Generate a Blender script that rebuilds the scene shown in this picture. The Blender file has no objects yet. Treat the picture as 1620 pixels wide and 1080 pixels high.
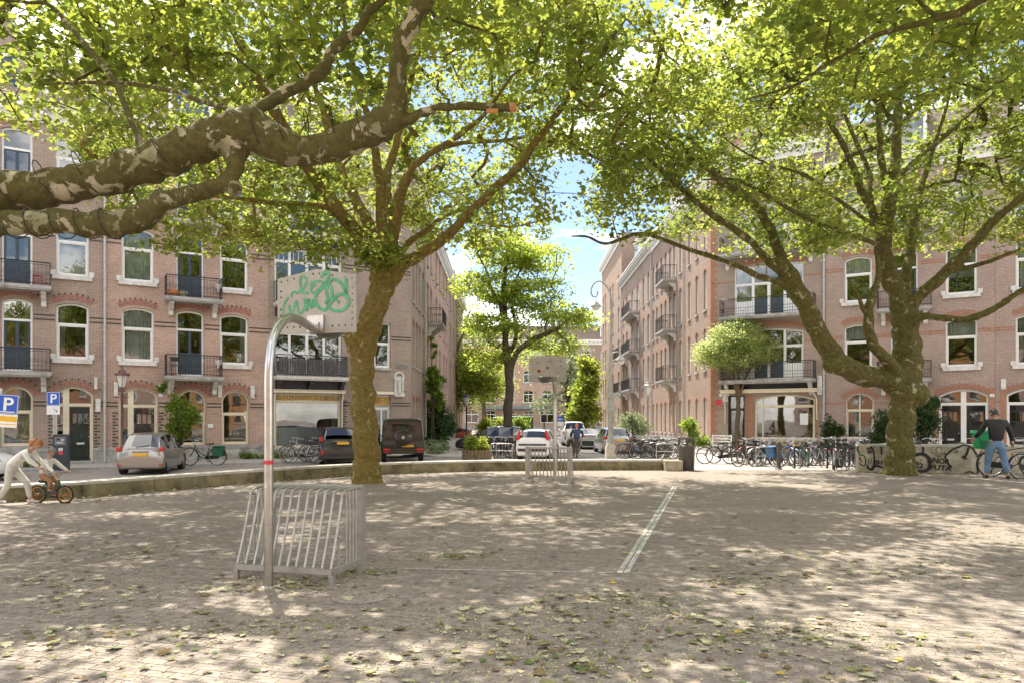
import bpy, bmesh, math, random
import numpy as np
from mathutils import Vector, Matrix
PI = math.pi
R = math.radians
rng = random.Random(7)
SC = bpy.context.scene
COL = SC.collection

# ------------------------------------------------------------------ camera, sky, sun, exposure
EYE, FOC, CX, HY = 1.65, 1150.0, 810.0, 662.0        # eye height; focal length, centre and horizon of the 1620 px picture
cam_d = bpy.data.cameras.new('camera'); cam = bpy.data.objects.new('camera', cam_d); COL.objects.link(cam)
cam.location = (0, 0, EYE); cam.rotation_euler = (R(90), 0, 0)
cam_d.sensor_width = 36; cam_d.lens = 36 * FOC / 1620; cam_d.shift_y = (HY - 540) / 1620; cam_d.clip_end = 3000
SC.camera = cam

SUN_EL, SUN_DIR = 60.0, (-0.39, 0.92)                # the sun stands ahead and to the left, high
sun_az = math.atan2(SUN_DIR[0], SUN_DIR[1])          # clockwise from +Y
world = bpy.data.worlds.new('World'); SC.world = world; world.use_nodes = True
wn, wl = world.node_tree.nodes, world.node_tree.links
wn.clear()
sky = wn.new('ShaderNodeTexSky'); sky.sky_type = 'NISHITA'; sky.sun_disc = False
sky.sun_elevation = R(SUN_EL); sky.sun_rotation = sun_az
sky.air_density = 1.0; sky.dust_density = 0.7; sky.ozone_density = 2.4
tcw = wn.new('ShaderNodeTexCoord'); mpw = wn.new('ShaderNodeMapping'); mpw.inputs['Scale'].default_value = (1, 1, 2.6)
mpw.inputs['Location'].default_value = (2.1, 1.7, 0.2)
cl = wn.new('ShaderNodeTexNoise'); cl.inputs['Scale'].default_value = 2.6; cl.inputs['Detail'].default_value = 8; cl.inputs['Roughness'].default_value = 0.58
cr = wn.new('ShaderNodeValToRGB'); cr.color_ramp.elements[0].position = 0.46; cr.color_ramp.elements[1].position = 0.66
cr.color_ramp.elements[0].color = (0.0, 0.0, 0.0, 1)
mixw = wn.new('ShaderNodeMix'); mixw.data_type = 'RGBA'
CLOUD = (25.0, 23.4, 21.6, 1)
mixw.inputs[7].default_value = CLOUD
bg = wn.new('ShaderNodeBackground'); bg.inputs['Strength'].default_value = 0.052
wo = wn.new('ShaderNodeOutputWorld')
wl.new(tcw.outputs['Generated'], mpw.inputs['Vector']); wl.new(mpw.outputs['Vector'], cl.inputs['Vector'])
wl.new(cl.outputs['Fac'], cr.inputs['Fac']); wl.new(cr.outputs['Color'], mixw.inputs[0])
wl.new(sky.outputs['Color'], mixw.inputs[6]); wl.new(mixw.outputs[2], bg.inputs['Color']); wl.new(bg.outputs['Background'], wo.inputs['Surface'])

sd = bpy.data.lights.new('sun', 'SUN'); sd.energy = 2.55; sd.angle = R(0.53); sd.color = (1.0, 0.92, 0.80)
sun = bpy.data.objects.new('sun', sd); COL.objects.link(sun)
_h = math.cos(R(SUN_EL)); _n = math.hypot(*SUN_DIR)
SV = Vector((SUN_DIR[0] / _n * _h, SUN_DIR[1] / _n * _h, math.sin(R(SUN_EL))))
sun.rotation_euler = SV.to_track_quat('Z', 'Y').to_euler(); sun.location = SV * 60

vs = SC.view_settings
vs.view_transform = 'Standard'; vs.look = 'None'; vs.gamma = 1.0; vs.use_curve_mapping = False; vs.exposure = 2.1
SC.render.engine = 'CYCLES'
SC.cycles.max_bounces = 7; SC.cycles.transparent_max_bounces = 12; SC.cycles.transmission_bounces = 4
SC.cycles.sample_clamp_indirect = 6

# ------------------------------------------------------------------ picture -> place
def P(x, y, Y):                      # the point at depth Y seen at pixel (x, y)
    return Vector(((x - CX) * Y / FOC, Y, EYE + (HY - y) * Y / FOC))
def YG(y, z=0.0):                    # depth of the ground (height z) seen at row y
    return FOC * (EYE - z) / (y - HY)
def G(x, y, z=0.0):
    Y = YG(y, z); return Vector(((x - CX) * Y / FOC, Y, z))

# ------------------------------------------------------------------ materials
MATS = {}
def nd(nt, typ, **kw):
    n = nt.nodes.new(typ)
    for k, v in kw.items():
        if k.startswith('_'): setattr(n, k[1:], v)
        else: n.inputs[k].default_value = v
    return n
def mat(name, col, rough=0.6, metal=0.0, var=0.12, scale=6.0, bump=0.0, bscale=40.0, spec=0.5, coat=0.0, col2=None):
    """one procedural material: a base colour broken up by noise, optional fine relief"""
    if name in MATS: return MATS[name]
    m = bpy.data.materials.new(name); m.use_nodes = True; nt = m.node_tree; b = nt.nodes['Principled BSDF']
    c = Vector(col); c2 = Vector(col2) if col2 else None
    tc = nd(nt, 'ShaderNodeTexCoord'); no = nd(nt, 'ShaderNodeTexNoise', Scale=scale, Detail=5.0, Roughness=0.6)
    nt.links.new(tc.outputs['Object'], no.inputs['Vector'])
    rp = nd(nt, 'ShaderNodeValToRGB'); e = rp.color_ramp.elements
    a = c * (1 - var * 1.6); d = c2 if c2 else c * (1 + var * 1.6)
    e[0].position = 0.32; e[1].position = 0.68
    e[0].color = (a.x, a.y, a.z, 1); e[1].color = (min(1, d.x), min(1, d.y), min(1, d.z), 1)
    nt.links.new(no.outputs['Fac'], rp.inputs['Fac']); nt.links.new(rp.outputs['Color'], b.inputs['Base Color'])
    b.inputs['Roughness'].default_value = rough; b.inputs['Metallic'].default_value = metal
    b.inputs['Specular IOR Level'].default_value = spec; b.inputs['Coat Weight'].default_value = coat
    if bump:
        n2 = nd(nt, 'ShaderNodeTexNoise', Scale=bscale, Detail=4.0); nt.links.new(tc.outputs['Object'], n2.inputs['Vector'])
        bp = nd(nt, 'ShaderNodeBump', Strength=bump, Distance=0.02); nt.links.new(n2.outputs['Fac'], bp.inputs['Height'])
        nt.links.new(bp.outputs['Normal'], b.inputs['Normal'])
    MATS[name] = m; return m

def brick_mat(name, c1, c2, mortar, plane='xz', bw=0.22, bh=0.065, ms=0.011, var=0.25, bump=0.5, big=0.5, rot=0.0):
    if name in MATS: return MATS[name]
    m = bpy.data.materials.new(name); m.use_nodes = True; nt = m.node_tree; b = nt.nodes['Principled BSDF']; L = nt.links
    tc = nd(nt, 'ShaderNodeTexCoord')
    src = tc.outputs['Object']
    if plane == 'xz':
        sx = nd(nt, 'ShaderNodeSeparateXYZ'); cb = nd(nt, 'ShaderNodeCombineXYZ'); L.new(src, sx.inputs[0])
        ad = nd(nt, 'ShaderNodeMath', _operation='ADD'); L.new(sx.outputs[0], ad.inputs[0]); L.new(sx.outputs[1], ad.inputs[1])
        L.new(ad.outputs[0], cb.inputs[0]); L.new(sx.outputs[2], cb.inputs[1]); src = cb.outputs[0]
    mp = nd(nt, 'ShaderNodeMapping', Rotation=(0, 0, rot)); L.new(src, mp.inputs['Vector'])
    br = nd(nt, 'ShaderNodeTexBrick', Scale=1.0, Color1=(*c1, 1), Color2=(*c2, 1), Mortar=(*mortar, 1))
    br.inputs['Mortar Size'].default_value = ms; br.inputs['Mortar Smooth'].default_value = 0.3
    br.inputs['Brick Width'].default_value = bw; br.inputs['Row Height'].default_value = bh; br.inputs['Bias'].default_value = 0.0
    L.new(mp.outputs[0], br.inputs['Vector'])
    n1 = nd(nt, 'ShaderNodeTexNoise', Scale=big, Detail=6.0, Roughness=0.65); L.new(tc.outputs['Object'], n1.inputs['Vector'])
    rp = nd(nt, 'ShaderNodeValToRGB'); e = rp.color_ramp.elements; e[0].position = .3; e[1].position = .7
    e[0].color = (1 - var,) * 3 + (1,); e[1].color = (1 + var * .6,) * 3 + (1,)
    L.new(n1.outputs['Fac'], rp.inputs['Fac'])
    mx = nd(nt, 'ShaderNodeMix', _data_type='RGBA', _blend_type='MULTIPLY'); mx.inputs[0].default_value = 1
    L.new(br.outputs['Color'], mx.inputs[6]); L.new(rp.outputs['Color'], mx.inputs[7])
    n3 = nd(nt, 'ShaderNodeTexNoise', Scale=14.0, Detail=3.0); L.new(tc.outputs['Object'], n3.inputs['Vector'])
    rp3 = nd(nt, 'ShaderNodeValToRGB'); e = rp3.color_ramp.elements; e[0].position = .3; e[1].position = .7
    e[0].color = (.82, .82, .82, 1); e[1].color = (1.14, 1.12, 1.1, 1); L.new(n3.outputs['Fac'], rp3.inputs['Fac'])
    m2 = nd(nt, 'ShaderNodeMix', _data_type='RGBA', _blend_type='MULTIPLY'); m2.inputs[0].default_value = 1
    L.new(mx.outputs[2], m2.inputs[6]); L.new(rp3.outputs['Color'], m2.inputs[7])
    L.new(m2.outputs[2], b.inputs['Base Color'])
    b.inputs['Roughness'].default_value = 0.88; b.inputs['Specular IOR Level'].default_value = 0.25
    bp = nd(nt, 'ShaderNodeBump', Strength=bump, Distance=0.01); bp.invert = True
    L.new(br.outputs['Fac'], bp.inputs['Height']); L.new(bp.outputs['Normal'], b.inputs['Normal'])
    MATS[name] = m; return m

def leaf_mat(name, dark, light, trans, tw=0.5, rough=0.5):
    if name in MATS: return MATS[name]
    m = bpy.data.materials.new(name); m.use_nodes = True; nt = m.node_tree; nt.nodes.clear(); L = nt.links
    at = nd(nt, 'ShaderNodeAttribute', _attribute_name='tone')
    rp = nd(nt, 'ShaderNodeValToRGB'); e = rp.color_ramp.elements; e[0].color = (*dark, 1); e[1].color = (*light, 1)
    L.new(at.outputs['Fac'], rp.inputs['Fac'])
    t0 = Vector(trans); ra = nd(nt, 'ShaderNodeValToRGB'); e = ra.color_ramp.elements
    e[0].color = (t0.x * .6, t0.y * .72, t0.z * .8, 1); e[1].color = (min(1, t0.x * 1.3), min(1, t0.y * 1.2), t0.z * 1.1, 1); L.new(at.outputs['Fac'], ra.inputs['Fac'])
    pb = nd(nt, 'ShaderNodeBsdfPrincipled', Roughness=rough); pb.inputs['Specular IOR Level'].default_value = 0.35
    tb = nd(nt, 'ShaderNodeBsdfTranslucent'); mx = nd(nt, 'ShaderNodeMixShader', Fac=tw); o = nd(nt, 'ShaderNodeOutputMaterial')
    L.new(rp.outputs['Color'], pb.inputs['Base Color']); L.new(ra.outputs['Color'], tb.inputs['Color'])
    L.new(pb.outputs[0], mx.inputs[1]); L.new(tb.outputs[0], mx.inputs[2]); L.new(mx.outputs[0], o.inputs['Surface'])
    MATS[name] = m; return m

def glass_mat(name, tint=(0.55, 0.6, 0.6), refl=0.12, rough=0.02):
    if name in MATS: return MATS[name]
    m = bpy.data.materials.new(name); m.use_nodes = True; nt = m.node_tree; nt.nodes.clear(); L = nt.links
    lw = nd(nt, 'ShaderNodeLayerWeight', Blend=0.35)
    mm = nd(nt, 'ShaderNodeMapRange'); mm.inputs['To Min'].default_value = refl; mm.inputs['To Max'].default_value = 0.95
    L.new(lw.outputs['Fresnel'], mm.inputs['Value'])
    tc = nd(nt, 'ShaderNodeTexCoord'); no = nd(nt, 'ShaderNodeTexNoise', Scale=1.3, Detail=1.0); L.new(tc.outputs['Object'], no.inputs['Vector'])
    bp = nd(nt, 'ShaderNodeBump', Strength=0.05, Distance=0.05); L.new(no.outputs['Fac'], bp.inputs['Height'])
    g = nd(nt, 'ShaderNodeBsdfGlossy', Roughness=rough); L.new(bp.outputs['Normal'], g.inputs['Normal'])
    t = nd(nt, 'ShaderNodeBsdfTransparent', Color=(*tint, 1)); x = nd(nt, 'ShaderNodeMixShader'); o = nd(nt, 'ShaderNodeOutputMaterial')
    L.new(mm.outputs[0], x.inputs[0]); L.new(t.outputs[0], x.inputs[1]); L.new(g.outputs[0], x.inputs[2]); L.new(x.outputs[0], o.inputs['Surface'])
    MATS[name] = m; return m

def bark_mat(name, base, dark, patch, thr=0.56, scale=2.2, edge=.05, det=4.0):
    if name in MATS: return MATS[name]
    m = bpy.data.materials.new(name); m.use_nodes = True; nt = m.node_tree; b = nt.nodes['Principled BSDF']; L = nt.links
    tc = nd(nt, 'ShaderNodeTexCoord')
    n0 = nd(nt, 'ShaderNodeTexNoise', Scale=11.0, Detail=8.0, Roughness=.75); L.new(tc.outputs['Object'], n0.inputs['Vector'])
    r0 = nd(nt, 'ShaderNodeValToRGB'); e = r0.color_ramp.elements; e[0].position = .35; e[1].position = .65; e[0].color = (*dark, 1); e[1].color = (*base, 1)
    L.new(n0.outputs['Fac'], r0.inputs['Fac'])
    n1 = nd(nt, 'ShaderNodeTexNoise', Scale=scale, Detail=det, Roughness=.62, Distortion=.6); L.new(tc.outputs['Object'], n1.inputs['Vector'])
    r1 = nd(nt, 'ShaderNodeValToRGB'); r1.color_ramp.interpolation = 'LINEAR'; e = r1.color_ramp.elements; e[0].position = thr; e[1].position = thr + edge
    L.new(n1.outputs['Fac'], r1.inputs['Fac'])
    n2 = nd(nt, 'ShaderNodeTexNoise', Scale=3.0, Detail=2.0); L.new(tc.outputs['Object'], n2.inputs['Vector'])
    r2 = nd(nt, 'ShaderNodeValToRGB'); e = r2.color_ramp.elements; e[0].position = .4; e[1].position = .6
    e[0].color = (patch[0] * .55, patch[1] * .6, patch[2] * .5, 1); e[1].color = (*patch, 1); L.new(n2.outputs['Fac'], r2.inputs['Fac'])
    mx = nd(nt, 'ShaderNodeMix', _data_type='RGBA'); L.new(r1.outputs['Color'], mx.inputs[0]); L.new(r0.outputs['Color'], mx.inputs[6]); L.new(r2.outputs['Color'], mx.inputs[7])
    L.new(mx.outputs[2], b.inputs['Base Color']); b.inputs['Roughness'].default_value = .85; b.inputs['Specular IOR Level'].default_value = .2
    mb = nd(nt, 'ShaderNodeMath', _operation='SUBTRACT'); L.new(n0.outputs['Fac'], mb.inputs[0]); 
    ml = nd(nt, 'ShaderNodeMath', _operation='MULTIPLY'); ml.inputs[1].default_value = .35; L.new(r1.outputs['Color'], ml.inputs[0]); L.new(ml.outputs[0], mb.inputs[1])
    bp = nd(nt, 'ShaderNodeBump', Strength=1.0, Distance=.05); L.new(mb.outputs[0], bp.inputs['Height']); L.new(bp.outputs['Normal'], b.inputs['Normal'])
    MATS[name] = m; return m

# ------------------------------------------------------------------ mesh building
def tag(o, label=None, cat=None, group=None, kind=None):
    if label: o['label'] = label
    if cat: o['category'] = cat
    if group: o['group'] = group
    if kind: o['kind'] = kind
    return o
def thing(name, label, cat, loc=(0, 0, 0), rz=0.0, group=None):
    o = bpy.data.objects.new(name, None); COL.objects.link(o); o.location = loc; o.rotation_euler = (0, 0, rz)
    o.empty_display_size = 0.1
    return tag(o, label, cat, group)
def link_mesh(name, me, m=None, parent=None, smooth=False, kind=None, loc=None, rot=None):
    o = bpy.data.objects.new(name, me); COL.objects.link(o)
    if m is not None and not me.materials: me.materials.append(m)
    if smooth: me.polygons.foreach_set('use_smooth', [True] * len(me.polygons))
    if parent: o.parent = parent
    if kind: o['kind'] = kind
    if loc is not None: o.location = loc
    if rot is not None: o.rotation_euler = rot
    return o
class MB:
    def __init__(s): s.v = []; s.f = []
    def add(s, vs_, fs_):
        n = len(s.v); s.v += [tuple(v) for v in vs_]; s.f += [tuple(i + n for i in f) for f in fs_]; return s
    def box(s, x0, x1, y0, y1, z0, z1, M=None):
        vs_ = [(x, y, z) for z in (z0, z1) for y in (y0, y1) for x in (x0, x1)]
        if M is not None: vs_ = [M @ Vector(v) for v in vs_]
        return s.add(vs_, [(0, 2, 3, 1), (4, 5, 7, 6), (0, 1, 5, 4), (2, 6, 7, 3), (0, 4, 6, 2), (1, 3, 7, 5)])
    def prism(s, pts, y0, y1, M=None):           # polygon in xz extruded along y
        n = len(pts); vs_ = [(p[0], y0, p[1]) for p in pts] + [(p[0], y1, p[1]) for p in pts]
        if M is not None: vs_ = [M @ Vector(v) for v in vs_]
        fs_ = [tuple(range(n)), tuple(range(2 * n - 1, n - 1, -1))] + [(i, n + i, n + (i + 1) % n, (i + 1) % n) for i in range(n)]
        return s.add(vs_, fs_)
    def slab(s, pts, z0, z1):                    # polygon in xy extruded along z
        n = len(pts); vs_ = [(p[0], p[1], z0) for p in pts] + [(p[0], p[1], z1) for p in pts]
        fs_ = [tuple(range(n - 1, -1, -1)), tuple(range(n, 2 * n))] + [(i, (i + 1) % n, n + (i + 1) % n, n + i) for i in range(n)]
        return s.add(vs_, fs_)
    def ring(s, outer, inner, y0, y1):           # frame between two outlines in xz
        n = len(outer); A = []
        for y in (y0, y1):
            A += [(p[0], y, p[1]) for p in outer] + [(p[0], y, p[1]) for p in inner]
        fs_ = []
        for i in range(n):
            j = (i + 1) % n
            fs_ += [(i, j, n + j, n + i), (2 * n + i, 3 * n + i, 3 * n + j, 2 * n + j), (i, 2 * n + i, 2 * n + j, j), (n + i, n + j, 3 * n + j, 3 * n + i)]
        return s.add(A, fs_)
    def tube(s, pts, rad, n=8, caps=True, closed=False):
        pts = [Vector(p) for p in pts]; m = len(pts)
        rad = rad if isinstance(rad, (list, tuple)) else [rad] * m
        T = []
        for i in range(m):
            a = pts[(i - 1) % m] if (closed or i > 0) else pts[i]; b = pts[(i + 1) % m] if (closed or i < m - 1) else pts[i]
            t = b - a; T.append(t.normalized() if t.length > 1e-9 else Vector((0, 0, 1)))
        u = T[0].orthogonal().normalized(); vs_ = []
        for i in range(m):
            if i: 
                u = u - T[i] * u.dot(T[i])
                u = u.normalized() if u.length > 1e-6 else T[i].orthogonal().normalized()
            w = T[i].cross(u)
            for k in range(n):
                a = 2 * PI * k / n; vs_.append(pts[i] + (u * math.cos(a) + w * math.sin(a)) * rad[i])
        fs_ = []
        for i in range(m if closed else m - 1):
            j = (i + 1) % m
            for k in range(n):
                l = (k + 1) % n; fs_.append((i * n + k, i * n + l, j * n + l, j * n + k))
        if caps and not closed: fs_ += [tuple(range(n - 1, -1, -1)), tuple(range((m - 1) * n, m * n))]
        return s.add(vs_, fs_)
    def lathe(s, prof, n=16, c=(0, 0, 0), axis='z', cap=True):    # prof: (radius, height)
        vs_ = []
        for r, h in prof:
            for k in range(n):
                a = 2 * PI * k / n; x, y = r * math.cos(a), r * math.sin(a)
                v = (x, y, h) if axis == 'z' else ((x, h, y) if axis == 'y' else (h, x, y))
                vs_.append((v[0] + c[0], v[1] + c[1], v[2] + c[2]))
        fs_ = []
        for i in range(len(prof) - 1):
            for k in range(n):
                l = (k + 1) % n; fs_.append((i * n + k, i * n + l, (i + 1) * n + l, (i + 1) * n + k))
        if cap: fs_ += [tuple(range(n - 1, -1, -1)), tuple(range((len(prof) - 1) * n, len(prof) * n))]
        return s.add(vs_, fs_)
    def ball(s, c, r, n=10, m=6):
        r = r if isinstance(r, (tuple, list, Vector)) else (r, r, r)
        vs_ = [(c[0], c[1], c[2] - r[2])]; 
        for i in range(1, m):
            ph = -PI / 2 + PI * i / m
            for k in range(n):
                a = 2 * PI * k / n; vs_.append((c[0] + r[0] * math.cos(ph) * math.cos(a), c[1] + r[1] * math.cos(ph) * math.sin(a), c[2] + r[2] * math.sin(ph)))
        vs_.append((c[0], c[1], c[2] + r[2])); fs_ = []
        for k in range(n): fs_.append((0, 1 + (k + 1) % n, 1 + k)); fs_.append((len(vs_) - 1, 1 + (m - 2) * n + k, 1 + (m - 2) * n + (k + 1) % n))
        for i in range(m - 2):
            for k in range(n): l = (k + 1) % n; fs_.append((1 + i * n + k, 1 + i * n + l, 1 + (i + 1) * n + l, 1 + (i + 1) * n + k))
        return s.add(vs_, fs_)
    def ribbon(s, pts, w, n_hat, off=0.0):        # flat brush stroke lying on a plane with normal n_hat
        pts = [Vector(p) for p in pts]; nh = Vector(n_hat).normalized(); vs_ = []; m = len(pts)
        for i in range(m):
            t = (pts[min(m - 1, i + 1)] - pts[max(0, i - 1)]).normalized(); q = nh.cross(t).normalized() * w / 2
            vs_ += [pts[i] + q + nh * off, pts[i] - q + nh * off]
        return s.add(vs_, [(2 * i, 2 * i + 1, 2 * i + 3, 2 * i + 2) for i in range(m - 1)])
    def mesh(s, name):
        me = bpy.data.meshes.new(name); me.from_pydata(s.v, [], s.f); me.update()
        b = bmesh.new(); b.from_mesh(me); bmesh.ops.recalc_face_normals(b, faces=b.faces); b.to_mesh(me); b.free()
        return me
    def build(s, name, m, parent=None, smooth=False, kind=None, loc=None, rot=None, sharp=35):
        me = s.mesh(name); o = link_mesh(name, me, m, parent, smooth, kind, loc, rot)
        if smooth:
            try: me.set_sharp_from_angle(angle=R(sharp))
            except Exception: pass
        return o
def spline(pts, k=6, closed=False):               # Catmull-Rom through tuples of any width
    A = [np.array(p, float) for p in pts]; n = len(A); out = []
    rngi = range(n if closed else n - 1)
    for i in rngi:
        p0 = A[(i - 1) % n] if (closed or i > 0) else A[0] * 2 - A[1]; p1 = A[i]; p2 = A[(i + 1) % n]
        p3 = A[(i + 2) % n] if (closed or i + 2 < n) else A[-1] * 2 - A[-2]
        for j in range(k):
            t = j / k; out.append(0.5 * (2 * p1 + (p2 - p0) * t + (2 * p0 - 5 * p1 + 4 * p2 - p3) * t * t + (3 * p1 - p0 - 3 * p2 + p3) * t ** 3))
    if not closed: out.append(A[-1])
    return [tuple(float(c) for c in o) for o in out]
def plate(outline, holes, thick, name):           # a flat sheet in xz with holes, thickness along +y
    cu = bpy.data.curves.new(name, 'CURVE'); cu.dimensions = '2D'; cu.fill_mode = 'BOTH'; cu.extrude = thick / 2
    for poly in [outline] + holes:
        sp = cu.splines.new('POLY'); sp.points.add(len(poly) - 1); sp.use_cyclic_u = True
        for i, p in enumerate(poly): sp.points[i].co = (p[0], p[1], 0, 1)
    o = bpy.data.objects.new(name, cu); COL.objects.link(o)
    me = bpy.data.meshes.new_from_object(o.evaluated_get(bpy.context.evaluated_depsgraph_get()))
    bpy.data.objects.remove(o); bpy.data.curves.remove(cu)
    # curve xy -> xz, its z -> -y ; then pushed so that the face stands at y = 0
    me.transform(Matrix(((1, 0, 0, 0), (0, 0, -1, thick / 2), (0, 1, 0, 0), (0, 0, 0, 1)))); me.name = name
    while len(me.materials): me.materials.pop()
    me.polygons.foreach_set('use_smooth', [False] * len(me.polygons))
    return me
def kids(o): return [c for c in bpy.data.objects if c.parent == o]
def snapshot(root):                               # thing with its parts and sub-parts, for copying
    byp = {}
    for c in bpy.data.objects:
        if c.parent: byp.setdefault(c.parent.name, []).append(c)
    def rec(o): return (o, [rec(c) for c in byp.get(o.name, [])])
    return rec(root)
def dup(snap, loc, rz, label, group=None, scale=None, swap=None, tilt=0.0):
    def rec(sn, parent):
        o = sn[0].copy(); COL.objects.link(o)
        if parent: o.parent = parent
        if swap and o.type == 'MESH' and o.name.split('.')[0] in swap:
            o.material_slots[0].link = 'OBJECT'; o.material_slots[0].material = swap[o.name.split('.')[0]]
        for c in sn[1]: rec(c, o)
        return o
    r = rec(snap, None); r.location = loc; r.rotation_euler = (tilt, 0, rz); r['label'] = label
    if group: r['group'] = group
    if scale: r.scale = (scale,) * 3
    return r
ORD = ['first', 'second', 'third', 'fourth', 'fifth', 'sixth', 'seventh', 'eighth', 'ninth', 'tenth', 'eleventh', 'twelfth', 'thirteenth', 'fourteenth', 'fifteenth', 'sixteenth', 'seventeenth', 'eighteenth', 'nineteenth', 'twentieth']

# shared colours
CREAM = mat('cream_paint', (.72, .66, .50), .45, var=.05)
WHITE = mat('white_paint', (.78, .78, .76), .45, var=.04)
GREYST = mat('grey_stone', (.34, .33, .31), .85, var=.18, scale=3, bump=.3)
PALEST = mat('pale_stone', (.60, .58, .54), .8, var=.12, scale=5, bump=.2)
IRON = mat('black_iron', (.03, .03, .035), .5, .3, var=.2)
STEEL = mat('galvanised_steel', (.42, .40, .365), .45, .6, var=.10, scale=9)
STAIN = mat('brushed_steel', (.50, .485, .46), .28, 1.0, var=.08, scale=12)
GLASS = glass_mat('window_glass', (.50, .54, .53), .17)
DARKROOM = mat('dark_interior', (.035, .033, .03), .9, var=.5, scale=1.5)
CURTAIN = mat('curtain_cloth', (.62, .62, .60), .9, var=.12, scale=2.5)
TEAL = mat('dark_blue_paint', (.035, .055, .075), .4, var=.15)
DOORGREEN = mat('dark_green_paint', (.012, .03, .025), .3, var=.2)
DOORBLACK = mat('black_paint', (.018, .02, .022), .3, var=.2)
ROOFT = mat('roof_tiles', (.16, .12, .10), .8, var=.25, scale=5, bump=.4, bscale=12)
PIPE = mat('grey_pipe', (.48, .48, .46), .5, var=.1)
RUBBER = mat('black_rubber', (.02, .02, .02), .8, var=.2)
# ------------------------------------------------------------------ the ground
ZS = -0.30                      # street level; the square lies 0.3 m higher
COURT = math.atan2(2.71, 9.76)  # the ball court is turned this much from the view
SIDE = Vector((math.sin(COURT), math.cos(COURT), 0)); BASE = Vector((math.cos(COURT), -math.sin(COURT), 0))
pave_sq = brick_mat('square_clinkers', (.262, .222, .188), (.285, .243, .207), (.295, .253, .215), 'xy', .205, .10, .004, .16, .12, .7, rot=-COURT)
pave_st = brick_mat('street_clinkers', (.27, .235, .21), (.32, .28, .245), (.31, .28, .245), 'xy', .21, .11, .007, .15, .25, .5, rot=.5)
slab_sw = brick_mat('pavement_slabs', (.38, .345, .31), (.42, .38, .345), (.33, .30, .265), 'xy', .30, .30, .008, .14, .2, .6, rot=.546)
m = MB(); m.slab([(-900, -400), (900, -400), (900, 1500), (-900, 1500)], ZS - .5, ZS)
tag(m.build('street', pave_st), kind='structure')
# plan of the seat wall: its foot, seen in the picture as (column, row)
arc_px = [(-150, 812), (0, 795), (130, 787), (300, 772), (450, 759.5), (600, 750), (750, 745), (900, 743.3), (1048, 743)]
arc = [G(x, y) for x, y in arc_px]
arcs = spline([(p.x, p.y) for p in arc], 6)
edge_pts = [(-60, -4)] + [(x, y) for x, y in arcs]
sq = [(-60, -60), (60, -60), (60, 23.6), (arcs[-1][0] + .1, 23.6)] + edge_pts[::-1]
m = MB(); n = len(sq)
m.slab(sq[::-1][::-1], ZS - .02, 0)
plaza = tag(m.build('square_paving', pave_sq), kind='structure')
# ramp from the square down to the pavement on the right
m = MB(); m.add([(arcs[-1][0] + .1, 23.6, -.001), (60, 23.6, -.001), (60, 28.2, ZS + .1), (arcs[-1][0] + .1, 28.2, ZS + .1),
                 (arcs[-1][0] + .1, 23.6, ZS - .02), (60, 23.6, ZS - .02), (60, 28.2, ZS - .02), (arcs[-1][0] + .1, 28.2, ZS - .02)],
                [(0, 1, 2, 3), (0, 4, 5, 1), (1, 5, 6, 2), (2, 6, 7, 3), (3, 7, 4, 0)])
tag(m.build('ramp_paving', slab_sw), kind='structure')
def ramp_z(Y): 
    return 0.0 if Y <= 23.6 else (max(ZS + .1, -(Y - 23.6) / 4.6 * .2) if Y < 28.2 else ZS + .1)
# facade lines of both corners
AL = math.atan2(FOC, 1890.0)
OL = Vector(((125 - CX) / 38.0, FOC / 38.0, 0)); OR_ = Vector(((1520 - CX) / 33.3, FOC / 33.3, 0))
class Face:
    """a vertical wall plane: local x along it, local y into the building"""
    def __init__(s, O, ang): s.O = Vector((O[0], O[1], 0)); s.a = ang; s.d = Vector((math.cos(ang), math.sin(ang), 0)); s.n = Vector((-math.sin(ang), math.cos(ang), 0))
    def t(s, x):
        k = (x - CX) / FOC; return (k * s.O.y - s.O.x) / (s.d.x - k * s.d.y)
    def tz(s, x, y):
        t = s.t(x); Y = s.O.y + t * s.d.y; return t, EYE + (HY - y) * Y / FOC
    def w(s, t, y=0.0, z=0.0): return s.O + s.d * t + s.n * y + Vector((0, 0, z))
FL = Face(OL, AL); FR = Face(OR_, -AL)
cornL = FL.w(FL.t(650)); cornR = FR.w(FR.t(1125))
FSR = Face((cornR.x, cornR.y), -PI / 2 - .0087)      # right side of the street (x runs towards the camera, so t < 0 goes away)
FSL = Face((cornL.x, cornL.y), PI / 2 + .0087)
# pavements: a raised sheet each, 0.1 m over the street
def strip(name, face, t0, t1, y0, y1, m_=slab_sw, z=ZS + .1):
    pts = [face.w(t0, y0), face.w(t1, y0), face.w(t1, y1), face.w(t0, y1)]
    mb = MB(); mb.slab([(p.x, p.y) for p in pts], ZS - .05, z); return tag(mb.build(name, m_), kind='structure')
kerb_m = mat('kerb_stone', (.36, .35, .33), .8, var=.15, bump=.2)
strip('pavement', FL, -60, FL.t(650) + .3, -3.0, .3)
strip('kerb', FL, -60, FL.t(650) + .3, -3.15, -3.0, kerb_m, ZS + .104)
strip('pavement', FSL, -2.2, 110, -2.6, .3)
strip('kerb', FSL, -2.2, 110, -2.75, -2.6, kerb_m, ZS + .104)
# right: a wide pavement between ramp and houses
pr = [(arcs[-1][0] + .1, 28.2), (60, 28.2), (60, 44), (FR.w(FR.t(1125), -.0).x + .3, cornR.y + .3), (cornR.x, 150), (cornR.x - 3.2, 150), (cornR.x - 4.2, 34), (arcs[-1][0] + .1, 31)]
m = MB(); m.slab(pr, ZS - .05, ZS + .099); tag(m.build('pavement', slab_sw), kind='structure')
m = MB(); m.slab([(-60, 30), (-6, 50), (-6, 56), (-60, 60)], ZS, ZS + .01)
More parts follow.
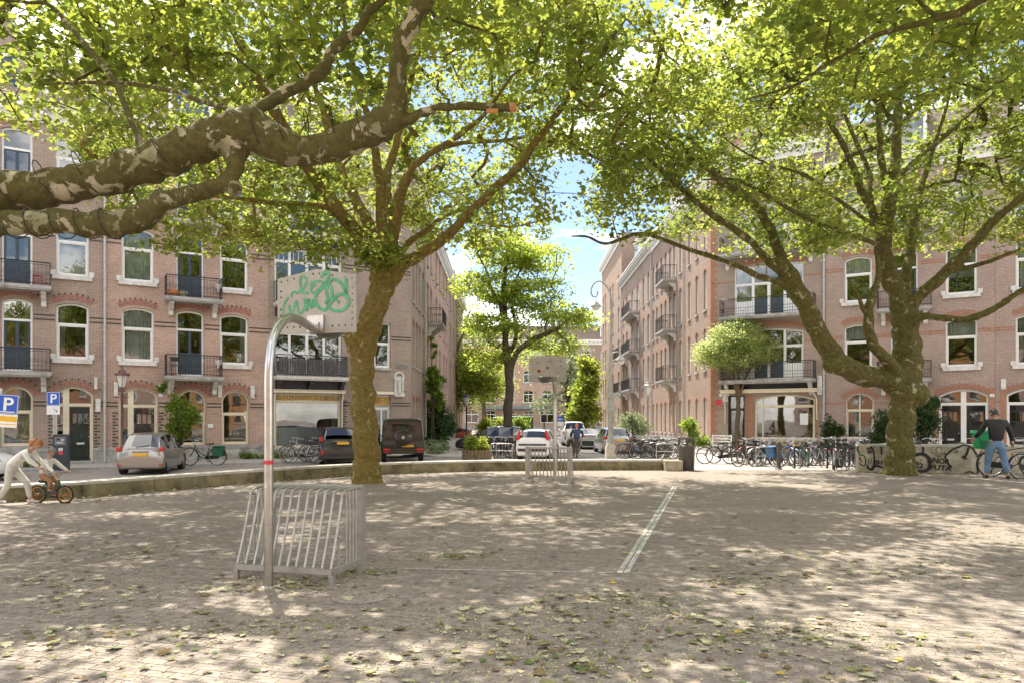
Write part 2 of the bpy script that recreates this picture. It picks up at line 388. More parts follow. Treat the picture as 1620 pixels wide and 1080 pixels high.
# carriageway of the side street in asphalt, laid as a sheet
m = MB(); m.slab([(cornL.x + 3.0, 41), (cornR.x - 4.3, 41), (cornR.x - 3.6, 118), (cornL.x + 2.5, 118)], ZS - .02, ZS + .006)
tag(m.build('road', mat('asphalt', (.10, .098, .095), .9, var=.2, scale=1.2, bump=.2)), kind='structure')

# ------------------------------------------------------------------ single clinkers near the camera, lying on the sheet
clk = []
for i, c in enumerate([(.265, .223, .188), (.28, .238, .20), (.30, .258, .22), (.275, .228, .197), (.242, .207, .178)]):
    clk.append(mat('clinker_%s' % ['brown', 'tan', 'pale', 'rosy', 'grey'][i], c, .88, var=.16, scale=13, bump=.25, bscale=60, spec=.25))
sand = mat('sand_joint', (.305, .262, .215), .95, var=.15, scale=30)
def clinker_mesh(mat_i):
    mb = MB(); a, b_, h, c = .0985, .0475, .012, .003
    mb.add([(-a, -b_, 0), (a, -b_, 0), (a, b_, 0), (-a, b_, 0), (-a + c, -b_ + c, h), (a - c, -b_ + c, h), (a - c, b_ - c, h), (-a + c, b_ - c, h)],
           [(4, 5, 6, 7), (0, 1, 5, 4), (1, 2, 6, 5), (2, 3, 7, 6), (3, 0, 4, 7)])
    me = mb.mesh('clinker'); me.materials.append(clk[mat_i]); return me
clm = [clinker_mesh(i) for i in range(5)]
cells = []
for r_ in range(-10, 130):
    for q in range(-60, 90):
        p = BASE * ((q + (r_ % 2) * .5) * .205) + SIDE * (r_ * .10) + Vector((-3.0, 2.5, 0))
        if 3.6 < p.y < 11.5 and abs(p.x) < .715 * p.y + .3: cells.append((p.y, p, (r_ * 7 + q * 13 + r_ * q) % 5))
cells.sort(key=lambda c: c[0])
Msq = Matrix.Rotation(-COURT, 4, 'Z')
in_frame = [c for c in cells if c[1].y > 4.4 and abs(c[1].x) < .70 * c[1].y]
near = in_frame[:300]; near_ids = set(id(c) for c in near)
zt = -.006
for c in near:
    o = link_mesh('clinker', clm[c[2]], parent=plaza, loc=(c[1].x, c[1].y, zt + rng.uniform(-.0012, .0012)), rot=(rng.uniform(-.01, .01), rng.uniform(-.006, .006), -COURT + rng.uniform(-.008, .008)))
rest = [MB() for _ in range(5)]
for c in cells:
    if id(c) in near_ids: continue
    M_ = Matrix.Translation((c[1].x, c[1].y, zt + rng.uniform(-.0012, .0012))) @ Matrix.Rotation(-COURT + rng.uniform(-.006, .006), 4, 'Z') @ Matrix.Rotation(rng.uniform(-.008, .008), 4, 'X')
    a, b_, h, k = .0985, .0475, .012, .003
    rest[c[2]].add([M_ @ Vector(v) for v in [(-a, -b_, 0), (a, -b_, 0), (a, b_, 0), (-a, b_, 0), (-a + k, -b_ + k, h), (a - k, -b_ + k, h), (a - k, b_ - k, h), (-a + k, b_ - k, h)]],
                   [(4, 5, 6, 7), (0, 1, 5, 4), (1, 2, 6, 5), (2, 3, 7, 6), (3, 0, 4, 7)])
vv, ff, mi = [], [], []
for i, mb in enumerate(rest):
    n0 = len(vv); vv += mb.v; ff += [tuple(a + n0 for a in f) for f in mb.f]; mi += [i] * len(mb.f)
me = bpy.data.meshes.new('clinkers'); me.from_pydata(vv, [], ff); me.update()
for c in clk: me.materials.append(c)
me.polygons.foreach_set('material_index', mi)
link_mesh('clinkers', me, parent=plaza, kind='stuff')

# ------------------------------------------------------------------ court lines (a double stripe of pale bricks along the side, one across)
linem = mat('worn_white_line', (.50, .48, .43), .85, var=.28, scale=16, spec=.2)
A0, A1 = G(985, 907), G(1068, 769)
m = MB()
def ground_line(mb, a, b, w, z=.0105):
    a, b = Vector(a), Vector(b); t = (b - a).normalized(); q = Vector((-t.y, t.x, 0)) * w / 2
    mb.add([(a + q).xy[:] + (z,), (a - q).xy[:] + (z,), (b - q).xy[:] + (z,), (b + q).xy[:] + (z,)], [(0, 1, 2, 3)])
t_ = (A1 - A0).normalized(); q_ = Vector((t_.y, -t_.x, 0))
ground_line(m, A0 - q_ * .036, A1 - q_ * .036, .058); ground_line(m, A0 + q_ * .036, A1 + q_ * .036, .058)
B1 = G(640, 900)
ground_line(m, A0 - q_ * .09, B1, .045)
tag(m.build('court_line', linem, plaza), kind='stuff')
# oval worn patch / inspection cover
mh = G(570, 945)
m = MB(); m.lathe([(.255, 0), (.262, .008), (.235, .008), (.230, .004), (.0, .006)], 40, (mh.x, mh.y, .004))
mc = tag(m.build('manhole_cover', mat('cast_iron_dusty', (.29, .25, .21), .85, .0, var=.2, scale=20, bump=.3, bscale=80)), 'round iron manhole cover in the paving in front of the tube cage', 'manhole cover')

# ------------------------------------------------------------------ seat wall round the square
conc = mat('mossy_concrete', (.20, .175, .085), .92, var=.35, scale=2.2, bump=.3, bscale=18, col2=(.34, .29, .17))
conc_top = mat('pale_concrete', (.52, .49, .43), .9, var=.12, scale=4, bump=.2)
seat = thing('seat_wall', 'long curved low concrete seat wall along the far edge of the square', 'wall')
cuts = list(range(0, len(arcs), 4))
if cuts[-1] != len(arcs) - 1: cuts.append(len(arcs) - 1)
nrm = []
for i in range(len(arcs)):
    a = arcs[max(0, i - 1)]; b = arcs[min(len(arcs) - 1, i + 1)]; t = Vector((b[0] - a[0], b[1] - a[1])).normalized(); nrm.append(Vector((-t.y, t.x)))
for a, b in zip(cuts[:-1], cuts[1:]):
    for (z0, z1, o0, o1, nm, mm_) in ((ZS - .02, .275, 0, .42, 'wall_block', conc), (.279, .335, -.012, .432, 'coping', conc_top)):
        mb = MB(); idx = list(range(a, b + 1)); g = .006
        inn = [Vector(arcs[i]) + nrm[i] * o0 for i in idx]; out = [Vector(arcs[i]) + nrm[i] * o1 for i in idx]
        tt = (inn[-1] - inn[0]).normalized() * g
        inn[0] += tt; out[0] += tt; inn[-1] -= tt; out[-1] -= tt
        mb.slab([p[:] for p in inn] + [p[:] for p in out[::-1]], z0, z1); mb.build(nm, mm_, seat)
e_ = Vector(arcs[-1])
m = MB(); m.slab([(e_.x + .02, 23.05), (e_.x + .55, 22.95), (e_.x + .62, 23.85), (e_.x + .02, 23.85)], ZS, .32)
tag(m.build('concrete_block', mat('raw_concrete', (.36, .31, .22), .9, var=.2, scale=4, bump=.25)), 'short pale concrete block between the seat wall end and the bin', 'block')
m = MB(); m.add([(-2.7, 3.8, .0022), (2.7, 3.8, .0022), (8.0, 11.3, .0022), (-8.0, 11.3, .0022)], [(0, 1, 2, 3)]); m.build('joint_sand', sand, plaza, kind='stuff')
# ------------------------------------------------------------------ houses
br_pink = brick_mat('rosy_brick', (.40, .25, .19), (.47, .315, .245), (.48, .40, .34), var=.26)
br_brown = brick_mat('brown_brick', (.295, .215, .165), (.37, .275, .215), (.40, .34, .29), var=.2)
br_dull = brick_mat('dull_purple_brick', (.275, .21, .17), (.345, .265, .215), (.38, .33, .28), var=.2)
br_street = brick_mat('pale_rose_brick', (.25, .165, .125), (.32, .22, .17), (.44, .37, .30), var=.14)
br_red = brick_mat('orange_red_brick', (.34, .155, .09), (.40, .19, .115), (.42, .28, .2), var=.12)
ARCHB = mat('arch_brick', (.33, .16, .12), .85, var=.2, scale=12)
ARCHR = mat('arch_brick_red', (.36, .175, .115), .85, var=.15, scale=12)
ARCHD = mat('glazed_dark_brick', (.045, .04, .035), .5, var=.3)
OCHRE = mat('ochre_brick', (.42, .22, .09), .85, var=.2, scale=12)

def arch_poly(t0, t1, z0, z1, rise, n=10):
    """outline, counter-clockwise: sill left, sill right, right spring, arc, left spring"""
    if rise <= 0: return [(t0, z0), (t1, z0), (t1, z1), (t0, z1)]
    w = (t1 - t0) / 2; c = (t0 + t1) / 2; r = (w * w + rise * rise) / (2 * rise); a0 = math.asin(min(1, w / r)); zc = z1 - r
    if rise > w: a0 = PI - a0
    return [(t0, z0), (t1, z0)] + [(c + r * math.sin(a0 - 2 * a0 * i / n), zc + r * math.cos(a0 - 2 * a0 * i / n)) for i in range(n + 1)]
def inset(t0, t1, z0, z1, rise, w, n=10, bot=None):
    return arch_poly(t0 + w, t1 - w, z0 + (w if bot is None else bot), z1 - w, rise * ((t1 - t0 - 2 * w) / (t1 - t0)) if rise > 0 else 0, n)

def house(face, name, label, ta, tb, z0, z1, wall_m, floors=None):
    """root at the left foot of the facade; local x along it"""
    o = face.w(ta); h = thing(name, label, 'house', (o.x, o.y, 0), face.a)
    h['_ta'] = ta; S = dict(root=h, ta=ta, w=tb - ta, z0=z0, z1=z1, holes=[], m=wall_m, face=face)
    return S
def X(S, px): return S['face'].t(px) - S['ta']
_cache = {}
def window(S, t0, t1, z0, z1, rise=0.0, style='sash', transom=None, mull=(), frame=WHITE, curtain=None, sill='stone', panel=0.0, pm=TEAL, depth=.12, arch=None, name='window', lab=None):
    """cuts the hole and fills it: frame, panes, glazing bars, curtain, sill"""
    h = S['root']; S['holes'].append(arch_poly(t0, t1, z0, z1, rise, 10))
    fw = .075
    mb = MB(); mb.ring(arch_poly(t0 + .004, t1 - .004, z0 + .004, z1 - .004, rise, 10), inset(t0, t1, z0, z1, rise, fw), 0, .11)
    zi0, zi1 = z0 + fw, z1 - fw
    if transom: mb.box(t0 + fw, t1 - fw, .008, .10, transom - .045, transom + .045)
    for q in mull:
        tq = t0 + (t1 - t0) * q[0]; zq0 = zi0 if len(q) < 2 or q[1] is None else q[1]; zq1 = (zi1 - .02) if len(q) < 3 or q[2] is None else q[2]
        ww = .035 if len(q) < 4 else q[3]; mb.box(tq - ww, tq + ww, .012, .095, zq0, zq1)
    w = mb.build(name, frame, h, loc=(0, depth, 0))
    if lab: w['label'] = lab
    # inner sash, darker line round each light
    out = inset(t0, t1, z0, z1, rise, fw); 
    if name != 'door':
        mb = MB(); zt_ = transom if transom else None
        if zt_: 
            a = (t0 + fw, t1 - fw); mb.ring([(a[0], zi0), (a[1], zi0), (a[1], zt_ - .045), (a[0], zt_ - .045)], [(a[0] + .045, zi0 + .05), (a[1] - .045, zi0 + .05), (a[1] - .045, zt_ - .09), (a[0] + .045, zt_ - .09)], .03, .08)
            mb.build('sash', frame if style != 'french' else pm, w)
    g = MB(); g.add([(p[0], .06, p[1]) for p in out], [tuple(range(len(out)))]); g.build('pane', GLASS, w)
    if panel:
        mb = MB(); mb.box(t0 + fw + .03, t1 - fw - .03, .02, .075, zi0, zi0 + panel)
        nn = 2
        for i in range(nn):
            a = t0 + fw + .03 + (t1 - t0 - 2 * fw - .06) * (i + .18) / nn; b = t0 + fw + .03 + (t1 - t0 - 2 * fw - .06) * (i + .82) / nn
            mb.box(a, b, .004, .02, zi0 + panel * .15, zi0 + panel * .85)
        c = (t0 + t1) / 2; mb.box(c - .06, c + .06, .006, .085, zi0, (transom - .05) if transom else zi1 - .1)
        mb.box(t0 + fw, t0 + fw + .08, .008, .085, zi0, (transom - .05) if transom else zi1); mb.box(t1 - fw - .08, t1 - fw, .008, .085, zi0, (transom - .05) if transom else zi1)
        mb.build('door_leaf', pm, w)
    if curtain:
        m_, a, b, zz = curtain if isinstance(curtain, tuple) else (CURTAIN, 0, 1, 0)
        mb = MB(); n = 26; A = []
        for i in range(n + 1):
            x = t0 + fw + (t1 - t0 - 2 * fw) * (a + (b - a) * i / n); y = .20 + .03 * math.sin(i * 1.7) + .012 * math.sin(i * 4.1)
            A += [(x, y, zi0 + zz), (x, y, zi1 + .03)]
        mb.add(A, [(2 * i, 2 * i + 2, 2 * i + 3, 2 * i + 1) for i in range(n)]); mb.build('curtain', m_, w, smooth=True)
    if sill == 'stone':
        mb = MB(); mb.box(t0 - .13, t1 + .13, -.10, .12, z0 - .17, z0 - .01); mb.box(t0 - .2, t0 - .005, -.07, .12, z0 - .012, z0 + .20); mb.box(t1 + .005, t1 + .2, -.07, .12, z0 - .012, z0 + .20)
        mb.build('sill', PALEST, w, loc=(0, -depth, 0))
    elif sill == 'thin':
        mb = MB(); mb.box(t0 - .06, t1 + .06, -.08, .12, z0 - .12, z0 - .01); mb.build('sill', GREYST, w, loc=(0, -depth, 0))
    if arch: brick_arch(S, t0, t1, z1, rise, *arch)
    return w
def brick_arch(S, t0, t1, z1, rise, gap=.16, m1=None, m2=None, infill=True):
    """voussoirs: a curved band of bricks on end with dark headers standing out above the opening"""
    m1 = m1 or ARCHB; m2 = m2 or ARCHD; h = S['root']
    w = (t1 - t0) / 2 + .08; c = (t0 + t1) / 2; ri = max(rise, .16) + .02; r = (w * w + ri * ri) / (2 * ri); a0 = math.asin(min(.999, w / r)); zc = z1 + gap - r
    n = max(8, int(2 * a0 * r / .085)); A, B = MB(), MB()
    for i in range(n):
        a = -a0 + 2 * a0 * (i + .5) / n
        M_ = Matrix.Translation((c + r * math.sin(a), 0, zc + r * math.cos(a))) @ Matrix.Rotation(a, 4, 'Y')
        A.box(-.034, .034, -.022 - .006 * (i % 2), -.001, 0, .21, M_)
        if i % 2: B.box(-.030, .030, -.035, -.001, .225, .285, M_)
    A.build('brick_arch', m1, h, kind='stuff'); B.build('header_bricks', m2, h, kind='stuff')
def balcony(S, t0, t1, z, proj=.75, rail=.92, style='ornate', slab_m=GREYST, brackets=True, thick=.14, lab=None, rail_m=IRON):
    h = S['root']; mb = MB(); mb.box(t0, t1, -proj, -.002, z - thick, z); mb.box(t0 + .04, t1 - .04, -proj + .04, -.002, z - thick - .06, z - thick - .002)
    b = mb.build('balcony', slab_m, h)
    if lab: b['label'] = lab
    if brackets:
        for c in (t0 + .28, t1 - .28):
            mb = MB(); M_ = Matrix.Translation((c, 0, 0)) @ Matrix.Rotation(-PI / 2, 4, 'Z')
            pr = [(0, z - thick - .062), (-.55, z - thick - .062), (-.55, z - thick - .16), (-.42, z - thick - .2), (-.3, z - thick - .34), (-.16, z - thick - .42), (-.16, z - thick - .62), (0, z - thick - .68)]
            # profile in the plane across the wall
            A = [(c - .09, p[0], p[1]) for p in pr] + [(c + .09, p[0], p[1]) for p in pr]; k = len(pr)
            mb.add(A, [tuple(range(k)), tuple(range(2 * k - 1, k - 1, -1))] + [(i, k + i, k + (i + 1) % k, (i + 1) % k) for i in range(k)])
            mb.build('bracket', PALEST if slab_m is not IRON else IRON, b)
    mb = MB(); p0, p1 = t0 + .05, t1 - .05; yo = -proj + .05
    path = [(p0, -.01), (p0, yo), (p1, yo), (p1, -.01)]
    for (a, c) in zip(path[:-1], path[1:]):
        A, C = Vector((a[0], a[1], 0)), Vector((c[0], c[1], 0)); L_ = (C - A).length
        for zz, rr in ((z + rail, .022), (z + rail - .10, .010), (z + .09, .014)): mb.tube([A + Vector((0, 0, zz)), C + Vector((0, 0, zz))], rr, 6)
        n = max(2, int(L_ / (.125 if style != 'bars' else .115)))
        for i in range(n + 1):
            q = A.lerp(C, i / n); mb.tube([q + Vector((0, 0, z + .0)), q + Vector((0, 0, z + rail))], .0085 if i % 6 else .014, 4)
            if style == 'ornate' and i < n and L_ > .3:
                q2 = A.lerp(C, (i + .5) / n); d = (C - A).normalized() * .045
                cz = z + rail * .5
                mb.tube([q2 + Vector((0, 0, cz + .1)), q2 + d + Vector((0, 0, cz)), q2 + Vector((0, 0, cz - .1)), q2 - d + Vector((0, 0, cz))], .007, 4, closed=True)
            if style == 'dots' and i < n:
                q2 = A.lerp(C, (i + .5) / n); mb.ball(q2 + Vector((0, 0, z + rail * .45)), .03, 6, 4)
        if style in ('ornate', 'dots') : mb.tube([A + Vector((0, 0, z + rail * .28)), C + Vector((0, 0, z + rail * .28))], .009, 4)
    mb.build('railing', rail_m, b)
    return b
def door(S, t0, t1, z0, z1, m_, lights=3, frame=CREAM, depth=.16, lab=None, slot=True):
    h = S['root']; mb = MB(); w = t1 - t0; H = z1 - z0
    mb.box(t0, t1, 0, .06, z0, z1)
    for i in range(2):
        a = t0 + w * (.12 + .42 * i); b = a + w * .34
        for (u, v) in ((.07, .22), (.27, .60)):
            mb.ring([(a, z0 + H * u), (b, z0 + H * u), (b, z0 + H * v), (a, z0 + H * v)], [(a + .04, z0 + H * u + .04), (b - .04, z0 + H * u + .04), (b - .04, z0 + H * v - .04), (a + .04, z0 + H * v - .04)], -.018, -.001)
            mb.box(a + .07, b - .07, -.014, -.001, z0 + H * u + .07, z0 + H * v - .07)
    mb.box(t0, t1, -.03, -.001, z0, z0 + .10)
    d = mb.build('door', m_, h, loc=(0, depth, 0))
    if lab: d['label'] = lab
    for i in range(lights):
        a = t0 + w * (.13 + .76 * i / lights); b = a + w * .2
        q = MB(); q.add([(a, -.004, z0 + H * .68), (b, -.004, z0 + H * .68), (b, -.004, z0 + H * .86), (a, -.004, z0 + H * .86)], [(0, 1, 2, 3)]); q.build('pane', GLASS, d)
        q = MB(); q.ring([(a - .02, z0 + H * .66), (b + .02, z0 + H * .66), (b + .02, z0 + H * .88), (a - .02, z0 + H * .88)], [(a, z0 + H * .68), (b, z0 + H * .68), (b, z0 + H * .86), (a, z0 + H * .86)], -.02, -.0005); q.build('light_frame', m_, d)
    if slot:
        q = MB(); q.box(t0 + w * .32, t0 + w * .68, -.028, -.019, z0 + H * .30, z0 + H * .335); q.build('letterbox', PALEST, d)
        q = MB(); q.ball((t1 - w * .09, -.05, z0 + H * .44), .03, 8, 5); q.box(t1 - w * .1, t1 - w * .08, -.05, 0, z0 + H * .435, z0 + H * .445); q.build('handle', STAIN, d)
    return d
def bands(S, zs, m_, h=.055, proj=.012, skip=()):
    """thin courses of coloured brick running between the openings"""
    mb = MB(); W = S['w']
    for z in zs:
        segs = [(0.01, W - .01)]
        for hole in S['holes']:
            a, b = min(p[0] for p in hole) - .03, max(p[0] for p in hole) + .03; c, d = min(p[1] for p in hole), max(p[1] for p in hole)
            if c - .05 < z + h and d + .05 > z:
                ns = []
                for s_ in segs:
                    if b <= s_[0] or a >= s_[1]: ns.append(s_)
                    else:
                        if a > s_[0]: ns.append((s_[0], a))
                        if b < s_[1]: ns.append((b, s_[1]))
                segs = ns
        for s_ in segs:
            if s_[1] - s_[0] > .06: mb.box(s_[0], s_[1], -proj, -.001, z, z + h)
    if mb.v: mb.build('brick_course', m_, S['root'], kind='stuff')
def quoin(S, t0, t1, z0, z1, m_, step=.13):
    mb = MB(); z = z0; i = 0
    while z < z1: mb.box(t0, t1 if i % 2 else t0 + (t1 - t0) * .6, -.012, -.001, z, z + step * .45); z += step; i += 1
    mb.build('quoin_bricks', m_, S['root'], kind='stuff')
def finish(S, plinth=None, cornice=None, roof='mansard', pipe=(), depth=9.0, thick=.22, side=True, gable=None):
    h = S['root']; W = S['w']; z0, z1 = S['z0'], S['z1']
    me = plate([(0, z0), (W, z0), (W, z1), (0, z1)], S['holes'], thick, 'wall'); link_mesh('wall', me, S['m'], h)
    mb = MB(); e = .003
    mb.box(e, .2, thick + .002, depth, z0, z1); mb.box(W - .2, W - e, thick + .002, depth, z0, z1); mb.box(.202, W - .202, depth - .2, depth - .003, z0, z1)
    mb.build('side_wall', S['m'], h)
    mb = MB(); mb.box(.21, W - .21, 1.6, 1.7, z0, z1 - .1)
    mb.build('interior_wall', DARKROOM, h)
    mb = MB(); zz = z0 + .25
    for k in range(6):
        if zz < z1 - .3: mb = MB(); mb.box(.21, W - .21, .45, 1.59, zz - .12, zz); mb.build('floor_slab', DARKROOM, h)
        zz += 3.43
    if plinth:
        segs = [(0.0, W)]
        for hole in S['holes']:
            a, b = min(p[0] for p in hole), max(p[0] for p in hole); c = min(p[1] for p in hole)
            if c < plinth[1] - .03:
                ns = []
                for s_ in segs:
                    if b <= s_[0] or a >= s_[1]: ns.append(s_)
                    else:
                        if a > s_[0]: ns.append((s_[0], a))
                        if b < s_[1]: ns.append((b, s_[1]))
                segs = ns
        mb = MB()
        for s_ in segs: mb.box(s_[0] + .002, s_[1] - .002, -.05, -.001, z0, plinth[1] - .14); mb.box(s_[0] + .002, s_[1] - .002, -.075, -.001, plinth[1] - .138, plinth[1])
        mb.build('plinth', plinth[0], h)
    if cornice is not None:
        mb = MB(); mb.box(0.004, W - .004, -.42, -.002, z1 - .28, z1 - .08); mb.box(.004, W - .004, -.50, -.002, z1 - .078, z1 + .06); mb.box(.004, W - .004, -.12, -.002, z1 - .75, z1 - .282)
        n = int(W / .6)
        for i in range(n): c = W * (i + .5) / n; mb.box(c - .07, c + .07, -.38, -.122, z1 - .5, z1 - .282)
        mb.build('cornice', cornice, h)
    if roof == 'mansard':
        mb = MB(); A = [(0.01, -.1, z1 + .065), (W - .01, -.1, z1 + .065), (W - .01, 1.3, z1 + 2.5), (.01, 1.3, z1 + 2.5), (0.01, depth, z1 + .065), (W - .01, depth, z1 + .065), (W - .01, depth, z1 + 2.6), (.01, depth, z1 + 2.6)]
        mb.add(A, [(0, 1, 2, 3), (3, 2, 6, 7), (0, 3, 7, 4), (1, 5, 6, 2), (4, 7, 6, 5), (0, 4, 5, 1)]); r_ = mb.build('roof', ROOFT, h)
        q = MB(); q.box(W * .5 - .9, W * .5 + .9, .15, 1.4, z1 + .3, z1 + 2.1); q.box(W * .5 - 1.05, W * .5 + 1.05, .0, 1.4, z1 + 2.102, z1 + 2.22); q.build('dormer', WHITE, r_)
        for cx_ in (.5, W - .5):
            q = MB(); q.box(cx_ - .32, cx_ + .32, 2.2, 3.4, z1 + 2.2, z1 + 3.9)
            for k in (-.18, .12): q.lathe([(.10, z1 + 3.9), (.08, z1 + 4.25)], 8, (cx_ + k, 2.8, 0))
            q.build('chimney', S['m'], r_)
        q = MB(); q.box(W * .5 - .75, W * .5 + .75, .13, .148, z1 + .5, z1 + 1.95); q.build('dormer_window', GLASS, r_)
    elif roof == 'flat':
        mb = MB(); mb.box(.004, W - .004, .01, depth, z1 + .002, z1 + .1); mb.build('roof', ROOFT, h)
    if gable:
        mb = MB(); mb.prism([(gable[0], z1 + .07), (gable[1], z1 + .07), (gable[1], z1 + gable[2] * .6), ((gable[0] + gable[1]) / 2, z1 + gable[2]), (gable[0], z1 + gable[2] * .6)], -.05, .5); mb.build('gable', S['m'], h)
        c = (gable[0] + gable[1]) / 2
        mb = MB(); mb.prism([(gable[0] - .1, z1 + gable[2] * .6 - .02), (c, z1 + gable[2] + .12), (gable[1] + .1, z1 + gable[2] * .6 - .02), (gable[1] + .1, z1 + gable[2] * .6 + .14), (c, z1 + gable[2] + .3), (gable[0] - .1, z1 + gable[2] * .6 + .14)], -.15, .55); mb.build('gable_coping', WHITE, h)
        mb = MB(); mb.box(c - .5, c + .5, -.062, -.051, z1 + .5, z1 + gable[2] * .62); mb.build('gable_window', GLASS, h)
    for p in pipe:
        mb = MB(); mb.tube([(p, -.09, z0 + .05), (p, -.09, z1 - .7), (p, -.3, z1 - .25)], .05, 8)
        z = z0 + 1.2
        while z < z1 - 1: mb.box(p - .065, p + .065, -.10, -.001, z, z + .04); z += 2.2
        mb.build('drainpipe', PIPE, h, smooth=True)
    del h['_ta']
FF = 3.43
zb = ZS + .08
def upper(S, cols, n=4, arch=None, curt=None, frame=WHITE):
    """stacks of like windows on the upper floors; cols: (px0, px1, kind)"""
    for f in range(1, n):
        dz = (f - 1) * FF
        for i, (a, b, kind) in enumerate(cols):
            t0, t1 = (X(S, a), X(S, b)) if abs(b) > 30 else (a, b)
            c = curt(f, i) if curt else None
            if kind == 'w': window(S, t0, t1, 4.12 + dz, 6.42 + dz, .14, transom=5.55 + dz, curtain=c, arch=arch, frame=frame)
            elif kind == 'f': window(S, t0, t1, 3.57 + dz, 6.45 + dz, .12, 'french', transom=5.62 + dz, mull=((.5, 5.65 + dz, None),) if False else (), panel=.95, curtain=c, sill=None, arch=arch, frame=frame)

SHEER = mat('sheer_curtain', (.50, .52, .52), .9, var=.15, scale=3)
BLIND = mat('pale_blind', (.60, .60, .57), .8, var=.05)
def curt_mix(seed):
    r_ = random.Random(seed)
    def f(fl, i):
        q = r_.random()
        if q < .30: return (CURTAIN, 0, 1, 0)
        if q < .5: return (CURTAIN, .0, .24, 0)
        if q < .7: return (CURTAIN, .76, 1.0, 0)
        if q < .82: return (BLIND, 0, 1, 1.45)
        return None
    return f
# ---- house A: brown brick, dark green door, at the left edge
t_of = FL.t
A = house(FL, 'town_house', 'brown brick town house at the left edge with a dark green front door', t_of(-112), t_of(167), zb, 14.4, br_brown)
arB = (.14, ARCHB, ARCHD)
cA = curt_mix(3)
upper(A, [(-84, -34, 'w'), (2, 51.5, 'f'), (88.6, 140.5, 'w')], 4, arB, cA)
for f in range(3): 
    balcony(A, X(A, -30), X(A, 82), 3.52 + f * FF)
window(A, X(A, 0), X(A, 52), .55, 2.95, .42, transom=1.95, frame=CREAM, curtain=(CURTAIN, 0, 1, 0), sill='thin', depth=.15, arch=(.08, ARCHB, ARCHD))
window(A, X(A, -96), X(A, -40), .55, 2.95, .42, transom=1.95, frame=CREAM, sill='thin', depth=.15)
# porch: opening holds a narrow light, a post and the door
def porch(S, x0, x1, d0, d1, ztop, rise, dm, post, dlab, zt_=2.22, m_=CREAM, arch=None, two=False, zb_=zb):
    t0, t1 = X(S, x0), X(S, x1)
    window(S, t0, t1, zb_, ztop, rise, transom=zt_, mull=((((X(S, post)) - t0) / (t1 - t0), None, None, .11),), frame=m_, sill=None, depth=.10, name='door_frame', arch=arch)
    door(S, X(S, d0), X(S, d1), zb_ + .12, zt_ - .055, dm, lab=dlab)
    if two: door(S, X(S, two[0]), X(S, two[1]), zb_ + .12, zt_ - .055, dm, lab=None)
    mb = MB(); mb.box(t0 + .02, t1 - .02, -.25, .1, zb_ - .1, zb_ + .11); mb.build('doorstep', GREYST, S['root'])
porch(A, 85, 147.5, 110.5, 144, 2.98, .34, DOORGREEN, 104.5, 'glossy dark green front door with letter box', 2.25, arch=(.06, ARCHB, ARCHD))
quoin(A, X(A, 148.5), X(A, 158), .45, 2.0, ARCHD); quoin(A, X(A, 76), X(A, 84), .45, 2.0, ARCHD)
bands(A, [5.66, 5.84, 9.09, 9.27, 2.16, 2.32], ARCHD)
mb = MB(); mb.box(X(A, 151), X(A, 159), -.08, -.001, 1.95, 2.5); mb.build('stone_block', PALEST, A['root'])
mb = MB(); mb.box(X(A, 149), X(A, 154), -.06, -.001, 2.9, 3.4); mb.build('stone_block', PALEST, A['root'])
finish(A, (GREYST, .45), WHITE, pipe=(A['w'] - .03,), gable=(1.0, 3.6, 3.2))
# ---- house B: rosy brick
B = house(FL, 'town_house', 'rosy brick town house with three window bays and a climbing shrub beside the door', t_of(167) + .01, t_of(425), zb, 14.4, br_pink)
cB = lambda f, i: {(1, 0): (CURTAIN, 0, 1, 0), (2, 0): (SHEER, 0, 1, 0), (3, 0): (CURTAIN, 0, .3, 0), (1, 2): (CURTAIN, .78, 1, 0), (2, 1): (CURTAIN, .0, .25, 0), (3, 2): (CURTAIN, 0, 1, 0)}.get((f, i))
upper(B, [(192.5, 243.4, 'w'), (278.7, 322.5, 'f'), (348, 392.7, 'w')], 4, (.14, ARCHB, ARCHD), cB)
for f in range(3): balcony(B, X(B, 259), X(B, 349), 3.52 + f * FF)
porch(B, 187.5, 249.5, 213, 245.5, 2.98, .32, mat('dark_brown_paint', (.035, .026, .02), .35, var=.2), 207, 'dark brown front door with a letter box', 2.22, arch=(.06, ARCHB, ARCHD))
window(B, X(B, 280.5), X(B, 326), .48, 2.95, .42, transom=1.9, frame=CREAM, sill='thin', depth=.15, arch=(.08, ARCHB, ARCHD))
window(B, X(B, 351), X(B, 394.5), .48, 2.95, .42, transom=1.9, frame=CREAM, sill='thin', depth=.15, arch=(.08, ARCHB, ARCHD))
quoin(B, X(B, 178), X(B, 187), .45, 2.0, ARCHD); quoin(B, X(B, 251), X(B, 259), .45, 2.0, ARCHD)
bands(B, [5.66, 5.84, 9.09, 9.27, 2.16, 2.32], ARCHD)
for q in (180, 251, 344.5, 396): mb = MB(); mb.box(X(B, q), X(B, q + 6.5), -.06, -.001, 2.62, 3.2); mb.build('stone_block', PALEST, B['root'])
mb = MB(); mb.box(X(B, 329), X(B, 337), -.03, -.001, 1.25, 1.42); mb.build('name_plate', WHITE, B['root'])
finish(B, (mat('plinth_plaster', (.36, .35, .31), .9, var=.3, scale=2.5, bump=.2), .45), WHITE)
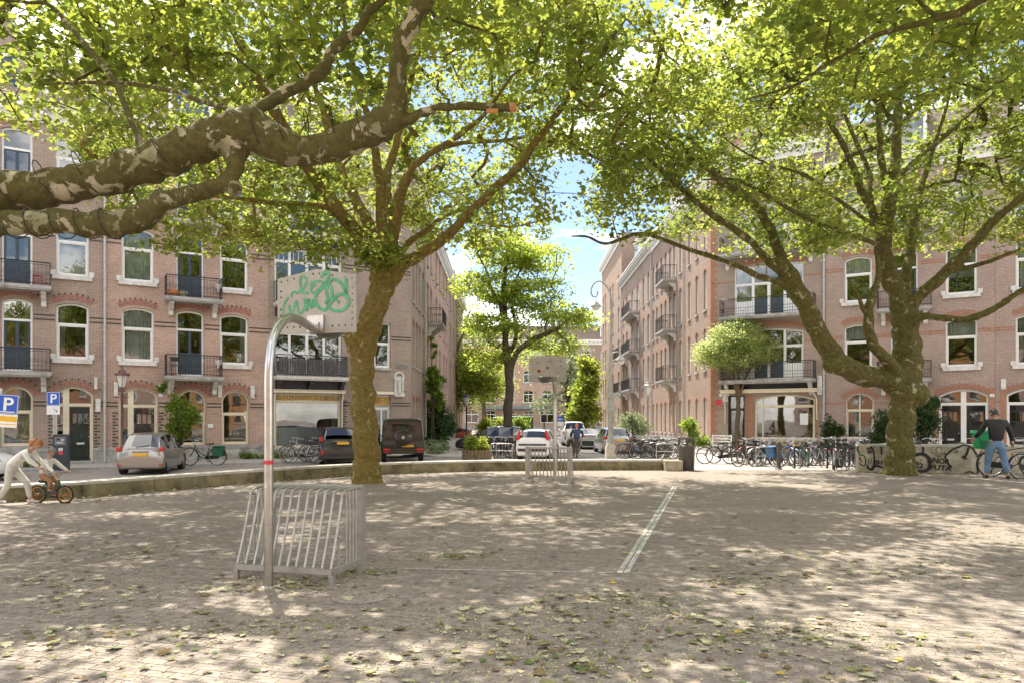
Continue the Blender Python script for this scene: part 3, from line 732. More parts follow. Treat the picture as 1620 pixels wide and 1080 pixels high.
# ---- corner house C with a shop window
C = house(FL, 'corner_house', 'dull brown brick corner house with a large shop window on the ground floor', t_of(425) + .01, t_of(650), zb, 15.0, br_dull)
lead = mat('dark_frame', (.05, .05, .05), .4, var=.1)
for f in range(1, 4):
    dz = (f - 1) * FF
    a, b = X(C, 434), X(C, 541); L_ = b - a
    q1, q2 = (X(C, 459) - a) / L_, (X(C, 513.5) - a) / L_
    window(C, a, b, 3.74 + dz, 6.35 + dz, .0, transom=5.75 + dz, mull=((q1, None, None, .06), (q2, None, None, .06), ((q1 + q2) / 2, None, None, .07)) + tuple((j / 14, 5.8 + dz, 6.25 + dz, .012) for j in range(1, 14)), frame=WHITE, sill=None, curtain=(CURTAIN, .8, .97, 0) if f == 1 else None)
    window(C, X(C, 592), X(C, 618), 4.25 + dz, 6.55 + dz, .0, transom=5.5 + dz, curtain=(CURTAIN, .7, 1, 0), sill='thin')
    balcony(C, X(C, 432), X(C, 545), 3.68 + dz, .7, .98, 'bars', mat('pale_slab', (.55, .54, .50), .8, var=.1), brackets=False)
    mb = MB(); mb.box(X(C, 432) + .1, X(C, 545) - .1, -.16, -.002, 3.06 + dz, 3.47 + dz)
    mb.build('fascia', IRON, C['root'])
    if f == 1:
        for q in (439, 488, 538): mb = MB(); mb.box(X(C, q) - .09, X(C, q) + .09, -.6, -.162, 3.3, 3.47); mb.box(X(C, q) - .09, X(C, q) + .09, -.35, -.162, 3.1, 3.298); mb.build('bracket', IRON, C['root'])
# privacy slats behind the first balcony's railing
mb = MB(); a, b = X(C, 436), X(C, 541); i = a
while i < b: mb.box(i, i + .085, -.60, -.585, 3.72, 4.5); i += .10
mb.build('screen_slats', mat('grey_slats', (.10, .10, .10), .7, var=.2), C['root'])
a, b = X(C, 434.5), X(C, 540)
W_ = window(C, a, b, .25, 2.88, .0, transom=2.5, frame=CREAM, sill='thin', depth=.14, name='shop_window', curtain=(CURTAIN, .90, .99, 0), lab='large shop window in a cream frame with an amber top light')
AMBER = mat('amber_leaded_glass', (.50, .29, .07), .5, var=.2, scale=4)
mb = MB()
n = 10
for i in range(n):
    u0 = a + .1 + (b - a - .2) * i / n + .02; u1 = a + .1 + (b - a - .2) * (i + 1) / n - .02; zc0 = 2.52 - .10 * abs((i + .5) / n * 2 - 1) ** 3
    mb.box(u0, u1, .15, .18, zc0 + .04, 2.80)
mb.build('top_light', AMBER, W_, loc=(0, -.14, 0))
mb = MB(); mb.box(a - .12, b + .12, -.30, -.003, 2.90, 3.03); mb.box(a - .16, b + .16, -.36, -.003, 3.032, 3.055)
for e, sg in ((a - .02, 1), (b + .02, -1)):
    mb.tube([(e, -.2, 2.88), (e + sg * -.02, -.14, 2.7), (e, -.06, 2.5), (e, -.04, .4)], .035, 6)
mb.build('shop_cornice', CREAM, C['root'])
mb = MB(); mb.add([(a + .1, .19, .33), (b - .1, .19, .33), (b - .1, .19, 1.25), (a + .1, .19, 1.25)], [(0, 1, 2, 3)]); mb.build('window_film', mat('grey_window_film', (.16, .18, .17), .6, var=.1), W_, loc=(0, -.13, 0))
window(C, X(C, 591.5), X(C, 618), zb + .3, 2.86, .0, transom=2.2, mull=((.5, None, 2.16, .04),), frame=WHITE, sill=None, name='shop_door', curtain=(CURTAIN, .3, .9, 1.2), lab='narrow glazed shop door with amber top light')
mb = MB(); mb.box(X(C, 592.5), X(C, 617), .1, .13, 2.35, 2.78); mb.build('amber_panel', AMBER, C['root'])
mb = MB(); mb.box(X(C, 589), X(C, 620), -.3, -.003, 2.90, 3.04); mb.build('shop_cornice', CREAM, C['root'])
# niche with a small statue, street name plate
mb = MB(); a, b = X(C, 624), X(C, 638); mb.ring(arch_poly(a, b, 2.95, 4.1, .45, 10), inset(a, b, 2.95, 4.1, .45, .09), -.07, -.001); mb.box(a - .03, b + .03, -.14, -.001, 2.80, 2.948); mb.box(a + .095, b - .095, -.02, -.002, 3.05, 3.85)
mb.build('wall_niche', PALEST, C['root'])
mb = MB(); mb.ball(((a + b) / 2, -.09, 3.62), .07, 8, 6); mb.lathe([(.10, 2.96), (.07, 3.3), (.09, 3.5), (.03, 3.56)], 10, ((a + b) / 2, -.09, 0)); mb.build('statue', PALEST, C['root'], smooth=True)
mb = MB(); mb.box(X(C, 627), X(C, 645), -.025, -.001, 4.25, 4.47); mb.build('street_name_plate', mat('sign_slate', (.18, .17, .16), .5), C['root'])
bands(C, [5.68, 5.84, 9.1, 9.26, 2.3, 2.44], ARCHD)
quoin(C, X(C, 543), X(C, 549), .3, 2.6, ARCHD)
finish(C, (PALEST, .28), WHITE, roof='mansard', depth=7.0)
for q in (1.65,): pass

# ---- right block
D = house(FR, 'corner_house', 'corner house on the right with a wide shop window under three long balconies', FR.t(1125), FR.t(1305), zb, 16.2, brick_mat('grey_brown_brick', (.30, .225, .18), (.37, .285, .23), (.41, .35, .30), var=.18))
RB = (.12, ARCHR, ARCHR)
for f in range(1, 5):
    dz = (f - 1) * FF; a, b = X(D, 1161), X(D, 1271); L_ = b - a
    q1, q2 = (X(D, 1190.5) - a) / L_, (X(D, 1241) - a) / L_
    w = window(D, a, b, 3.78 + dz, 6.5 + dz, .22 if f == 1 else .0, transom=5.55 + dz, mull=((q1, None, None, .07), (q2, None, None, .07), ((q1 + q2) / 2, None, 5.5 + dz, .08)), frame=WHITE, sill=None,
               curtain=((CURTAIN, .02, .25, 0) if f == 2 else None), arch=(.12, ARCHR, ARCHR), lab=None)
    mb = MB(); u0, u1 = X(D, 1192.5), X(D, 1239); mb.box(u0, u1, .02, .08, 3.86 + dz, 4.72 + dz); mb.box(u0 + .1, (u0 + u1) / 2 - .08, 0.005, .02, 3.95 + dz, 4.62 + dz); mb.box((u0 + u1) / 2 + .08, u1 - .1, 0.005, .02, 3.95 + dz, 4.62 + dz)
    mb.build('door_leaf', TEAL, w)
    for (c0, c1) in ((1162.5, 1189), (1243, 1269.5)): mb = MB(); mb.box(X(D, c0), X(D, c1), .02, .06, 3.86 + dz, 4.62 + dz); mb.build('lower_panel', WHITE, w)
    balcony(D, X(D, 1143.5), X(D, 1292), 3.74 + dz, .85, .92, 'dots')
a, b = X(D, 1193), X(D, 1289)
W_ = window(D, a, b, .55, 2.95, .25, transom=2.35, mull=((.14, None, None, .03),), frame=CREAM, sill='thin', depth=.14, name='shop_window', lab='wide shop window in a cream frame with a slim white transom')
mb = MB(); mb.box(a + 2.9 * .8, a + 2.9 * .8 + .4, .12, .14, 1.35, 1.95); mb.build('poster', WHITE, W_, loc=(0, -.1, 0))
window(D, X(D, 1151.5), X(D, 1178), zb, 2.95, .0, transom=2.2, mull=((.5, None, 2.15, .05),), frame=IRON, sill=None, name='shop_door', depth=.2)
mb = MB(); mb.box(X(D, 1142), X(D, 1293.5), -.35, -.003, 3.06, 3.18); mb.box(X(D, 1141), X(D, 1294), -.42, -.003, 3.182, 3.25); mb.tube([(X(D, 1288), -.3, 3.04), (X(D, 1292), -.12, 2.75), (X(D, 1293), -.05, 1.6)], .035, 6); mb.tube([(X(D, 1151), -.3, 3.04), (X(D, 1148), -.12, 2.75), (X(D, 1147.5), -.05, 1.4)], .035, 6)
mb.build('shop_cornice', CREAM, D['root'])
mb = MB(); mb.box(X(D, 1142), X(D, 1293), -.10, -.003, 3.252, 3.58); mb.build('fascia', IRON, D['root'])
mb = MB(); mb.box(X(D, 1144), X(D, 1152), -.10, -.003, 2.6, 3.05); mb.build('stone_block', PALEST, D['root']); mb = MB(); mb.box(X(D, 1293.6), X(D, 1301), -.12, -.003, 2.9, 3.9); mb.build('stone_block', PALEST, D['root'])
for (c0, c1, z0_, z1_) in ((1180.5, 1191.5, .3, 2.95), (1126, 1146, 2.15, 2.22), (1289.5, 1294, .4, 2.4)):
    mb = MB(); mb.box(X(D, c0), X(D, c1), -.03, -.001, z0_, z1_); mb.build('red_brick_pier', br_red, D['root'])
mb = MB(); mb.box(X(D, 1132.5), X(D, 1141), -.02, -.001, 2.45, 2.72); mb.build('red_sign', mat('red_sign_paint', (.55, .03, .06), .5), D['root'])
mb = MB(); mb.box(X(D, 1138), X(D, 1142), -.02, -.001, 2.9, 3.05); mb.build('house_number', WHITE, D['root'])
mb = MB()
z = .3
k = 0
while z < 16: mb.box(.0, .36 if k % 2 else .22, -.012, -.001, z, z + .19); z += .2; k += 1
mb.build('quoin_bricks', br_red, D['root'], kind='stuff')
bands(D, [5.7, 9.13, 2.35, 12.56], mat('red_course_brick', (.35, .165, .10), .85, var=.2), .075)
finish(D, (GREYST, .3), WHITE, roof='mansard', pipe=(D['w'] - .04,), depth=6.4)
# fill lattice boards over shop window
mb = MB(); a_, b_ = a + .1, b - .1
for i in range(7): u0 = a_ + (b_ - a_) * i / 7 + .03; u1 = a_ + (b_ - a_) * (i + 1) / 7 - .03; mb.box(u0, u1, .13, .15, 2.97, 3.05)
E = house(FR, 'town_house', 'brown brick town house behind the graffiti wall with two black front doors side by side', FR.t(1305) + .01, FR.t(1574), zb, 14.6, br_dull if False else brick_mat('mauve_brick', (.31, .225, .185), (.38, .285, .235), (.41, .34, .30), var=.16))
cE = lambda f, i: {(1, 0): (BLIND, 0, 1, 1.5), (2, 0): (BLIND, 0, 1, 1.3), (1, 2): (BLIND, 0, 1, 1.35), (2, 2): (BLIND, 0, 1, .75), (3, 2): (CURTAIN, 0, 1, 0)}.get((f, i))
upper(E, [(1335.5, 1379.5, 'w'), (1409, 1452, 'f'), (1496, 1546.5, 'w')], 4, RB, cE)
for f in range(3): balcony(E, X(E, 1388), X(E, 1475), 3.6 + f * FF, .7, .85)
window(E, X(E, 1337.5), X(E, 1382.5), .62, 2.95, .38, transom=2.1, mull=((.5, None, None, .03),), frame=CREAM, curtain=(CURTAIN, 0, .44, 0), sill='thin', arch=(.06, ARCHR, ARCHR))
window(E, X(E, 1408), X(E, 1450), .62, 2.95, .38, transom=2.1, frame=CREAM, sill='thin', arch=(.06, ARCHR, ARCHR))
porch(E, 1485.5, 1564, 1488.5, 1519.5, 3.05, .30, DOORBLACK, 1524.5, 'black panelled front door with small top lights', 2.38, WHITE, arch=(.04, ARCHR, ARCHR), two=(1530, 1561))
bands(E, [5.72, 5.84, 9.15, 9.27, 2.42], MATS['red_course_brick'], .06)
mb = MB(); mb.box(X(E, 1480), X(E, 1485), -.02, -.001, .3, 2.9); mb.box(X(E, 1565), X(E, 1573.5), -.02, -.001, .3, 3.1); mb.build('red_brick_pier', br_red, E['root'])
mb = MB(); mb.box(X(E, 1566), X(E, 1569), -.03, -.0205, 2.68, 2.82); mb.box(X(E, 1570), X(E, 1573), -.03, -.0205, 2.68, 2.82); mb.build('house_number', WHITE, E['root'])
finish(E, (GREYST, .35), WHITE, roof='mansard', gable=None)
F_ = house(FR, 'town_house', 'brown brick town house at the right edge beside the delivery rider', FR.t(1574) + .01, FR.t(1740), zb, 14.6, MATS['mauve_brick'])
upper(F_, [(1607, 1662, 'w'), (1684, 1722, 'f')], 4, RB, curt_mix(9))
porch(F_, 1592.5, 1672, 1596, 1630, 3.05, .30, DOORBLACK, 1634, 'black front door partly behind the rider', 2.38, WHITE, arch=(.04, ARCHR, ARCHR), two=(1640, 1668))
bands(F_, [5.72, 5.84, 9.15, 9.27, 2.42], MATS['red_course_brick'], .06)
mb = MB(); mb.box(X(F_, 1583), X(F_, 1592), -.02, -.001, .3, 3.0); mb.build('red_brick_pier', br_red, F_['root'])
mb = MB(); mb.box(X(F_, 1583.5), X(F_, 1591.5), -.06, -.021, 3.02, 3.5); mb.build('stone_block', PALEST, F_['root'])
finish(F_, (GREYST, .35), WHITE, roof='mansard')

for (face, a0, a1, lab, m_, cols) in ((FL, t_of(-112) - 14, t_of(-112) - .01, 'brown brick town house beyond the left edge of the picture', br_brown, (1.6, 4.4, 7.2, 10.0, 12.4)), (FR, FR.t(1740) + .01, FR.t(1740) + 14, 'brown brick town house beyond the right edge of the picture', MATS['mauve_brick'], (1.6, 4.4, 7.2, 10.0, 12.4))):
    S = house(face, 'town_house', lab, a0, a1, zb, 14.5, m_)
    for f in range(4):
        for i, c in enumerate(cols):
            if f: window(S, c - .62, c + .62, 4.12 + (f - 1) * FF, 6.42 + (f - 1) * FF, .14, transom=5.55 + (f - 1) * FF)
            elif i % 2: window(S, c - .7, c + .7, .6, 2.95, .35, transom=2.0, frame=CREAM, sill='thin')
            else: window(S, c - .6, c + .6, zb, 2.95, .3, transom=2.3, frame=CREAM, sill=None, name='door_frame', depth=.1); door(S, c - .5, c + .5, zb + .12, 2.25, DOORBLACK)
    finish(S, (GREYST, .4), WHITE, 'mansard')
# ---- right side of the street: tall narrow arched windows. t grows towards the camera
def street_house(face, name, label, Y0, Y1, ztop, wall, cols, first=.7, floors=4, roof='flat', cornice=WHITE, balc=None, pipe=(), hh=2.1, narrow=1.0, arch_m=None, dep=8.0, door_col=None, frame=WHITE, bz=3.5):
    """Y0 far end, Y1 near end (right side) or near, far on the left side"""
    tt = [ (Y - face.O.y) / face.d.y for Y in (Y0, Y1)]; ta, tb = min(tt), max(tt)
    S = house(face, name, label, ta, tb, zb, ztop, wall)
    for f in range(floors):
        for i, (c, w) in enumerate(cols):
            t = c * S['w']; z0 = .9 + f * FF if f else .55; H = hh if f else 2.2
            if door_col is not None and f == 0 and i == door_col: z0, H = zb, 2.9
            window(S, t - w / 2, t + w / 2, z0 + .15, z0 + H + .15, w * .45, transom=z0 + H * .62, frame=frame, sill='thin', depth=.10)
            mb = MB(); r0 = arch_poly(t - w / 2 - .11, t + w / 2 + .11, z0 + H * .86, z0 + H + .26, w * .5, 10)[2:]; r1 = arch_poly(t - w / 2 - .005, t + w / 2 + .005, z0 + H * .86, z0 + H + .155, w * .45, 10)[2:]
            k = len(r0); Aq = [(p[0], -.02, p[1]) for p in r0] + [(p[0], -.02, p[1]) for p in r1] + [(p[0], -.001, p[1]) for p in r0]
            mb.add(Aq, [(q, q + 1, k + q + 1, k + q) for q in range(k - 1)] + [(q, q + 1, 2 * k + q + 1, 2 * k + q) for q in range(k - 1)]); mb.build('brick_arch', arch_m or ARCHB, S['root'])
    if balc:
        for (c0, c1, fl) in balc: balcony(S, c0 * S['w'], c1 * S['w'], fl * FF + .9, .95, .95, 'bars')
    finish(S, (GREYST, .35), cornice, roof, pipe=pipe, depth=dep)
    return S
H1 = street_house(FSR, 'street_house', 'side wing of the right corner house with three columns of narrow arched windows', 47.2, cornR.y + .02, 15.4, br_street, [(.20, .62), (.50, .62), (.80, .62)], hh=2.35, dep=6)
mb = MB(); z = .3; k = 0
while z < 15.3: mb.box(H1['w'] - (.42 if k % 2 else .26), H1['w'] - .003, -.012, -.001, z, z + .19); z += .2; k += 1
mb.build('quoin_bricks', br_red, H1['root'], kind='stuff')
street_house(FSR, 'street_house', 'pale brick street house between two drainpipes with stacked narrow balconies', 58.9, 47.22, 15.8, br_street, [(.07, .7), (.2, .7), (.35, .7), (.48, .7), (.62, .75), (.74, .75), (.9, .7)], hh=2.4, balc=[(.55, .80, 1), (.55, .80, 2), (.55, .80, 3)], pipe=(11.6, .1), roof='mansard')
street_house(FSR, 'street_house', 'warm brown street house with two stacks of dark balconies and a roof dormer', 76, 58.92, 15.9, brick_mat('warm_street_brick', (.27, .19, .15), (.34, .245, .195), (.38, .32, .26)), [(.08, .9), (.22, .9), (.42, 1.1), (.60, 1.1), (.78, .9), (.92, .9)], hh=2.4, balc=[(.36, .66, 1), (.36, .66, 2), (.36, .66, 3), (.02, .24, 1), (.02, .24, 2)], pipe=(.2,), roof='mansard', cornice=PALEST)
street_house(FSR, 'street_house', 'tall flat roofed street house at the far end of the right row', 94, 76.02, 21.0, br_street, [(.1, 1.0), (.22, 1.0), (.5, 1.0), (.62, 1.0), (.88, 1.0)], hh=2.3, floors=5)
# ---- left side of the street
L1 = street_house(FSL, 'street_house', 'brown side wing of the left corner house with tall narrow windows and a white drainpipe', cornL.y + .02, 44.6, 15.0, br_dull, [(.15, .75), (.38, .75), (.58, .75), (.84, .75)], hh=2.5, pipe=(6.3,), dep=6)
street_house(FSL, 'street_house', 'rosy street house behind the ivy with one dark balcony', 44.62, 63, 14.2, br_pink, [(.08, .9), (.2, .9), (.4, .9), (.55, .9), (.75, .9), (.9, .9)], hh=2.3, balc=[(.1, .26, 2)], pipe=())
street_house(FSL, 'street_house', 'far rosy street house at the end of the left row', 63.02, 84, 14.6, br_street, [(.1, .9), (.3, .9), (.5, .9), (.7, .9), (.9, .9)], hh=2.3)
# ---- the row that closes the street far behind
FE = Face((-22, 122, 0), 0.0)
for (x0, x1, lab, m_, fl) in ((-22, -8.4, 'far left house of the row closing the street half hidden by trees', br_dull, 3), (-8.38, 7.5, 'far pink brick house with white windows closing the street', br_pink, 4), (7.52, 24, 'far right house of the row closing the street behind foliage', br_street, 4)):
    S = house(FE, 'far_house', lab, x0 + 22, x1 + 22, ZS, 3.4 * fl + 1.2, m_)
    n = int((x1 - x0) / 3.1)
    for f in range(fl):
        for i in range(n):
            t = (x1 - x0) * (i + .5) / n; z0 = 1.0 + f * 3.35
            wd = .85 if (f or i % 2) else 1.15
            window(S, t - wd, t + wd, z0, z0 + 2.1, .2, transom=z0 + 1.45, mull=((.5,),), frame=WHITE, sill='thin', curtain=(CURTAIN, 0, 1, 0) if (i + f) % 3 == 0 else None, depth=.08)
    if fl == 4 and x0 < 0:
        mb = MB(); mb.box(3.5, (x1 - x0) - .2, -1.2, -.003, 3.3, 3.75); mb.build('canopy_roof', mat('blue_grey_zinc', (.16, .22, .26), .5), S['root'])
    finish(S, (GREYST, .4), WHITE, 'mansard', depth=8)

FB = Face((50, -34, 0), PI); fbs = []
for k, (col, m_) in enumerate((('ochre', OCHRE), ('rosy', br_pink), ('red', br_red))):
    a = k * 11.02; S = house(FB, 'square_house', '%s brick house %s in the row across the square behind the camera' % (col, ORD[k]), a, a + 11, 0.0, 14.0, m_)
    for f in range(4):
        for i in range(3): t = 11 * (i + .5) / 3; window(S, t - .75, t + .75, .9 + f * 3.4, 3.0 + f * 3.4, .15, transom=2.3 + f * 3.4, frame=WHITE, sill='thin')
    finish(S, (GREYST, .4), WHITE, 'flat'); fbs.append((col, snapshot(S['root'])))
for k in range(3, 9):
    col, sn = fbs[(k * 2) % 3]; q = FB.w(k * 11.02); dup(sn, (q.x, q.y, 0), PI, '%s brick house %s in the row across the square behind the camera' % (col, ORD[k]))
# ------------------------------------------------------------------ trees
BARK1 = bark_mat('plane_bark_ochre', (.32, .215, .06), (.12, .10, .032), (.48, .40, .22), .59, 5.0, .02, 8.0)
BARK2 = bark_mat('plane_bark_moss', (.20, .175, .055), (.07, .066, .024), (.48, .43, .27), .59, 3.8, .02, 8.0)
BARK3 = bark_mat('plane_bark_patchy', (.175, .150, .050), (.08, .072, .025), (.56, .49, .33), .545, 4.8, .015, 8.0)
BARKD = bark_mat('street_tree_bark', (.13, .105, .075), (.05, .042, .03), (.22, .19, .14), .72, 3.0)
LEAFP = leaf_mat('plane_leaf', (.06, .08, .018), (.15, .17, .04), (.44, .51, .085), .56)
LEAFY = leaf_mat('yellow_green_leaf', (.08, .12, .02), (.16, .20, .04), (.55, .62, .09), .56)
LEAFG = leaf_mat('mid_green_leaf', (.035, .065, .014), (.08, .12, .03), (.42, .56, .06), .55)
LEAFM = leaf_mat('street_tree_leaf', (.055, .085, .018), (.12, .16, .035), (.60, .70, .10), .60)
LEAFD = leaf_mat('dark_shrub_leaf', (.018, .036, .012), (.05, .085, .025), (.10, .20, .03), .35)
LEAFS = leaf_mat('silver_shrub_leaf', (.12, .15, .08), (.26, .30, .17), (.40, .48, .22), .42)

LEAFL = leaf_mat('pale_feathery_leaf', (.18, .23, .07), (.34, .38, .16), (.68, .76, .28), .55)

def leaf_shapes():
    five = [(0, 0), (.34, .06), (.50, .30), (.30, .42), (.36, .72), (.13, .66), (0, 1.0), (-.13, .66), (-.36, .72), (-.30, .42), (-.50, .30), (-.34, .06)]
    tri_ = [(0, 0), (.46, .22), (.24, .55), (0, 1.0), (-.24, .55), (-.46, .22)]
    oval = [(0, 0), (.30, .38), (0, 1.0), (-.30, .38)]
    return dict(lobed=(five, [(0, 1, 2, 3), (3, 4, 5), (5, 6, 7), (7, 8, 9), (9, 10, 11, 0), (0, 3, 5, 7, 9)]),
                simple=(tri_, [(0, 1, 2, 3, 4, 5)]), oval=(oval, [(0, 1, 2, 3)]))
SHP = leaf_shapes()
def leaves_mesh(name, pos, size, shape, seed, m, parent, up=.75, kind='stuff', tone=None, sizevar=.35):
    """many small leaf faces at the given points, each turned its own way"""
    r = np.random.default_rng(seed); n = len(pos); v2, fs = SHP[shape]; k = len(v2)
    nz = r.normal(size=(n, 3)); nz[:, 2] = np.abs(nz[:, 2]) * .8 + up; nz /= np.linalg.norm(nz, axis=1)[:, None]
    a = r.normal(size=(n, 3)); a[:, 2] -= .35; u = a - nz * (a * nz).sum(1)[:, None]; u /= np.linalg.norm(u, axis=1)[:, None]
    w = np.cross(nz, u); sz = size * (1 + sizevar * (r.random(n) * 2 - 1))
    V = np.zeros((n, k, 3)); bend = r.uniform(-.25, .12, n)
    for i, (x, y) in enumerate(v2):
        V[:, i] = pos + (w * x + u * (y - .3)) * sz[:, None] + nz * (bend * (x * x * 1.6 + (y - .4) ** 2 * .8) * sz)[:, None]
    me = bpy.data.meshes.new(name); loops = np.concatenate([np.array(f) for f in fs]); nl = len(loops)
    me.vertices.add(n * k); me.vertices.foreach_set('co', V.reshape(-1))
    me.loops.add(n * nl); me.loops.foreach_set('vertex_index', (loops[None, :] + (np.arange(n) * k)[:, None]).reshape(-1).astype(np.int32))
    cnt = np.array([len(f) for f in fs]); st = np.concatenate([[0], np.cumsum(cnt)[:-1]])
    me.polygons.add(n * len(fs)); me.polygons.foreach_set('loop_start', (st[None, :] + (np.arange(n) * nl)[:, None]).reshape(-1).astype(np.int32))
    me.update(calc_edges=True)
    tn = (r.random(n) if tone is None else np.clip(tone + r.normal(0, .18, n), 0, 1)).astype(np.float32)
    at = me.attributes.new('tone', 'FLOAT', 'FACE'); at.data.foreach_set('value', np.repeat(tn, len(fs)))
    return link_mesh(name, me, m, parent, kind=kind)

def remeshed(mb, voxel, name, m, parent, smooth=True, iters=2):
    o = mb.build('tmp', m)
    md = o.modifiers.new('r', 'REMESH'); md.mode = 'VOXEL'; md.voxel_size = voxel
    sm = o.modifiers.new('s', 'SMOOTH'); sm.factor = .6; sm.iterations = iters
    me = bpy.data.meshes.new_from_object(o.evaluated_get(bpy.context.evaluated_depsgraph_get())); me.name = name
    bpy.data.objects.remove(o)
    if not me.materials: me.materials.append(m)
    return link_mesh(name, me, None, parent, smooth)

class Tree:
    def __init__(s, name, label, base, bark, seed, group=None):
        s.root = thing(name, label, 'tree', tuple(base), 0, group); s.base = Vector(base); s.bark = bark; s.seed = seed
        s.limbs = []; s.r = np.random.default_rng(seed); s.nodes = []; s.par = []; s.rad0 = []
    def limb(s, pts, thin=False, k=5):
        """pts: (x px, y px, depth, radius m) in picture terms"""
        w = [(*P(p[0], p[1], p[2]), p[3]) for p in pts]; s.limbw(w, k)
    def limbw(s, w, k=5):
        c = spline(w, k); r = s.r; out = []; o = r.uniform(0, 9, 3)
        for i, q in enumerate(c):
            j = q[3] * .10
            out.append((q[0] + j * math.sin(i * 1.3 + o[0]), q[1] + j * math.sin(i * 1.1 + o[1]), q[2] + j * math.sin(i * .9 + o[2]), max(.012, q[3] * (1 + .05 * math.sin(i * 1.9 + o[0])))))
        s.limbs.append(out)
        prev = -1
        for q in out:
            s.nodes.append((q[0], q[1], q[2])); s.par.append(prev); s.rad0.append(q[3]); prev = len(s.nodes) - 1
    def wood(s, voxel=.045, flare=None, thick=.07, knobs=()):
        big = MB(); smalls = []
        for L_ in s.limbs:
            L2 = [(Vector(q[:3]) - s.base, q[3]) for q in L_]
            cutoff = next((i for i, q in enumerate(L2) if q[1] < thick), len(L2))
            if cutoff >= 2: big.tube([q[0] for q in L2[:cutoff + 1]], [q[1] for q in L2[:cutoff + 1]], 14)
            if cutoff < len(L2):
                small = MB(); smalls.append(small); small.tube([q[0] for q in L2[max(0, cutoff - 1):]], [q[1] for q in L2[max(0, cutoff - 1):]], 8)
        if flare:
            for k in range(flare[0]):
                a = k * 2 * PI / flare[0] + s.r.uniform(-.3, .3); d = Vector((math.cos(a), math.sin(a), 0)); L1 = flare[1] * s.r.uniform(.85, 1.15)
                big.tube([d * L1 * .25 + Vector((0, 0, .75)), d * L1 * .55 + Vector((0, 0, .28)), d * L1 * .85 + Vector((0, 0, .05)), d * L1 * 1.05 + Vector((0, 0, -.12))], [flare[2] * .7, flare[2], flare[2] * .75, flare[2] * .4], 8)
        for kb in knobs: q = P(*kb[:3]) - s.base; big.ball(q, kb[3], 10, 7)
        o = remeshed(big, voxel, 'trunk', s.bark, s.root)
        # uneven swelling of the bark
        me = o.data; n = len(me.vertices); co = np.zeros(n * 3); me.vertices.foreach_get('co', co); no = np.zeros(n * 3); me.vertices.foreach_get('normal', no)
        co = co.reshape(-1, 3); no = no.reshape(-1, 3)
        d = .006 * np.sin(co[:, 0] * 9 + 2 * np.sin(co[:, 2] * 4)) * np.sin(co[:, 1] * 8 + 1) + .006 * np.sin(co[:, 2] * 11 + co[:, 0] * 6) + .006 * np.sin(co[:, 2] * 31 + co[:, 0] * 23)
        co = co + no * d[:, None]; me.vertices.foreach_set('co', co.reshape(-1)); me.update()
        for small in smalls: small.build('branch', s.bark, s.root, smooth=True)
    def crown(s, blobs, nclus, nleaf, size, shape, m, spread=(.5, .5, .28), twigr=.010, thinout=None, minr=.35, near_only=None, tonefn=None):
        """clusters fill the blobs (cx, cy, cz, rx, ry, rz, weight); each joins the nearest wood by a twig; leaves sit round them"""
        r = s.r; wts = np.array([b[6] for b in blobs], float); wts /= wts.sum(); C = []
        while len(C) < nclus:
            b = blobs[r.choice(len(blobs), p=wts)]; d = r.normal(size=3); d /= np.linalg.norm(d); q = (minr + (1 - minr) * r.random()) ** (1 / 1.6)
            if len(b) > 7:
                d[2] = abs(d[2]) * 1.0 - .04; q = .70 + .32 * r.random() ** .7
            p = np.array([b[0] + b[3] * d[0] * q, b[1] + b[4] * d[1] * q, b[2] + b[5] * d[2] * q])
            if thinout is not None and thinout(p): continue
            C.append(p)
        C = np.array(C); N = [np.array(q) for q in s.nodes]; rad = list(s.rad0); par = list(s.par); n0 = len(N)
        # only limbs that are not the bare trunk may carry twigs
        arr = np.array(N); ok = np.array([(rad[i] < .20) for i in range(n0)])
        if not ok.any(): ok[:] = True
        dmin = np.array([np.min(np.linalg.norm(arr[ok] - c, axis=1)) for c in C]); order = np.argsort(dmin)
        buf = np.zeros((n0 + nclus * 16, 3)); buf[:n0] = arr; pen = np.zeros(len(buf)); pen[:n0] = np.where(ok, 0, 50); cnt = n0; tips = []
        for ci in order:
            c = C[ci]; dd = np.linalg.norm(buf[:cnt] - c, axis=1) + pen[:cnt]; j = int(np.argmin(dd)); a = buf[j].copy(); L_ = np.linalg.norm(c - a)
            st = max(1, min(14, int(L_ / .45))); p = j; arc_ = r.normal(0, .10, 3) * L_; arc_[2] += .08 * L_
            for i in range(1, st + 1):
                t = i / st; q = a + (c - a) * t + arc_ * 4 * t * (1 - t) * .5 + r.normal(0, .03, 3)
                buf[cnt] = q; par.append(p); rad.append(0); p = cnt; cnt += 1
            tips.append(p)
        load = np.zeros(cnt)
        for p in tips: load[p] += 1
        for i in range(cnt - 1, n0 - 1, -1): load[par[i]] += load[i]
        tw = MB(); b0 = np.array(s.base)
        child = {}
        for i in range(n0, cnt): child.setdefault(par[i], []).append(i)
        done = set()
        for i in range(n0, cnt):
            if par[i] >= n0 and child[par[i]][0] == i: continue     # continues an earlier chain
            ch = [par[i], i]; k = i
            while k in child: k = child[k][0]; ch.append(k)
            rr = [max(.005, twigr * math.sqrt(load[q]) if q >= n0 else 0) for q in ch]; rr[0] = rr[1]; 
            if ch[0] < n0: rr = [min(q, max(.02, rad[ch[0]] * .8)) for q in rr]
            tw.tube([buf[q] - b0 for q in ch], rr, 4 if max(rr) < .03 else 6, caps=False)
        tw.build('twigs', s.bark, s.root, smooth=True, kind='stuff')
        cl_ = r.integers(0, len(C), nleaf); ctr = buf[np.array(tips)][cl_]
        # some leaves along the last twig segments instead of the tip
        pr = np.array([par[t] for t in tips]); back = buf[pr][cl_]; f = (r.random(nleaf) ** 2)[:, None] * .9
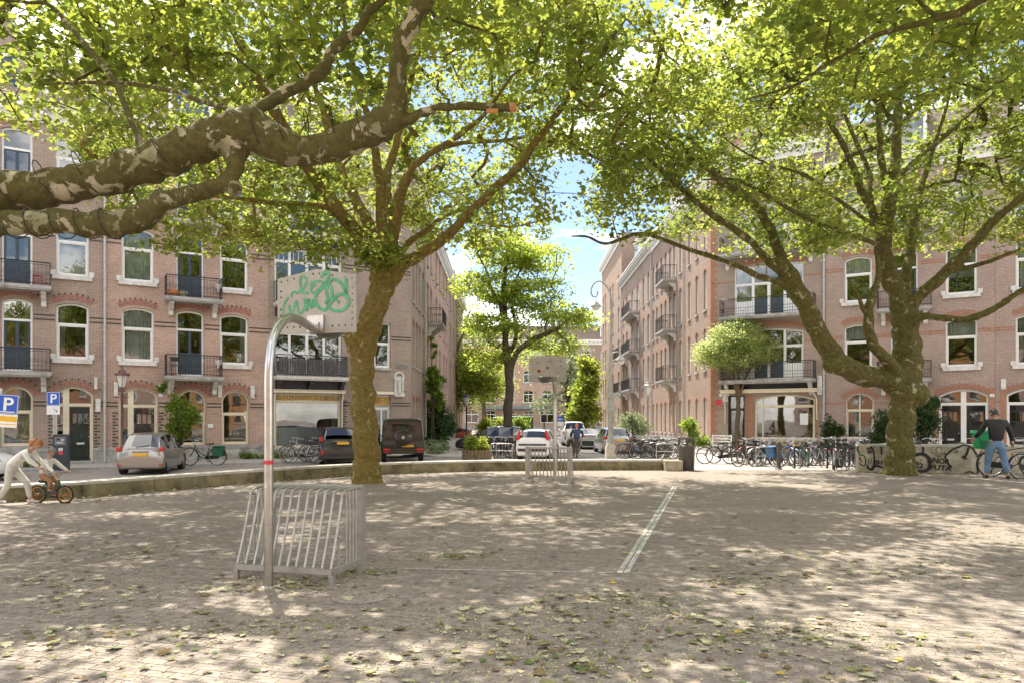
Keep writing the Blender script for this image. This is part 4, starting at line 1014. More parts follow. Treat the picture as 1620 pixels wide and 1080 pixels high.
        g = r.normal(size=(nleaf, 3)) * np.array(spread); csz = r.uniform(.6, 1.4, len(C))[cl_][:, None]
        pos = ctr * (1 - f) + back * f + g * csz
        keep = pos[:, 2] > 2.2
        if near_only is not None: keep &= near_only(pos)
        pos = pos[keep]
        tone = r.random(len(C))[cl_][keep] * .7 + .15
        leaves_mesh('crown', pos - b0, size, shape, s.seed + 5, m, s.root, tone=tone, sizevar=.5)

# ---- the centre-left plane tree
Y1 = 18.9
T1 = Tree('plane_tree', 'plane tree with an ochre trunk left of the middle, beyond the tube cage', G(581, 762), BARK1, 11, 'plane trees on the square')
T1.limb([(582, 775, Y1, 0.440), (581, 745, Y1, 0.370), (579, 700, Y1, 0.339), (575, 640, Y1, 0.321), (573, 590, Y1, 0.312), (577, 545, Y1, 0.317), (588, 505, Y1, 0.317), (600, 465, Y1, 0.308), (606, 430, Y1, 0.299), (605, 405, Y1, 0.264)], k=6)
T1.limb([(560, 560, Y1 - .1, .20), (561, 535, Y1 - .2, .19), (566, 521, Y1 - .25, .13), (585, 505, Y1 - .3, .12), (606, 480, Y1 - .3, .13), (618, 455, Y1 - .2, .14)])
T1.limb([(604, 425, Y1, .25), (566, 372, Y1 - .3, .19), (530, 325, Y1 - .8, .17), (495, 278, Y1 - 1.2, .15), (470, 235, Y1 - 1.6, .14), (444, 192, Y1 - 2, .13), (418, 148, Y1 - 2.3, .12), (389, 85, Y1 - 2.6, .10), (363, 41, Y1 - 3, .08), (333, -5, Y1 - 3.2, .06), (300, -70, Y1 - 3.6, .03)])
T1.limb([(603, 420, Y1 + .2, .22), (581, 350, Y1 + .5, .16), (560, 312, Y1 + .9, .15), (540, 272, Y1 + 1.3, .13), (527, 238, Y1 + 1.6, .12), (514, 185, Y1 + 1.9, .11), (499, 140, Y1 + 2.2, .09), (488, 92, Y1 + 2.4, .08), (473, 30, Y1 + 2.8, .06), (465, -50, Y1 + 3, .03)])
T1.limb([(607, 420, Y1, .25), (603, 370, Y1, .17), (603, 300, Y1, .14), (595, 252, Y1 - .2, .12), (583, 190, Y1 - .4, .10), (569, 145, Y1 - .5, .085), (553, 80, Y1 - .8, .07), (540, 0, Y1 - 1, .04)])
T1.limb([(610, 420, Y1 + .3, .22), (621, 352, Y1 + .8, .14), (611, 289, Y1 + 1.4, .12), (625, 235, Y1 + 1.9, .11), (640, 180, Y1 + 2.3, .09), (662, 80, Y1 + 3, .06), (690, -20, Y1 + 3.4, .03)])
T1.limb([(614, 425, Y1 - .1, .22), (630, 335, Y1 - .5, .12), (647, 278, Y1 - 1, .10), (668, 252, Y1 - 1.3, .09), (721, 218, Y1 - 1.8, .07), (766, 181, Y1 - 2.2, .05), (810, 120, Y1 - 2.6, .03)])
T1.limb([(618, 330, Y1 + .4, .10), (655, 262, Y1 + 1.2, .085), (715, 230, Y1 + 1.8, .07), (800, 222, Y1 + 2.2, .05), (850, 214, Y1 + 2.6, .03)])
T1.limb([(612, 450, Y1, .28), (632, 425, Y1, .19), (662, 404, Y1 - .2, .155), (695, 384, Y1 - .4, .14), (736, 344, Y1 - .8, .12), (773, 307, Y1 - 1.1, .115), (818, 267, Y1 - 1.4, .105), (844, 230, Y1 - 1.6, .095), (872, 192, Y1 - 1.7, .085), (904, 148, Y1 - 1.8, .075), (934, 107, Y1 - 2, .06), (971, 56, Y1 - 2.3, .045), (1003, 10, Y1 - 2.6, .03)])
T1.limb([(625, 432, Y1 + .1, .13), (640, 392, Y1 + .6, .10), (670, 368, Y1 + 1, .085), (707, 341, Y1 + 1.4, .06), (760, 322, Y1 + 1.7, .03)])
T1.limb([(560, 360, Y1 - .4, .08), (515, 328, Y1 - .9, .06), (444, 322, Y1 - 1.4, .055), (333, 311, Y1 - 2, .04), (270, 318, Y1 - 2.2, .02)])
T1.wood(.05, (8, .42, .10), knobs=((557, 536, Y1 - .2, .22), (602, 440, Y1, .31)))
hole = lambda p: (lambda x, y: (870 < x < 935 and 240 < y < 420))(CX + p[0] * FOC / p[1], HY - (p[2] - EYE) * FOC / p[1])
T1.crown([(-3.2, 19, 8.0, 8.2, 7.6, 5.8, 1.0, 'dome'), (-6.6, 18.3, 6.9, 3.8, 3.0, 1.1, .05), (-.2, 17.5, 6.4, 1.6, 2, .7, .012), (2.6, 17.6, 8.6, 3.2, 3, 2.4, .06), (-8.0, 17.6, 7.8, 3.2, 3, 1.5, .05), (-3.2, 19, 9.4, 6, 6, 3, .12), (*P(596, 400, 18.2), .5, .3, .4, .007), (*P(290, 360, 17.6), 1.5, 1.2, .6, .014), (*P(470, 395, 17.8), 1.6, 1.2, .5, .016)],
         1500, 82000, .125, 'simple', LEAFP, (.30, .30, .13), thinout=lambda p: hole(p) or (p[1] < 17.6 and p[2] < 9.8 and T1.r.random() < .5), twigr=.010)
# ---- the right plane tree
Y2 = 21.5
T2 = Tree('plane_tree', 'broad mossy plane tree on the right, its trunk in front of the graffiti wall', G(1424, 750), BARK2, 23, 'plane trees on the square')
T2.limb([(1424, 765, Y2, .48), (1424, 738, Y2, .41), (1424, 700, Y2, .37), (1428, 650, Y2, .37), (1432, 610, Y2, .42), (1436, 575, Y2, .42), (1434, 535, Y2, .37), (1431, 500, Y2, .36), (1430, 475, Y2, .33)], k=6)
T2.limb([(1432, 615, Y2, 0.360), (1405, 600, Y2 - .1, 0.324), (1372, 594, Y2 - .3, 0.315), (1343, 584, Y2 - .5, 0.306), (1314, 558, Y2 - .7, 0.288), (1294, 524, Y2 - .9, 0.270), (1267, 470, Y2 - 1.1, 0.252), (1244, 430, Y2 - 1.2, 0.243), (1226, 405, Y2 - 1.3, 0.198)])
T2.limb([(1240, 425, Y2 - 1.2, 0.180), (1229, 390, Y2 - 1.2, 0.153), (1217, 360, Y2 - 1.2, 0.135), (1199, 330, Y2 - 1.3, 0.126), (1175, 307, Y2 - 1.5, 0.113), (1146, 289, Y2 - 1.7, 0.104), (1119, 266, Y2 - 2, 0.095), (1067, 222, Y2 - 2.4, 0.072), (1019, 196, Y2 - 2.8, 0.045), (975, 160, Y2 - 3, 0.027)])
T2.limb([(1245, 432, Y2 - 1.2, 0.171), (1220, 418, Y2 - 1.4, 0.126), (1200, 395, Y2 - 1.7, 0.108), (1178, 374, Y2 - 2, 0.099), (1134, 345, Y2 - 2.4, 0.090), (1090, 310, Y2 - 2.8, 0.081), (1052, 274, Y2 - 3.2, 0.063), (1010, 240, Y2 - 3.5, 0.036)])
T2.limb([(1250, 455, Y2 - 1.1, 0.153), (1222, 444, Y2 - 1.3, 0.099), (1193, 434, Y2 - 1.5, 0.090), (1165, 420, Y2 - 1.7, 0.077), (1119, 404, Y2 - 2, 0.068), (1082, 392, Y2 - 2.2, 0.059), (1019, 370, Y2 - 2.5, 0.050), (985, 378, Y2 - 2.7, 0.045), (956, 386, Y2 - 2.8, 0.036), (930, 375, Y2 - 3, 0.032), (904, 374, Y2 - 3.1, 0.018)])
T2.limb([(1425, 600, Y2 - .2, 0.216), (1404, 570, Y2 - .6, 0.180), (1385, 550, Y2 - .8, 0.162), (1374, 520, Y2 - .9, 0.149), (1375, 490, Y2 - 1, 0.135), (1382, 462, Y2 - 1, 0.117), (1390, 438, Y2 - .9, 0.099), (1388, 405, Y2 - .9, 0.063)])
T2.limb([(1376, 500, Y2 - .9, 0.090), (1365, 488, Y2 - 1, 0.063), (1358, 470, Y2 - 1.1, 0.045), (1340, 440, Y2 - 1.3, 0.018)])
T2.limb([(1433, 520, Y2, 0.324), (1422, 475, Y2, 0.270), (1405, 430, Y2 - .1, 0.257), (1397, 388, Y2 - .2, 0.234), (1402, 350, Y2 - .2, 0.216), (1410, 300, Y2 - .2, 0.180), (1417, 250, Y2 - .1, 0.144), (1420, 167, Y2, 0.126), (1414, 83, Y2 + .2, 0.090), (1410, 10, Y2 + .4, 0.054)])
T2.limb([(1407, 310, Y2 - .2, 0.126), (1396, 265, Y2 - .4, 0.108), (1391, 208, Y2 - .6, 0.090), (1389, 158, Y2 - .8, 0.081)])
T2.limb([(1412, 300, Y2 - .1, 0.117), (1425, 278, Y2 + .3, 0.081), (1456, 247, Y2 + .7, 0.077), (1492, 219, Y2 + 1.1, 0.068), (1525, 189, Y2 + 1.5, 0.054), (1570, 150, Y2 + 1.8, 0.027)])
T2.limb([(1400, 390, Y2 - .2, 0.180), (1388, 355, Y2 - .5, 0.117), (1371, 318, Y2 - .8, 0.108), (1352, 270, Y2 - 1.1, 0.095), (1334, 230, Y2 - 1.4, 0.086), (1304, 181, Y2 - 1.8, 0.068), (1267, 140, Y2 - 2.2, 0.045), (1230, 90, Y2 - 2.6, 0.027)])
T2.limb([(1392, 370, Y2, 0.108), (1378, 320, Y2 + .4, 0.090), (1375, 274, Y2 + .8, 0.081), (1350, 215, Y2 + 1.2, 0.063), (1330, 165, Y2 + 1.5, 0.045), (1300, 90, Y2 + 1.8, 0.027)])
T2.limb([(1401, 395, Y2 - .3, 0.099), (1378, 383, Y2 - .7, 0.068), (1319, 363, Y2 - 1.2, 0.063), (1267, 341, Y2 - 1.7, 0.059), (1223, 315, Y2 - 2.1, 0.054), (1164, 285, Y2 - 2.6, 0.041), (1110, 285, Y2 - 3, 0.018)])
T2.limb([(1398, 370, Y2 - .2, 0.081), (1378, 355, Y2 + .2, 0.059), (1319, 311, Y2 + .8, 0.054), (1275, 278, Y2 + 1.2, 0.050), (1215, 259, Y2 + 1.7, 0.041), (1171, 237, Y2 + 2, 0.027), (1120, 200, Y2 + 2.4, 0.013)])
T2.limb([(1433, 480, Y2 + .1, 0.216), (1433, 436, Y2 + .4, 0.153), (1440, 400, Y2 + .6, 0.144), (1447, 352, Y2 + .8, 0.135), (1458, 300, Y2 + 1, 0.099), (1475, 240, Y2 + 1.3, 0.072), (1500, 160, Y2 + 1.8, 0.045), (1515, 90, Y2 + 2.2, 0.027)])
T2.limb([(1436, 500, Y2 - .1, 0.234), (1450, 472, Y2 - .3, 0.180), (1480, 446, Y2 - .6, 0.167), (1521, 408, Y2 - 1, 0.158), (1550, 374, Y2 - 1.3, 0.144), (1580, 342, Y2 - 1.6, 0.126), (1620, 308, Y2 - 2, 0.108), (1680, 250, Y2 - 2.5, 0.072), (1740, 190, Y2 - 3, 0.036)])
T2.limb([(1436, 515, Y2 - .2, 0.180), (1460, 501, Y2 - .6, 0.108), (1495, 503, Y2 - .9, 0.104), (1525, 506, Y2 - 1.1, 0.108), (1565, 493, Y2 - 1.4, 0.099), (1600, 470, Y2 - 1.7, 0.090), (1640, 445, Y2 - 2, 0.072), (1700, 390, Y2 - 2.4, 0.036)])
T2.limb([(1500, 430, Y2 - .8, 0.081), (1545, 420, Y2 - 1.2, 0.063), (1580, 408, Y2 - 1.6, 0.054), (1640, 385, Y2 - 2, 0.027)])
T2.wood(.055, (9, .50, .12), knobs=((1430, 595, Y2, 0.486), (1318, 575, Y2 - .7, 0.306), (1432, 505, Y2, 0.414), (1450, 625, Y2 - .1, 0.378)))
hole2 = lambda p: hole(p) or (p[0] < 6.2 and T2.r.random() < .6) or (p[1] < 20.0 and p[2] < 9.8 and T2.r.random() < .6)
hole1 = None
T2.crown([(11.2, 21.3, 8.2, 8.6, 7.8, 6.2, 1.0, 'dome'), (8.2, 19.5, 7.1, 3.4, 2.4, .8, .035), (15.0, 19.2, 6.3, 2.2, 1.3, .8, .02), (4.2, 18, 8.2, 3, 3, 1.9, .05), (17, 20, 8.6, 3.4, 3, 2.4, .08), (11.5, 21.5, 9.8, 6.4, 6, 3.2, .13)],
         1600, 86000, .13, 'simple', LEAFP, (.30, .30, .13), thinout=hole2, twigr=.010)
# ---- the great patchy limb reaching in from the left
Y3 = 8.6
T3 = Tree('plane_tree', 'nearest plane tree whose two great patchy limbs reach in from the left edge', (-8.6, 9.4, 0), BARK3, 37, 'plane trees on the square')
T3.limbw([(-8.6, 9.4, -.2, .62), (-8.6, 9.4, .6, .5), (-8.5, 9.3, 1.8, .46), (-8.3, 9.2, 3.0, .46), (-8.0, 9.0, 3.8, .44)])
T3.limb([(-260, 390, Y3 + .4, 0.391), (-150, 350, Y3 + .1, 0.316), (-60, 325, Y3, 0.270), (0, 308, Y3, 0.246), (55, 300, Y3, 0.219), (111, 293, Y3 - .05, 0.209), (170, 279, Y3 - .1, 0.209), (222, 264, Y3 - .1, 0.214), (270, 246, Y3 - .1, 0.219), (310, 228, Y3 - .15, 0.219), (350, 214, Y3 - .15, 0.223), (392, 208, Y3 - .15, 0.242), (425, 224, Y3 - .15, 0.223), (455, 238, Y3 - .2, 0.186), (490, 239, Y3 - .2, 0.167), (520, 232, Y3 - .25, 0.177), (550, 222, Y3 - .25, 0.177), (580, 210, Y3 - .3, 0.177), (612, 196, Y3 - .3, 0.177)], k=7)
T3.limb([(600, 205, Y3 - .3, 0.158), (622, 180, Y3 - .3, 0.140), (627, 150, Y3 - .35, 0.112), (629, 115, Y3 - .4, 0.107), (636, 70, Y3 - .45, 0.107), (655, 28, Y3 - .5, 0.107), (672, 0, Y3 - .55, 0.102), (690, -50, Y3 - .6, 0.093), (700, -120, Y3 - .8, 0.065)])
T3.limb([(610, 198, Y3 - .3, 0.112), (645, 190, Y3 - .3, 0.065), (667, 180, Y3 - .3, 0.058), (690, 171, Y3 - .3, 0.056), (730, 168, Y3 - .35, 0.051), (770, 170, Y3 - .35, 0.048), (806, 171, Y3 - .35, 0.051)])
T3.limb([(392, 196, Y3 - .1, 0.093), (400, 180, Y3, 0.079), (426, 163, Y3 + .1, 0.074), (455, 145, Y3 + .15, 0.074), (483, 133, Y3 + .2, 0.074), (511, 112, Y3 + .2, 0.079), (522, 86, Y3 + .25, 0.074), (545, 63, Y3 + .3, 0.070), (568, 45, Y3 + .3, 0.065), (584, 18, Y3 + .35, 0.060), (612, -5, Y3 + .4, 0.056), (660, -60, Y3 + .5, 0.037)])
T3.limb([(-240, 420, Y3 + .4, 0.316), (-140, 385, Y3 - .2, 0.223), (-60, 362, Y3 - .3, 0.167), (0, 354, Y3 - .35, 0.144), (80, 352, Y3 - .4, 0.140), (150, 354, Y3 - .4, 0.144), (195, 354, Y3 - .4, 0.149), (228, 342, Y3 - .4, 0.144), (250, 322, Y3 - .4, 0.121), (285, 312, Y3 - .4, 0.098), (320, 304, Y3 - .35, 0.093), (352, 290, Y3 - .3, 0.093), (370, 272, Y3 - .25, 0.093), (376, 245, Y3 - .2, 0.102), (385, 225, Y3 - .15, 0.112)], k=7)
T3.limb([(225, 240, Y3, 0.056), (218, 215, Y3 + .1, 0.042), (200, 174, Y3 + .3, 0.037), (182, 130, Y3 + .5, 0.035), (155, 95, Y3 + .7, 0.033), (118, 52, Y3 + .9, 0.030), (80, 10, Y3 + 1.1, 0.026), (40, 4, Y3 + 1.2, 0.019), (0, 0, Y3 + 1.3, 0.014)])
T3.limb([(395, 200, Y3 + .1, 0.047), (370, 178, Y3 + .4, 0.033), (315, 159, Y3 + .9, 0.031), (237, 137, Y3 + 1.4, 0.028), (167, 131, Y3 + 1.8, 0.023), (74, 133, Y3 + 2.2, 0.017)])
T3.limbw([(-8.2, 9.1, 3.4, .34), (-7.2, 8.6, 5.0, .24), (-5.8, 8.0, 6.6, .18), (-4.4, 7.2, 7.8, .12), (-3.0, 6.5, 8.8, .06)])
T3.limbw([(-8.3, 9.1, 3.2, .32), (-8.6, 9.9, 5.2, .24), (-8.2, 11.0, 7.4, .16), (-7.6, 12.0, 9.2, .08)])
T3.limbw([(-8.2, 9.0, 3.4, .3), (-8.0, 7.4, 5.2, .2), (-7.0, 5.4, 6.8, .14), (-6.0, 3.8, 7.8, .06)])
T3.wood(.035, (6, .6, .2), thick=.05, knobs=((395, 205, Y3 - .15, .27), (603, 196, Y3 - .3, .19), (250, 310, Y3 - .4, .09), (370, 298, Y3 - .3, .10)))
T3.crown([(-4.4, 7.6, 6.9, 5.8, 4.6, 3.0, 1.0, 'dome'), (-7.8, 11.2, 8.2, 3.2, 2.6, 1.8, .25), (.6, 7.6, 8.6, 3.0, 2.6, 1.2, .22), (*P(116, 402, 8.3), .16, .16, .10, .003), (-1.5, 12.2, 9.9, 3.6, 2.4, 1.0, .22)],
         800, 27000, .125, 'lobed', LEAFP, (.30, .30, .14), twigr=.007)
m = MB(); m.ball(P(812, 170, Y3 - .35), (.05, .05, .045), 8, 6); 
CUT = mat('fresh_cut_wood', (.50, .22, .08), .8, var=.2, scale=20)
m = MB(); q = P(806, 171, Y3 - .35) - T3.base; m.tube([q, q + Vector((.075, 0, .01))], [.058, .045], 10); m.build('cut_end', CUT, T3.root); m = MB(); q = P(778, 174, Y3 - .40) - T3.base; m.tube([q + Vector((-.06, -.035, -.03)), q + Vector((.07, -.035, -.03))], [.025, .028], 8)
m.build('bark_wound', CUT, T3.root)
# thin cable wound round the limbs
m = MB()
def wind(pa, pb, r0, r1, turns, slant=.25):
    a, b = P(*pa), P(*pb); d = (b - a); t = d.normalized(); u = t.orthogonal().normalized(); w = t.cross(u); pts = []
    for i in range(turns * 14 + 1):
        f = i / (turns * 14); c = a.lerp(b, f); ph = 2 * PI * turns * f; rr = (r0 + (r1 - r0) * f) * 1.02 + .006
        pts.append(c + (u * math.cos(ph) + w * math.sin(ph)) * rr - T3.base)
    return pts
m.tube(wind((0, 308, Y3), (300, 233, Y3 - .12), .262, .235, 5), .006, 4)
m.tube(wind((400, 212, Y3 - .15), (600, 202, Y3 - .3), .25, .19, 5), .006, 4)
m.tube(wind((0, 354, Y3 - .35), (195, 354, Y3 - .4), .155, .162, 5), .006, 4)
m.build('light_cable', RUBBER, T3.root)
# ---- a plane tree to the right of the camera; one branch hangs into the top right corner
T4 = Tree('plane_tree', 'plane tree whose thin dark branch hangs into the top right corner', (9.4, 7.4, 0), BARK2, 41, 'plane trees on the square')
T4.limbw([(9.4, 7.4, -.2, .5), (9.4, 7.4, 1.5, .4), (9.3, 7.4, 3.2, .36), (9.1, 7.5, 4.6, .30)])
T4.limbw([(9.15, 7.45, 4.0, .24), (8.7, 7.6, 5.0, .20), (8.0, 7.9, 5.9, .17), (*P(1740, -20, 8.4), .145), (*P(1680, -40, 8.8), .13)], 4)
T4.limb([(1680, -40, 8.8, .13), (1600, -30, 9.2, .10), (1550, 0, 9.5, .065), (1520, 19, 9.6, .055), (1484, 29, 9.8, .05), (1448, 39, 9.9, .042), (1387, 56, 10.1, .034), (1353, 76, 10.2, .03), (1303, 106, 10.4, .026), (1262, 133, 10.5, .022), (1220, 147, 10.6, .018), (1178, 158, 10.7, .012)])
T4.limb([(1490, 28, 9.8, .035), (1465, 14, 9.9, .028), (1440, -15, 10, .02)])
T4.limbw([(9.1, 7.5, 4.2, .26), (8.4, 7.9, 6.0, .18), (7.2, 8.4, 7.6, .12), (5.6, 9.0, 8.8, .07), (4.0, 9.4, 9.6, .03)])
T4.limbw([(9.2, 7.4, 4.2, .26), (9.6, 6.0, 6.0, .18), (8.6, 4.6, 7.6, .12), (6.6, 3.8, 8.6, .05)])
T4.limbw([(9.2, 7.4, 4.0, .26), (10.6, 8.6, 6.0, .18), (11.4, 10.0, 8.0, .10), (11.6, 11, 9.4, .04)])
T4.limbw([(9.1, 7.5, 4.4, .24), (8.6, 7.0, 6.4, .16), (6.6, 6.4, 8.2, .1), (4.2, 6.2, 9.0, .05), (2.2, 6.6, 9.4, .03)])
T4.wood(.05, (6, .5, .16))
T4.crown([(7.4, 7.4, 7.0, 5.4, 4.4, 3.0, 1.0, 'dome'), (5.6, 12.2, 9.9, 4.6, 2.6, 1.1, .55)],
         820, 27000, .125, 'lobed', LEAFP, (.30, .30, .14), twigr=.007)
# ---- street trees beyond
def far_tree(name, label, base_px, z, top, limbs, blobs, ncl, nl, size, lm, bark=BARKD, seed=1, group=None, spread=(.5, .5, .25), shape='oval', twigr=.012, voxel=.06):
    b = base_px if isinstance(base_px, Vector) else G(base_px[0], base_px[1], z)
    T = Tree(name, label, b, bark, seed, group)
    for L_ in limbs: T.limb(L_)
    T.wood(voxel, None, thick=.06)
    T.crown(blobs, ncl, nl, size, shape, lm, spread, twigr)
    return T
Yc = 44.0
def PB(x, y, Y, rx, ry, rz, w): q = P(x, y, Y); return (q.x, q.y, q.z, rx * Y / FOC, ry, rz * Y / FOC, w)      # blob given in the picture's terms
far_tree('street_tree', 'tall slender street tree with a dark forked trunk in the middle of the view', P(803, 712, Yc), ZS, 0,
   [[(803, 716, Yc, .33), (803, 660, Yc, .29), (806, 610, Yc, .26), (803, 575, Yc, .25), (800, 548, Yc, .21), (799, 500, Yc, .17), (797, 460, Yc, .17), (800, 420, Yc, .13), (803, 385, Yc, .09), (806, 350, Yc, .05)],
    [(806, 595, Yc, .22), (815, 562, Yc, .17), (838, 540, Yc - .4, .17), (860, 530, Yc - .8, .15), (885, 518, Yc - 1, .12), (905, 500, Yc - 1.2, .08), (930, 488, Yc - 1.2, .05)],
    [(800, 520, Yc, .16), (790, 480, Yc - .5, .13), (776, 455, Yc - 1, .10), (770, 430, Yc - 1.2, .07), (755, 400, Yc - 1.4, .04)],
    [(803, 560, Yc, .18), (815, 540, Yc + .4, .14), (815, 510, Yc + .6, .12), (808, 470, Yc + .7, .10), (822, 430, Yc + .9, .07), (840, 395, Yc + 1, .04)],
    [(799, 470, Yc, .10), (830, 455, Yc + .3, .07), (870, 452, Yc + .5, .04)]],
   [PB(800, 400, Yc, 58, 2.4, 34, .7), PB(775, 455, Yc, 62, 2.6, 24, .5), PB(845, 470, Yc, 66, 2.6, 30, .6), PB(895, 505, Yc - 1, 48, 2.2, 20, .4), PB(780, 515, Yc, 50, 2.4, 18, .35), PB(870, 545, Yc, 46, 2.2, 22, .25), PB(850, 410, Yc, 50, 2, 22, .3), PB(770, 560, Yc + .6, 40, 2, 24, .2)],
   430, 24000, .19, LEAFM, seed=51, spread=(.45, .45, .13), twigr=.014)
Yb = 74.0
far_tree('street_tree', 'bright yellow green tree behind the left row with a low sweeping branch', P(715, 690, Yb), ZS, 0,
   [[(713, 692, Yb, .4), (716, 640, Yb, .3), (716, 600, Yb, .22), (728, 580, Yb, .16), (755, 598, Yb, .12), (785, 618, Yb, .06)], [(716, 605, Yb, .2), (735, 570, Yb, .14), (760, 545, Yb, .08)], [(716, 600, Yb, .18), (722, 560, Yb, .14), (735, 520, Yb, .08), (745, 490, Yb, .04)]],
   [PB(740, 590, Yb, 48, 3, 40, 1.2), PB(770, 610, Yb, 30, 2.5, 20, .25), PB(735, 510, Yb, 34, 2, 34, .16), PB(712, 640, Yb, 24, 2, 26, .4)],
   300, 13000, .28, LEAFY, seed=61, spread=(.8, .8, .4), twigr=.02, group='trees further down the street')
far_tree('street_tree', 'pale thinly leaved tree behind the far hoop board on its right', P(905, 690, 88.0), ZS, 0,
   [[(900, 692, 88, .4), (898, 640, 88, .3), (895, 590, 88, .2), (880, 560, 88, .12), (865, 545, 88, .06)], [(897, 610, 88, .2), (880, 600, 88, .12), (855, 590, 88, .06)], [(896, 600, 88, .2), (908, 560, 88, .12), (912, 530, 88, .06)]],
   [PB(885, 565, 88, 46, 4, 34, 1), PB(910, 600, 88, 30, 4, 40, .8), PB(870, 640, 88, 26, 3, 16, .25)],
   220, 6500, .30, LEAFS, seed=71, spread=(.9, .9, .5), twigr=.02, group='trees further down the street')
far_tree('street_tree', 'yellow green tree in the gap left of the slender trunk far behind', P(760, 682, 108.0), ZS, 0,
   [[(765, 682, 108, .4), (765, 640, 108, .3), (760, 600, 108, .2), (755, 570, 108, .1)]],
   [PB(760, 600, 108, 44, 5, 44, 1), PB(850, 560, 108, 40, 5, 14, .3), PB(740, 520, 108, 30, 4, 40, .2)],
   220, 8000, .34, LEAFY, seed=73, spread=(1.1, 1.1, .6), twigr=.02, group='trees further down the street')
# tall creeper-clad column of foliage on the right side of the street
def shrub(name, label, cat, base, blobs, n, size, shape, lm, seed, stems=3, bark=BARKD, up=.5, group=None, leafy_base=True):
    r = np.random.default_rng(seed); root = thing(name, label, cat, tuple(base), 0, group); b0 = np.array(base)
    w = np.array([b[6] for b in blobs], float); w /= w.sum(); K = 60; ks = r.choice(len(blobs), K, p=w); C = []
    for k in ks:
        b = blobs[k]; d = r.normal(size=3); d /= np.linalg.norm(d); q = r.random() ** .4; C.append([b[0] + b[3] * d[0] * q, b[1] + b[4] * d[1] * q, b[2] + b[5] * d[2] * q, min(b[3], b[4], b[5])])
    C = np.array(C); ii = r.integers(0, K, n); pos = C[ii, :3] + r.normal(size=(n, 3)) * (C[ii, 3] * .32)[:, None]
    pos = pos[pos[:, 2] > b0[2] + .04]
    leaves_mesh('foliage', pos - b0, size, shape, seed, lm, root, up=up)
    mb = MB()
    for i in range(stems * 4):
        c = C[r.integers(0, K), :3] - b0; s0 = np.array([r.uniform(-.08, .08), r.uniform(-.08, .08), 0]); mid = s0 * .5 + c * .5 + np.array([0, 0, .15 * c[2]]) - np.array([c[0], c[1], 0]) * .2
        mb.tube([Vector(s0), Vector(mid), Vector(c)], [.03, .02, .008], 5)
    mb.build('stem', bark, root, smooth=True, kind='stuff'); return root
shrub('columnar_tree', 'tall creeper covered column of bright green leaves against the right row', 'tree', P(930, 690, 78).xyz[:2] + (ZS,),
      [PB(930, 585, 77.0, 13, 1.4, 22, .6), PB(929, 620, 77.0, 17, 1.8, 26, 1), PB(925, 655, 77.0, 20, 2, 20, .9), PB(914, 652, 76.5, 12, 1.4, 12, .3)], 9000, .40, 'oval', LEAFY, 81, up=.2)
# small multi-stemmed tree before the right shop
bq = G(1166, 716, ZS + .1)
T5 = Tree('small_tree', 'small round grey green tree in front of the right corner shop', bq, bark_mat('young_bark', (.16, .12, .07), (.08, .06, .035), (.22, .19, .12), .7, 5), 91)
Y5 = bq.y
T5.limb([(1166, 722, Y5, .14), (1166, 680, Y5, .13), (1168, 648, Y5, .125), (1168, 628, Y5, .11)])
T5.limb([(1168, 640, Y5, .10), (1163, 610, Y5, .075), (1150, 585, Y5 - .3, .055), (1128, 560, Y5 - .6, .03), (1110, 545, Y5 - .8, .015)])
T5.limb([(1168, 635, Y5, .09), (1176, 605, Y5 + .1, .07), (1190, 578, Y5 + .3, .05), (1212, 555, Y5 + .5, .02)])
T5.limb([(1168, 630, Y5, .08), (1168, 590, Y5 - .2, .06), (1164, 555, Y5 - .4, .03), (1166, 525, Y5 - .4, .015)])
T5.limb([(1168, 630, Y5, .07), (1180, 595, Y5 - .3, .05), (1185, 560, Y5 - .7, .03), (1192, 530, Y5 - .9, .015)])
T5.wood(.04, thick=.06)
T5.crown([PB(1125, 558, Y5, 24, 1.1, 20, .8), PB(1168, 535, Y5, 46, 1.4, 24, 1.3), PB(1210, 556, Y5, 24, 1.1, 20, .8), PB(1166, 565, Y5, 50, 1.3, 22, 1.0), PB(1166, 522, Y5, 30, 1, 14, .5)], 560, 36000, .095, 'oval', LEAFL, (.20, .20, .15), twigr=.006)
T5.root['category'] = 'tree'
# ---- shrubs and climbers
def base_at(x, y, z): q = G(x, y, z); return (q.x, q.y, z)
def BL(x, y, Y, rx, ry, rz, w=1.0): return PB(x, y, Y, rx, ry, rz, w)
Ys = 30.6
shrub('climbing_shrub', 'tall loose green shrub growing between the brown door and the arched window', 'shrub', P(286, 738, Ys).xyz[:2] + (ZS + .1,),
      [BL(272, 640, Ys, 12, .35, 26), BL(292, 658, Ys, 22, .5, 22, 1.6), BL(305, 652, Ys, 14, .4, 14), BL(280, 690, Ys, 13, .4, 22), BL(278, 722, Ys, 12, .35, 12, .6), BL(258, 612, Ys, 8, .25, 8, .3)], 5200, .11, 'oval', LEAFG, 101)
Yl = 35.5
shrub('bush', 'big dark green bush against the left row at the mouth of the street', 'bush', (P(696, 712, 46).x, 46, ZS + .1),
      [BL(698, 668, 46, 20, 1.2, 26, 1.4), BL(690, 640, 46, 14, .9, 16), BL(712, 672, 47, 10, .9, 20, .6), BL(688, 690, 45, 15, .9, 16, .8)], 6500, .17, 'oval', LEAFD, 102)
shrub('ivy', 'creeper hanging down the wall of the left row above the dark bush', 'climbing plant', (P(684, 712, 43.5).x, 43.5, ZS + .1),
      [BL(684, 600, 43.5, 9, .25, 26, 1.2), BL(693, 598, 45, 13, .3, 10, .8), BL(686, 550, 45.5, 7, .2, 30, .35), BL(690, 630, 44.5, 12, .4, 18, .8)], 4200, .15, 'oval', LEAFG, 103)
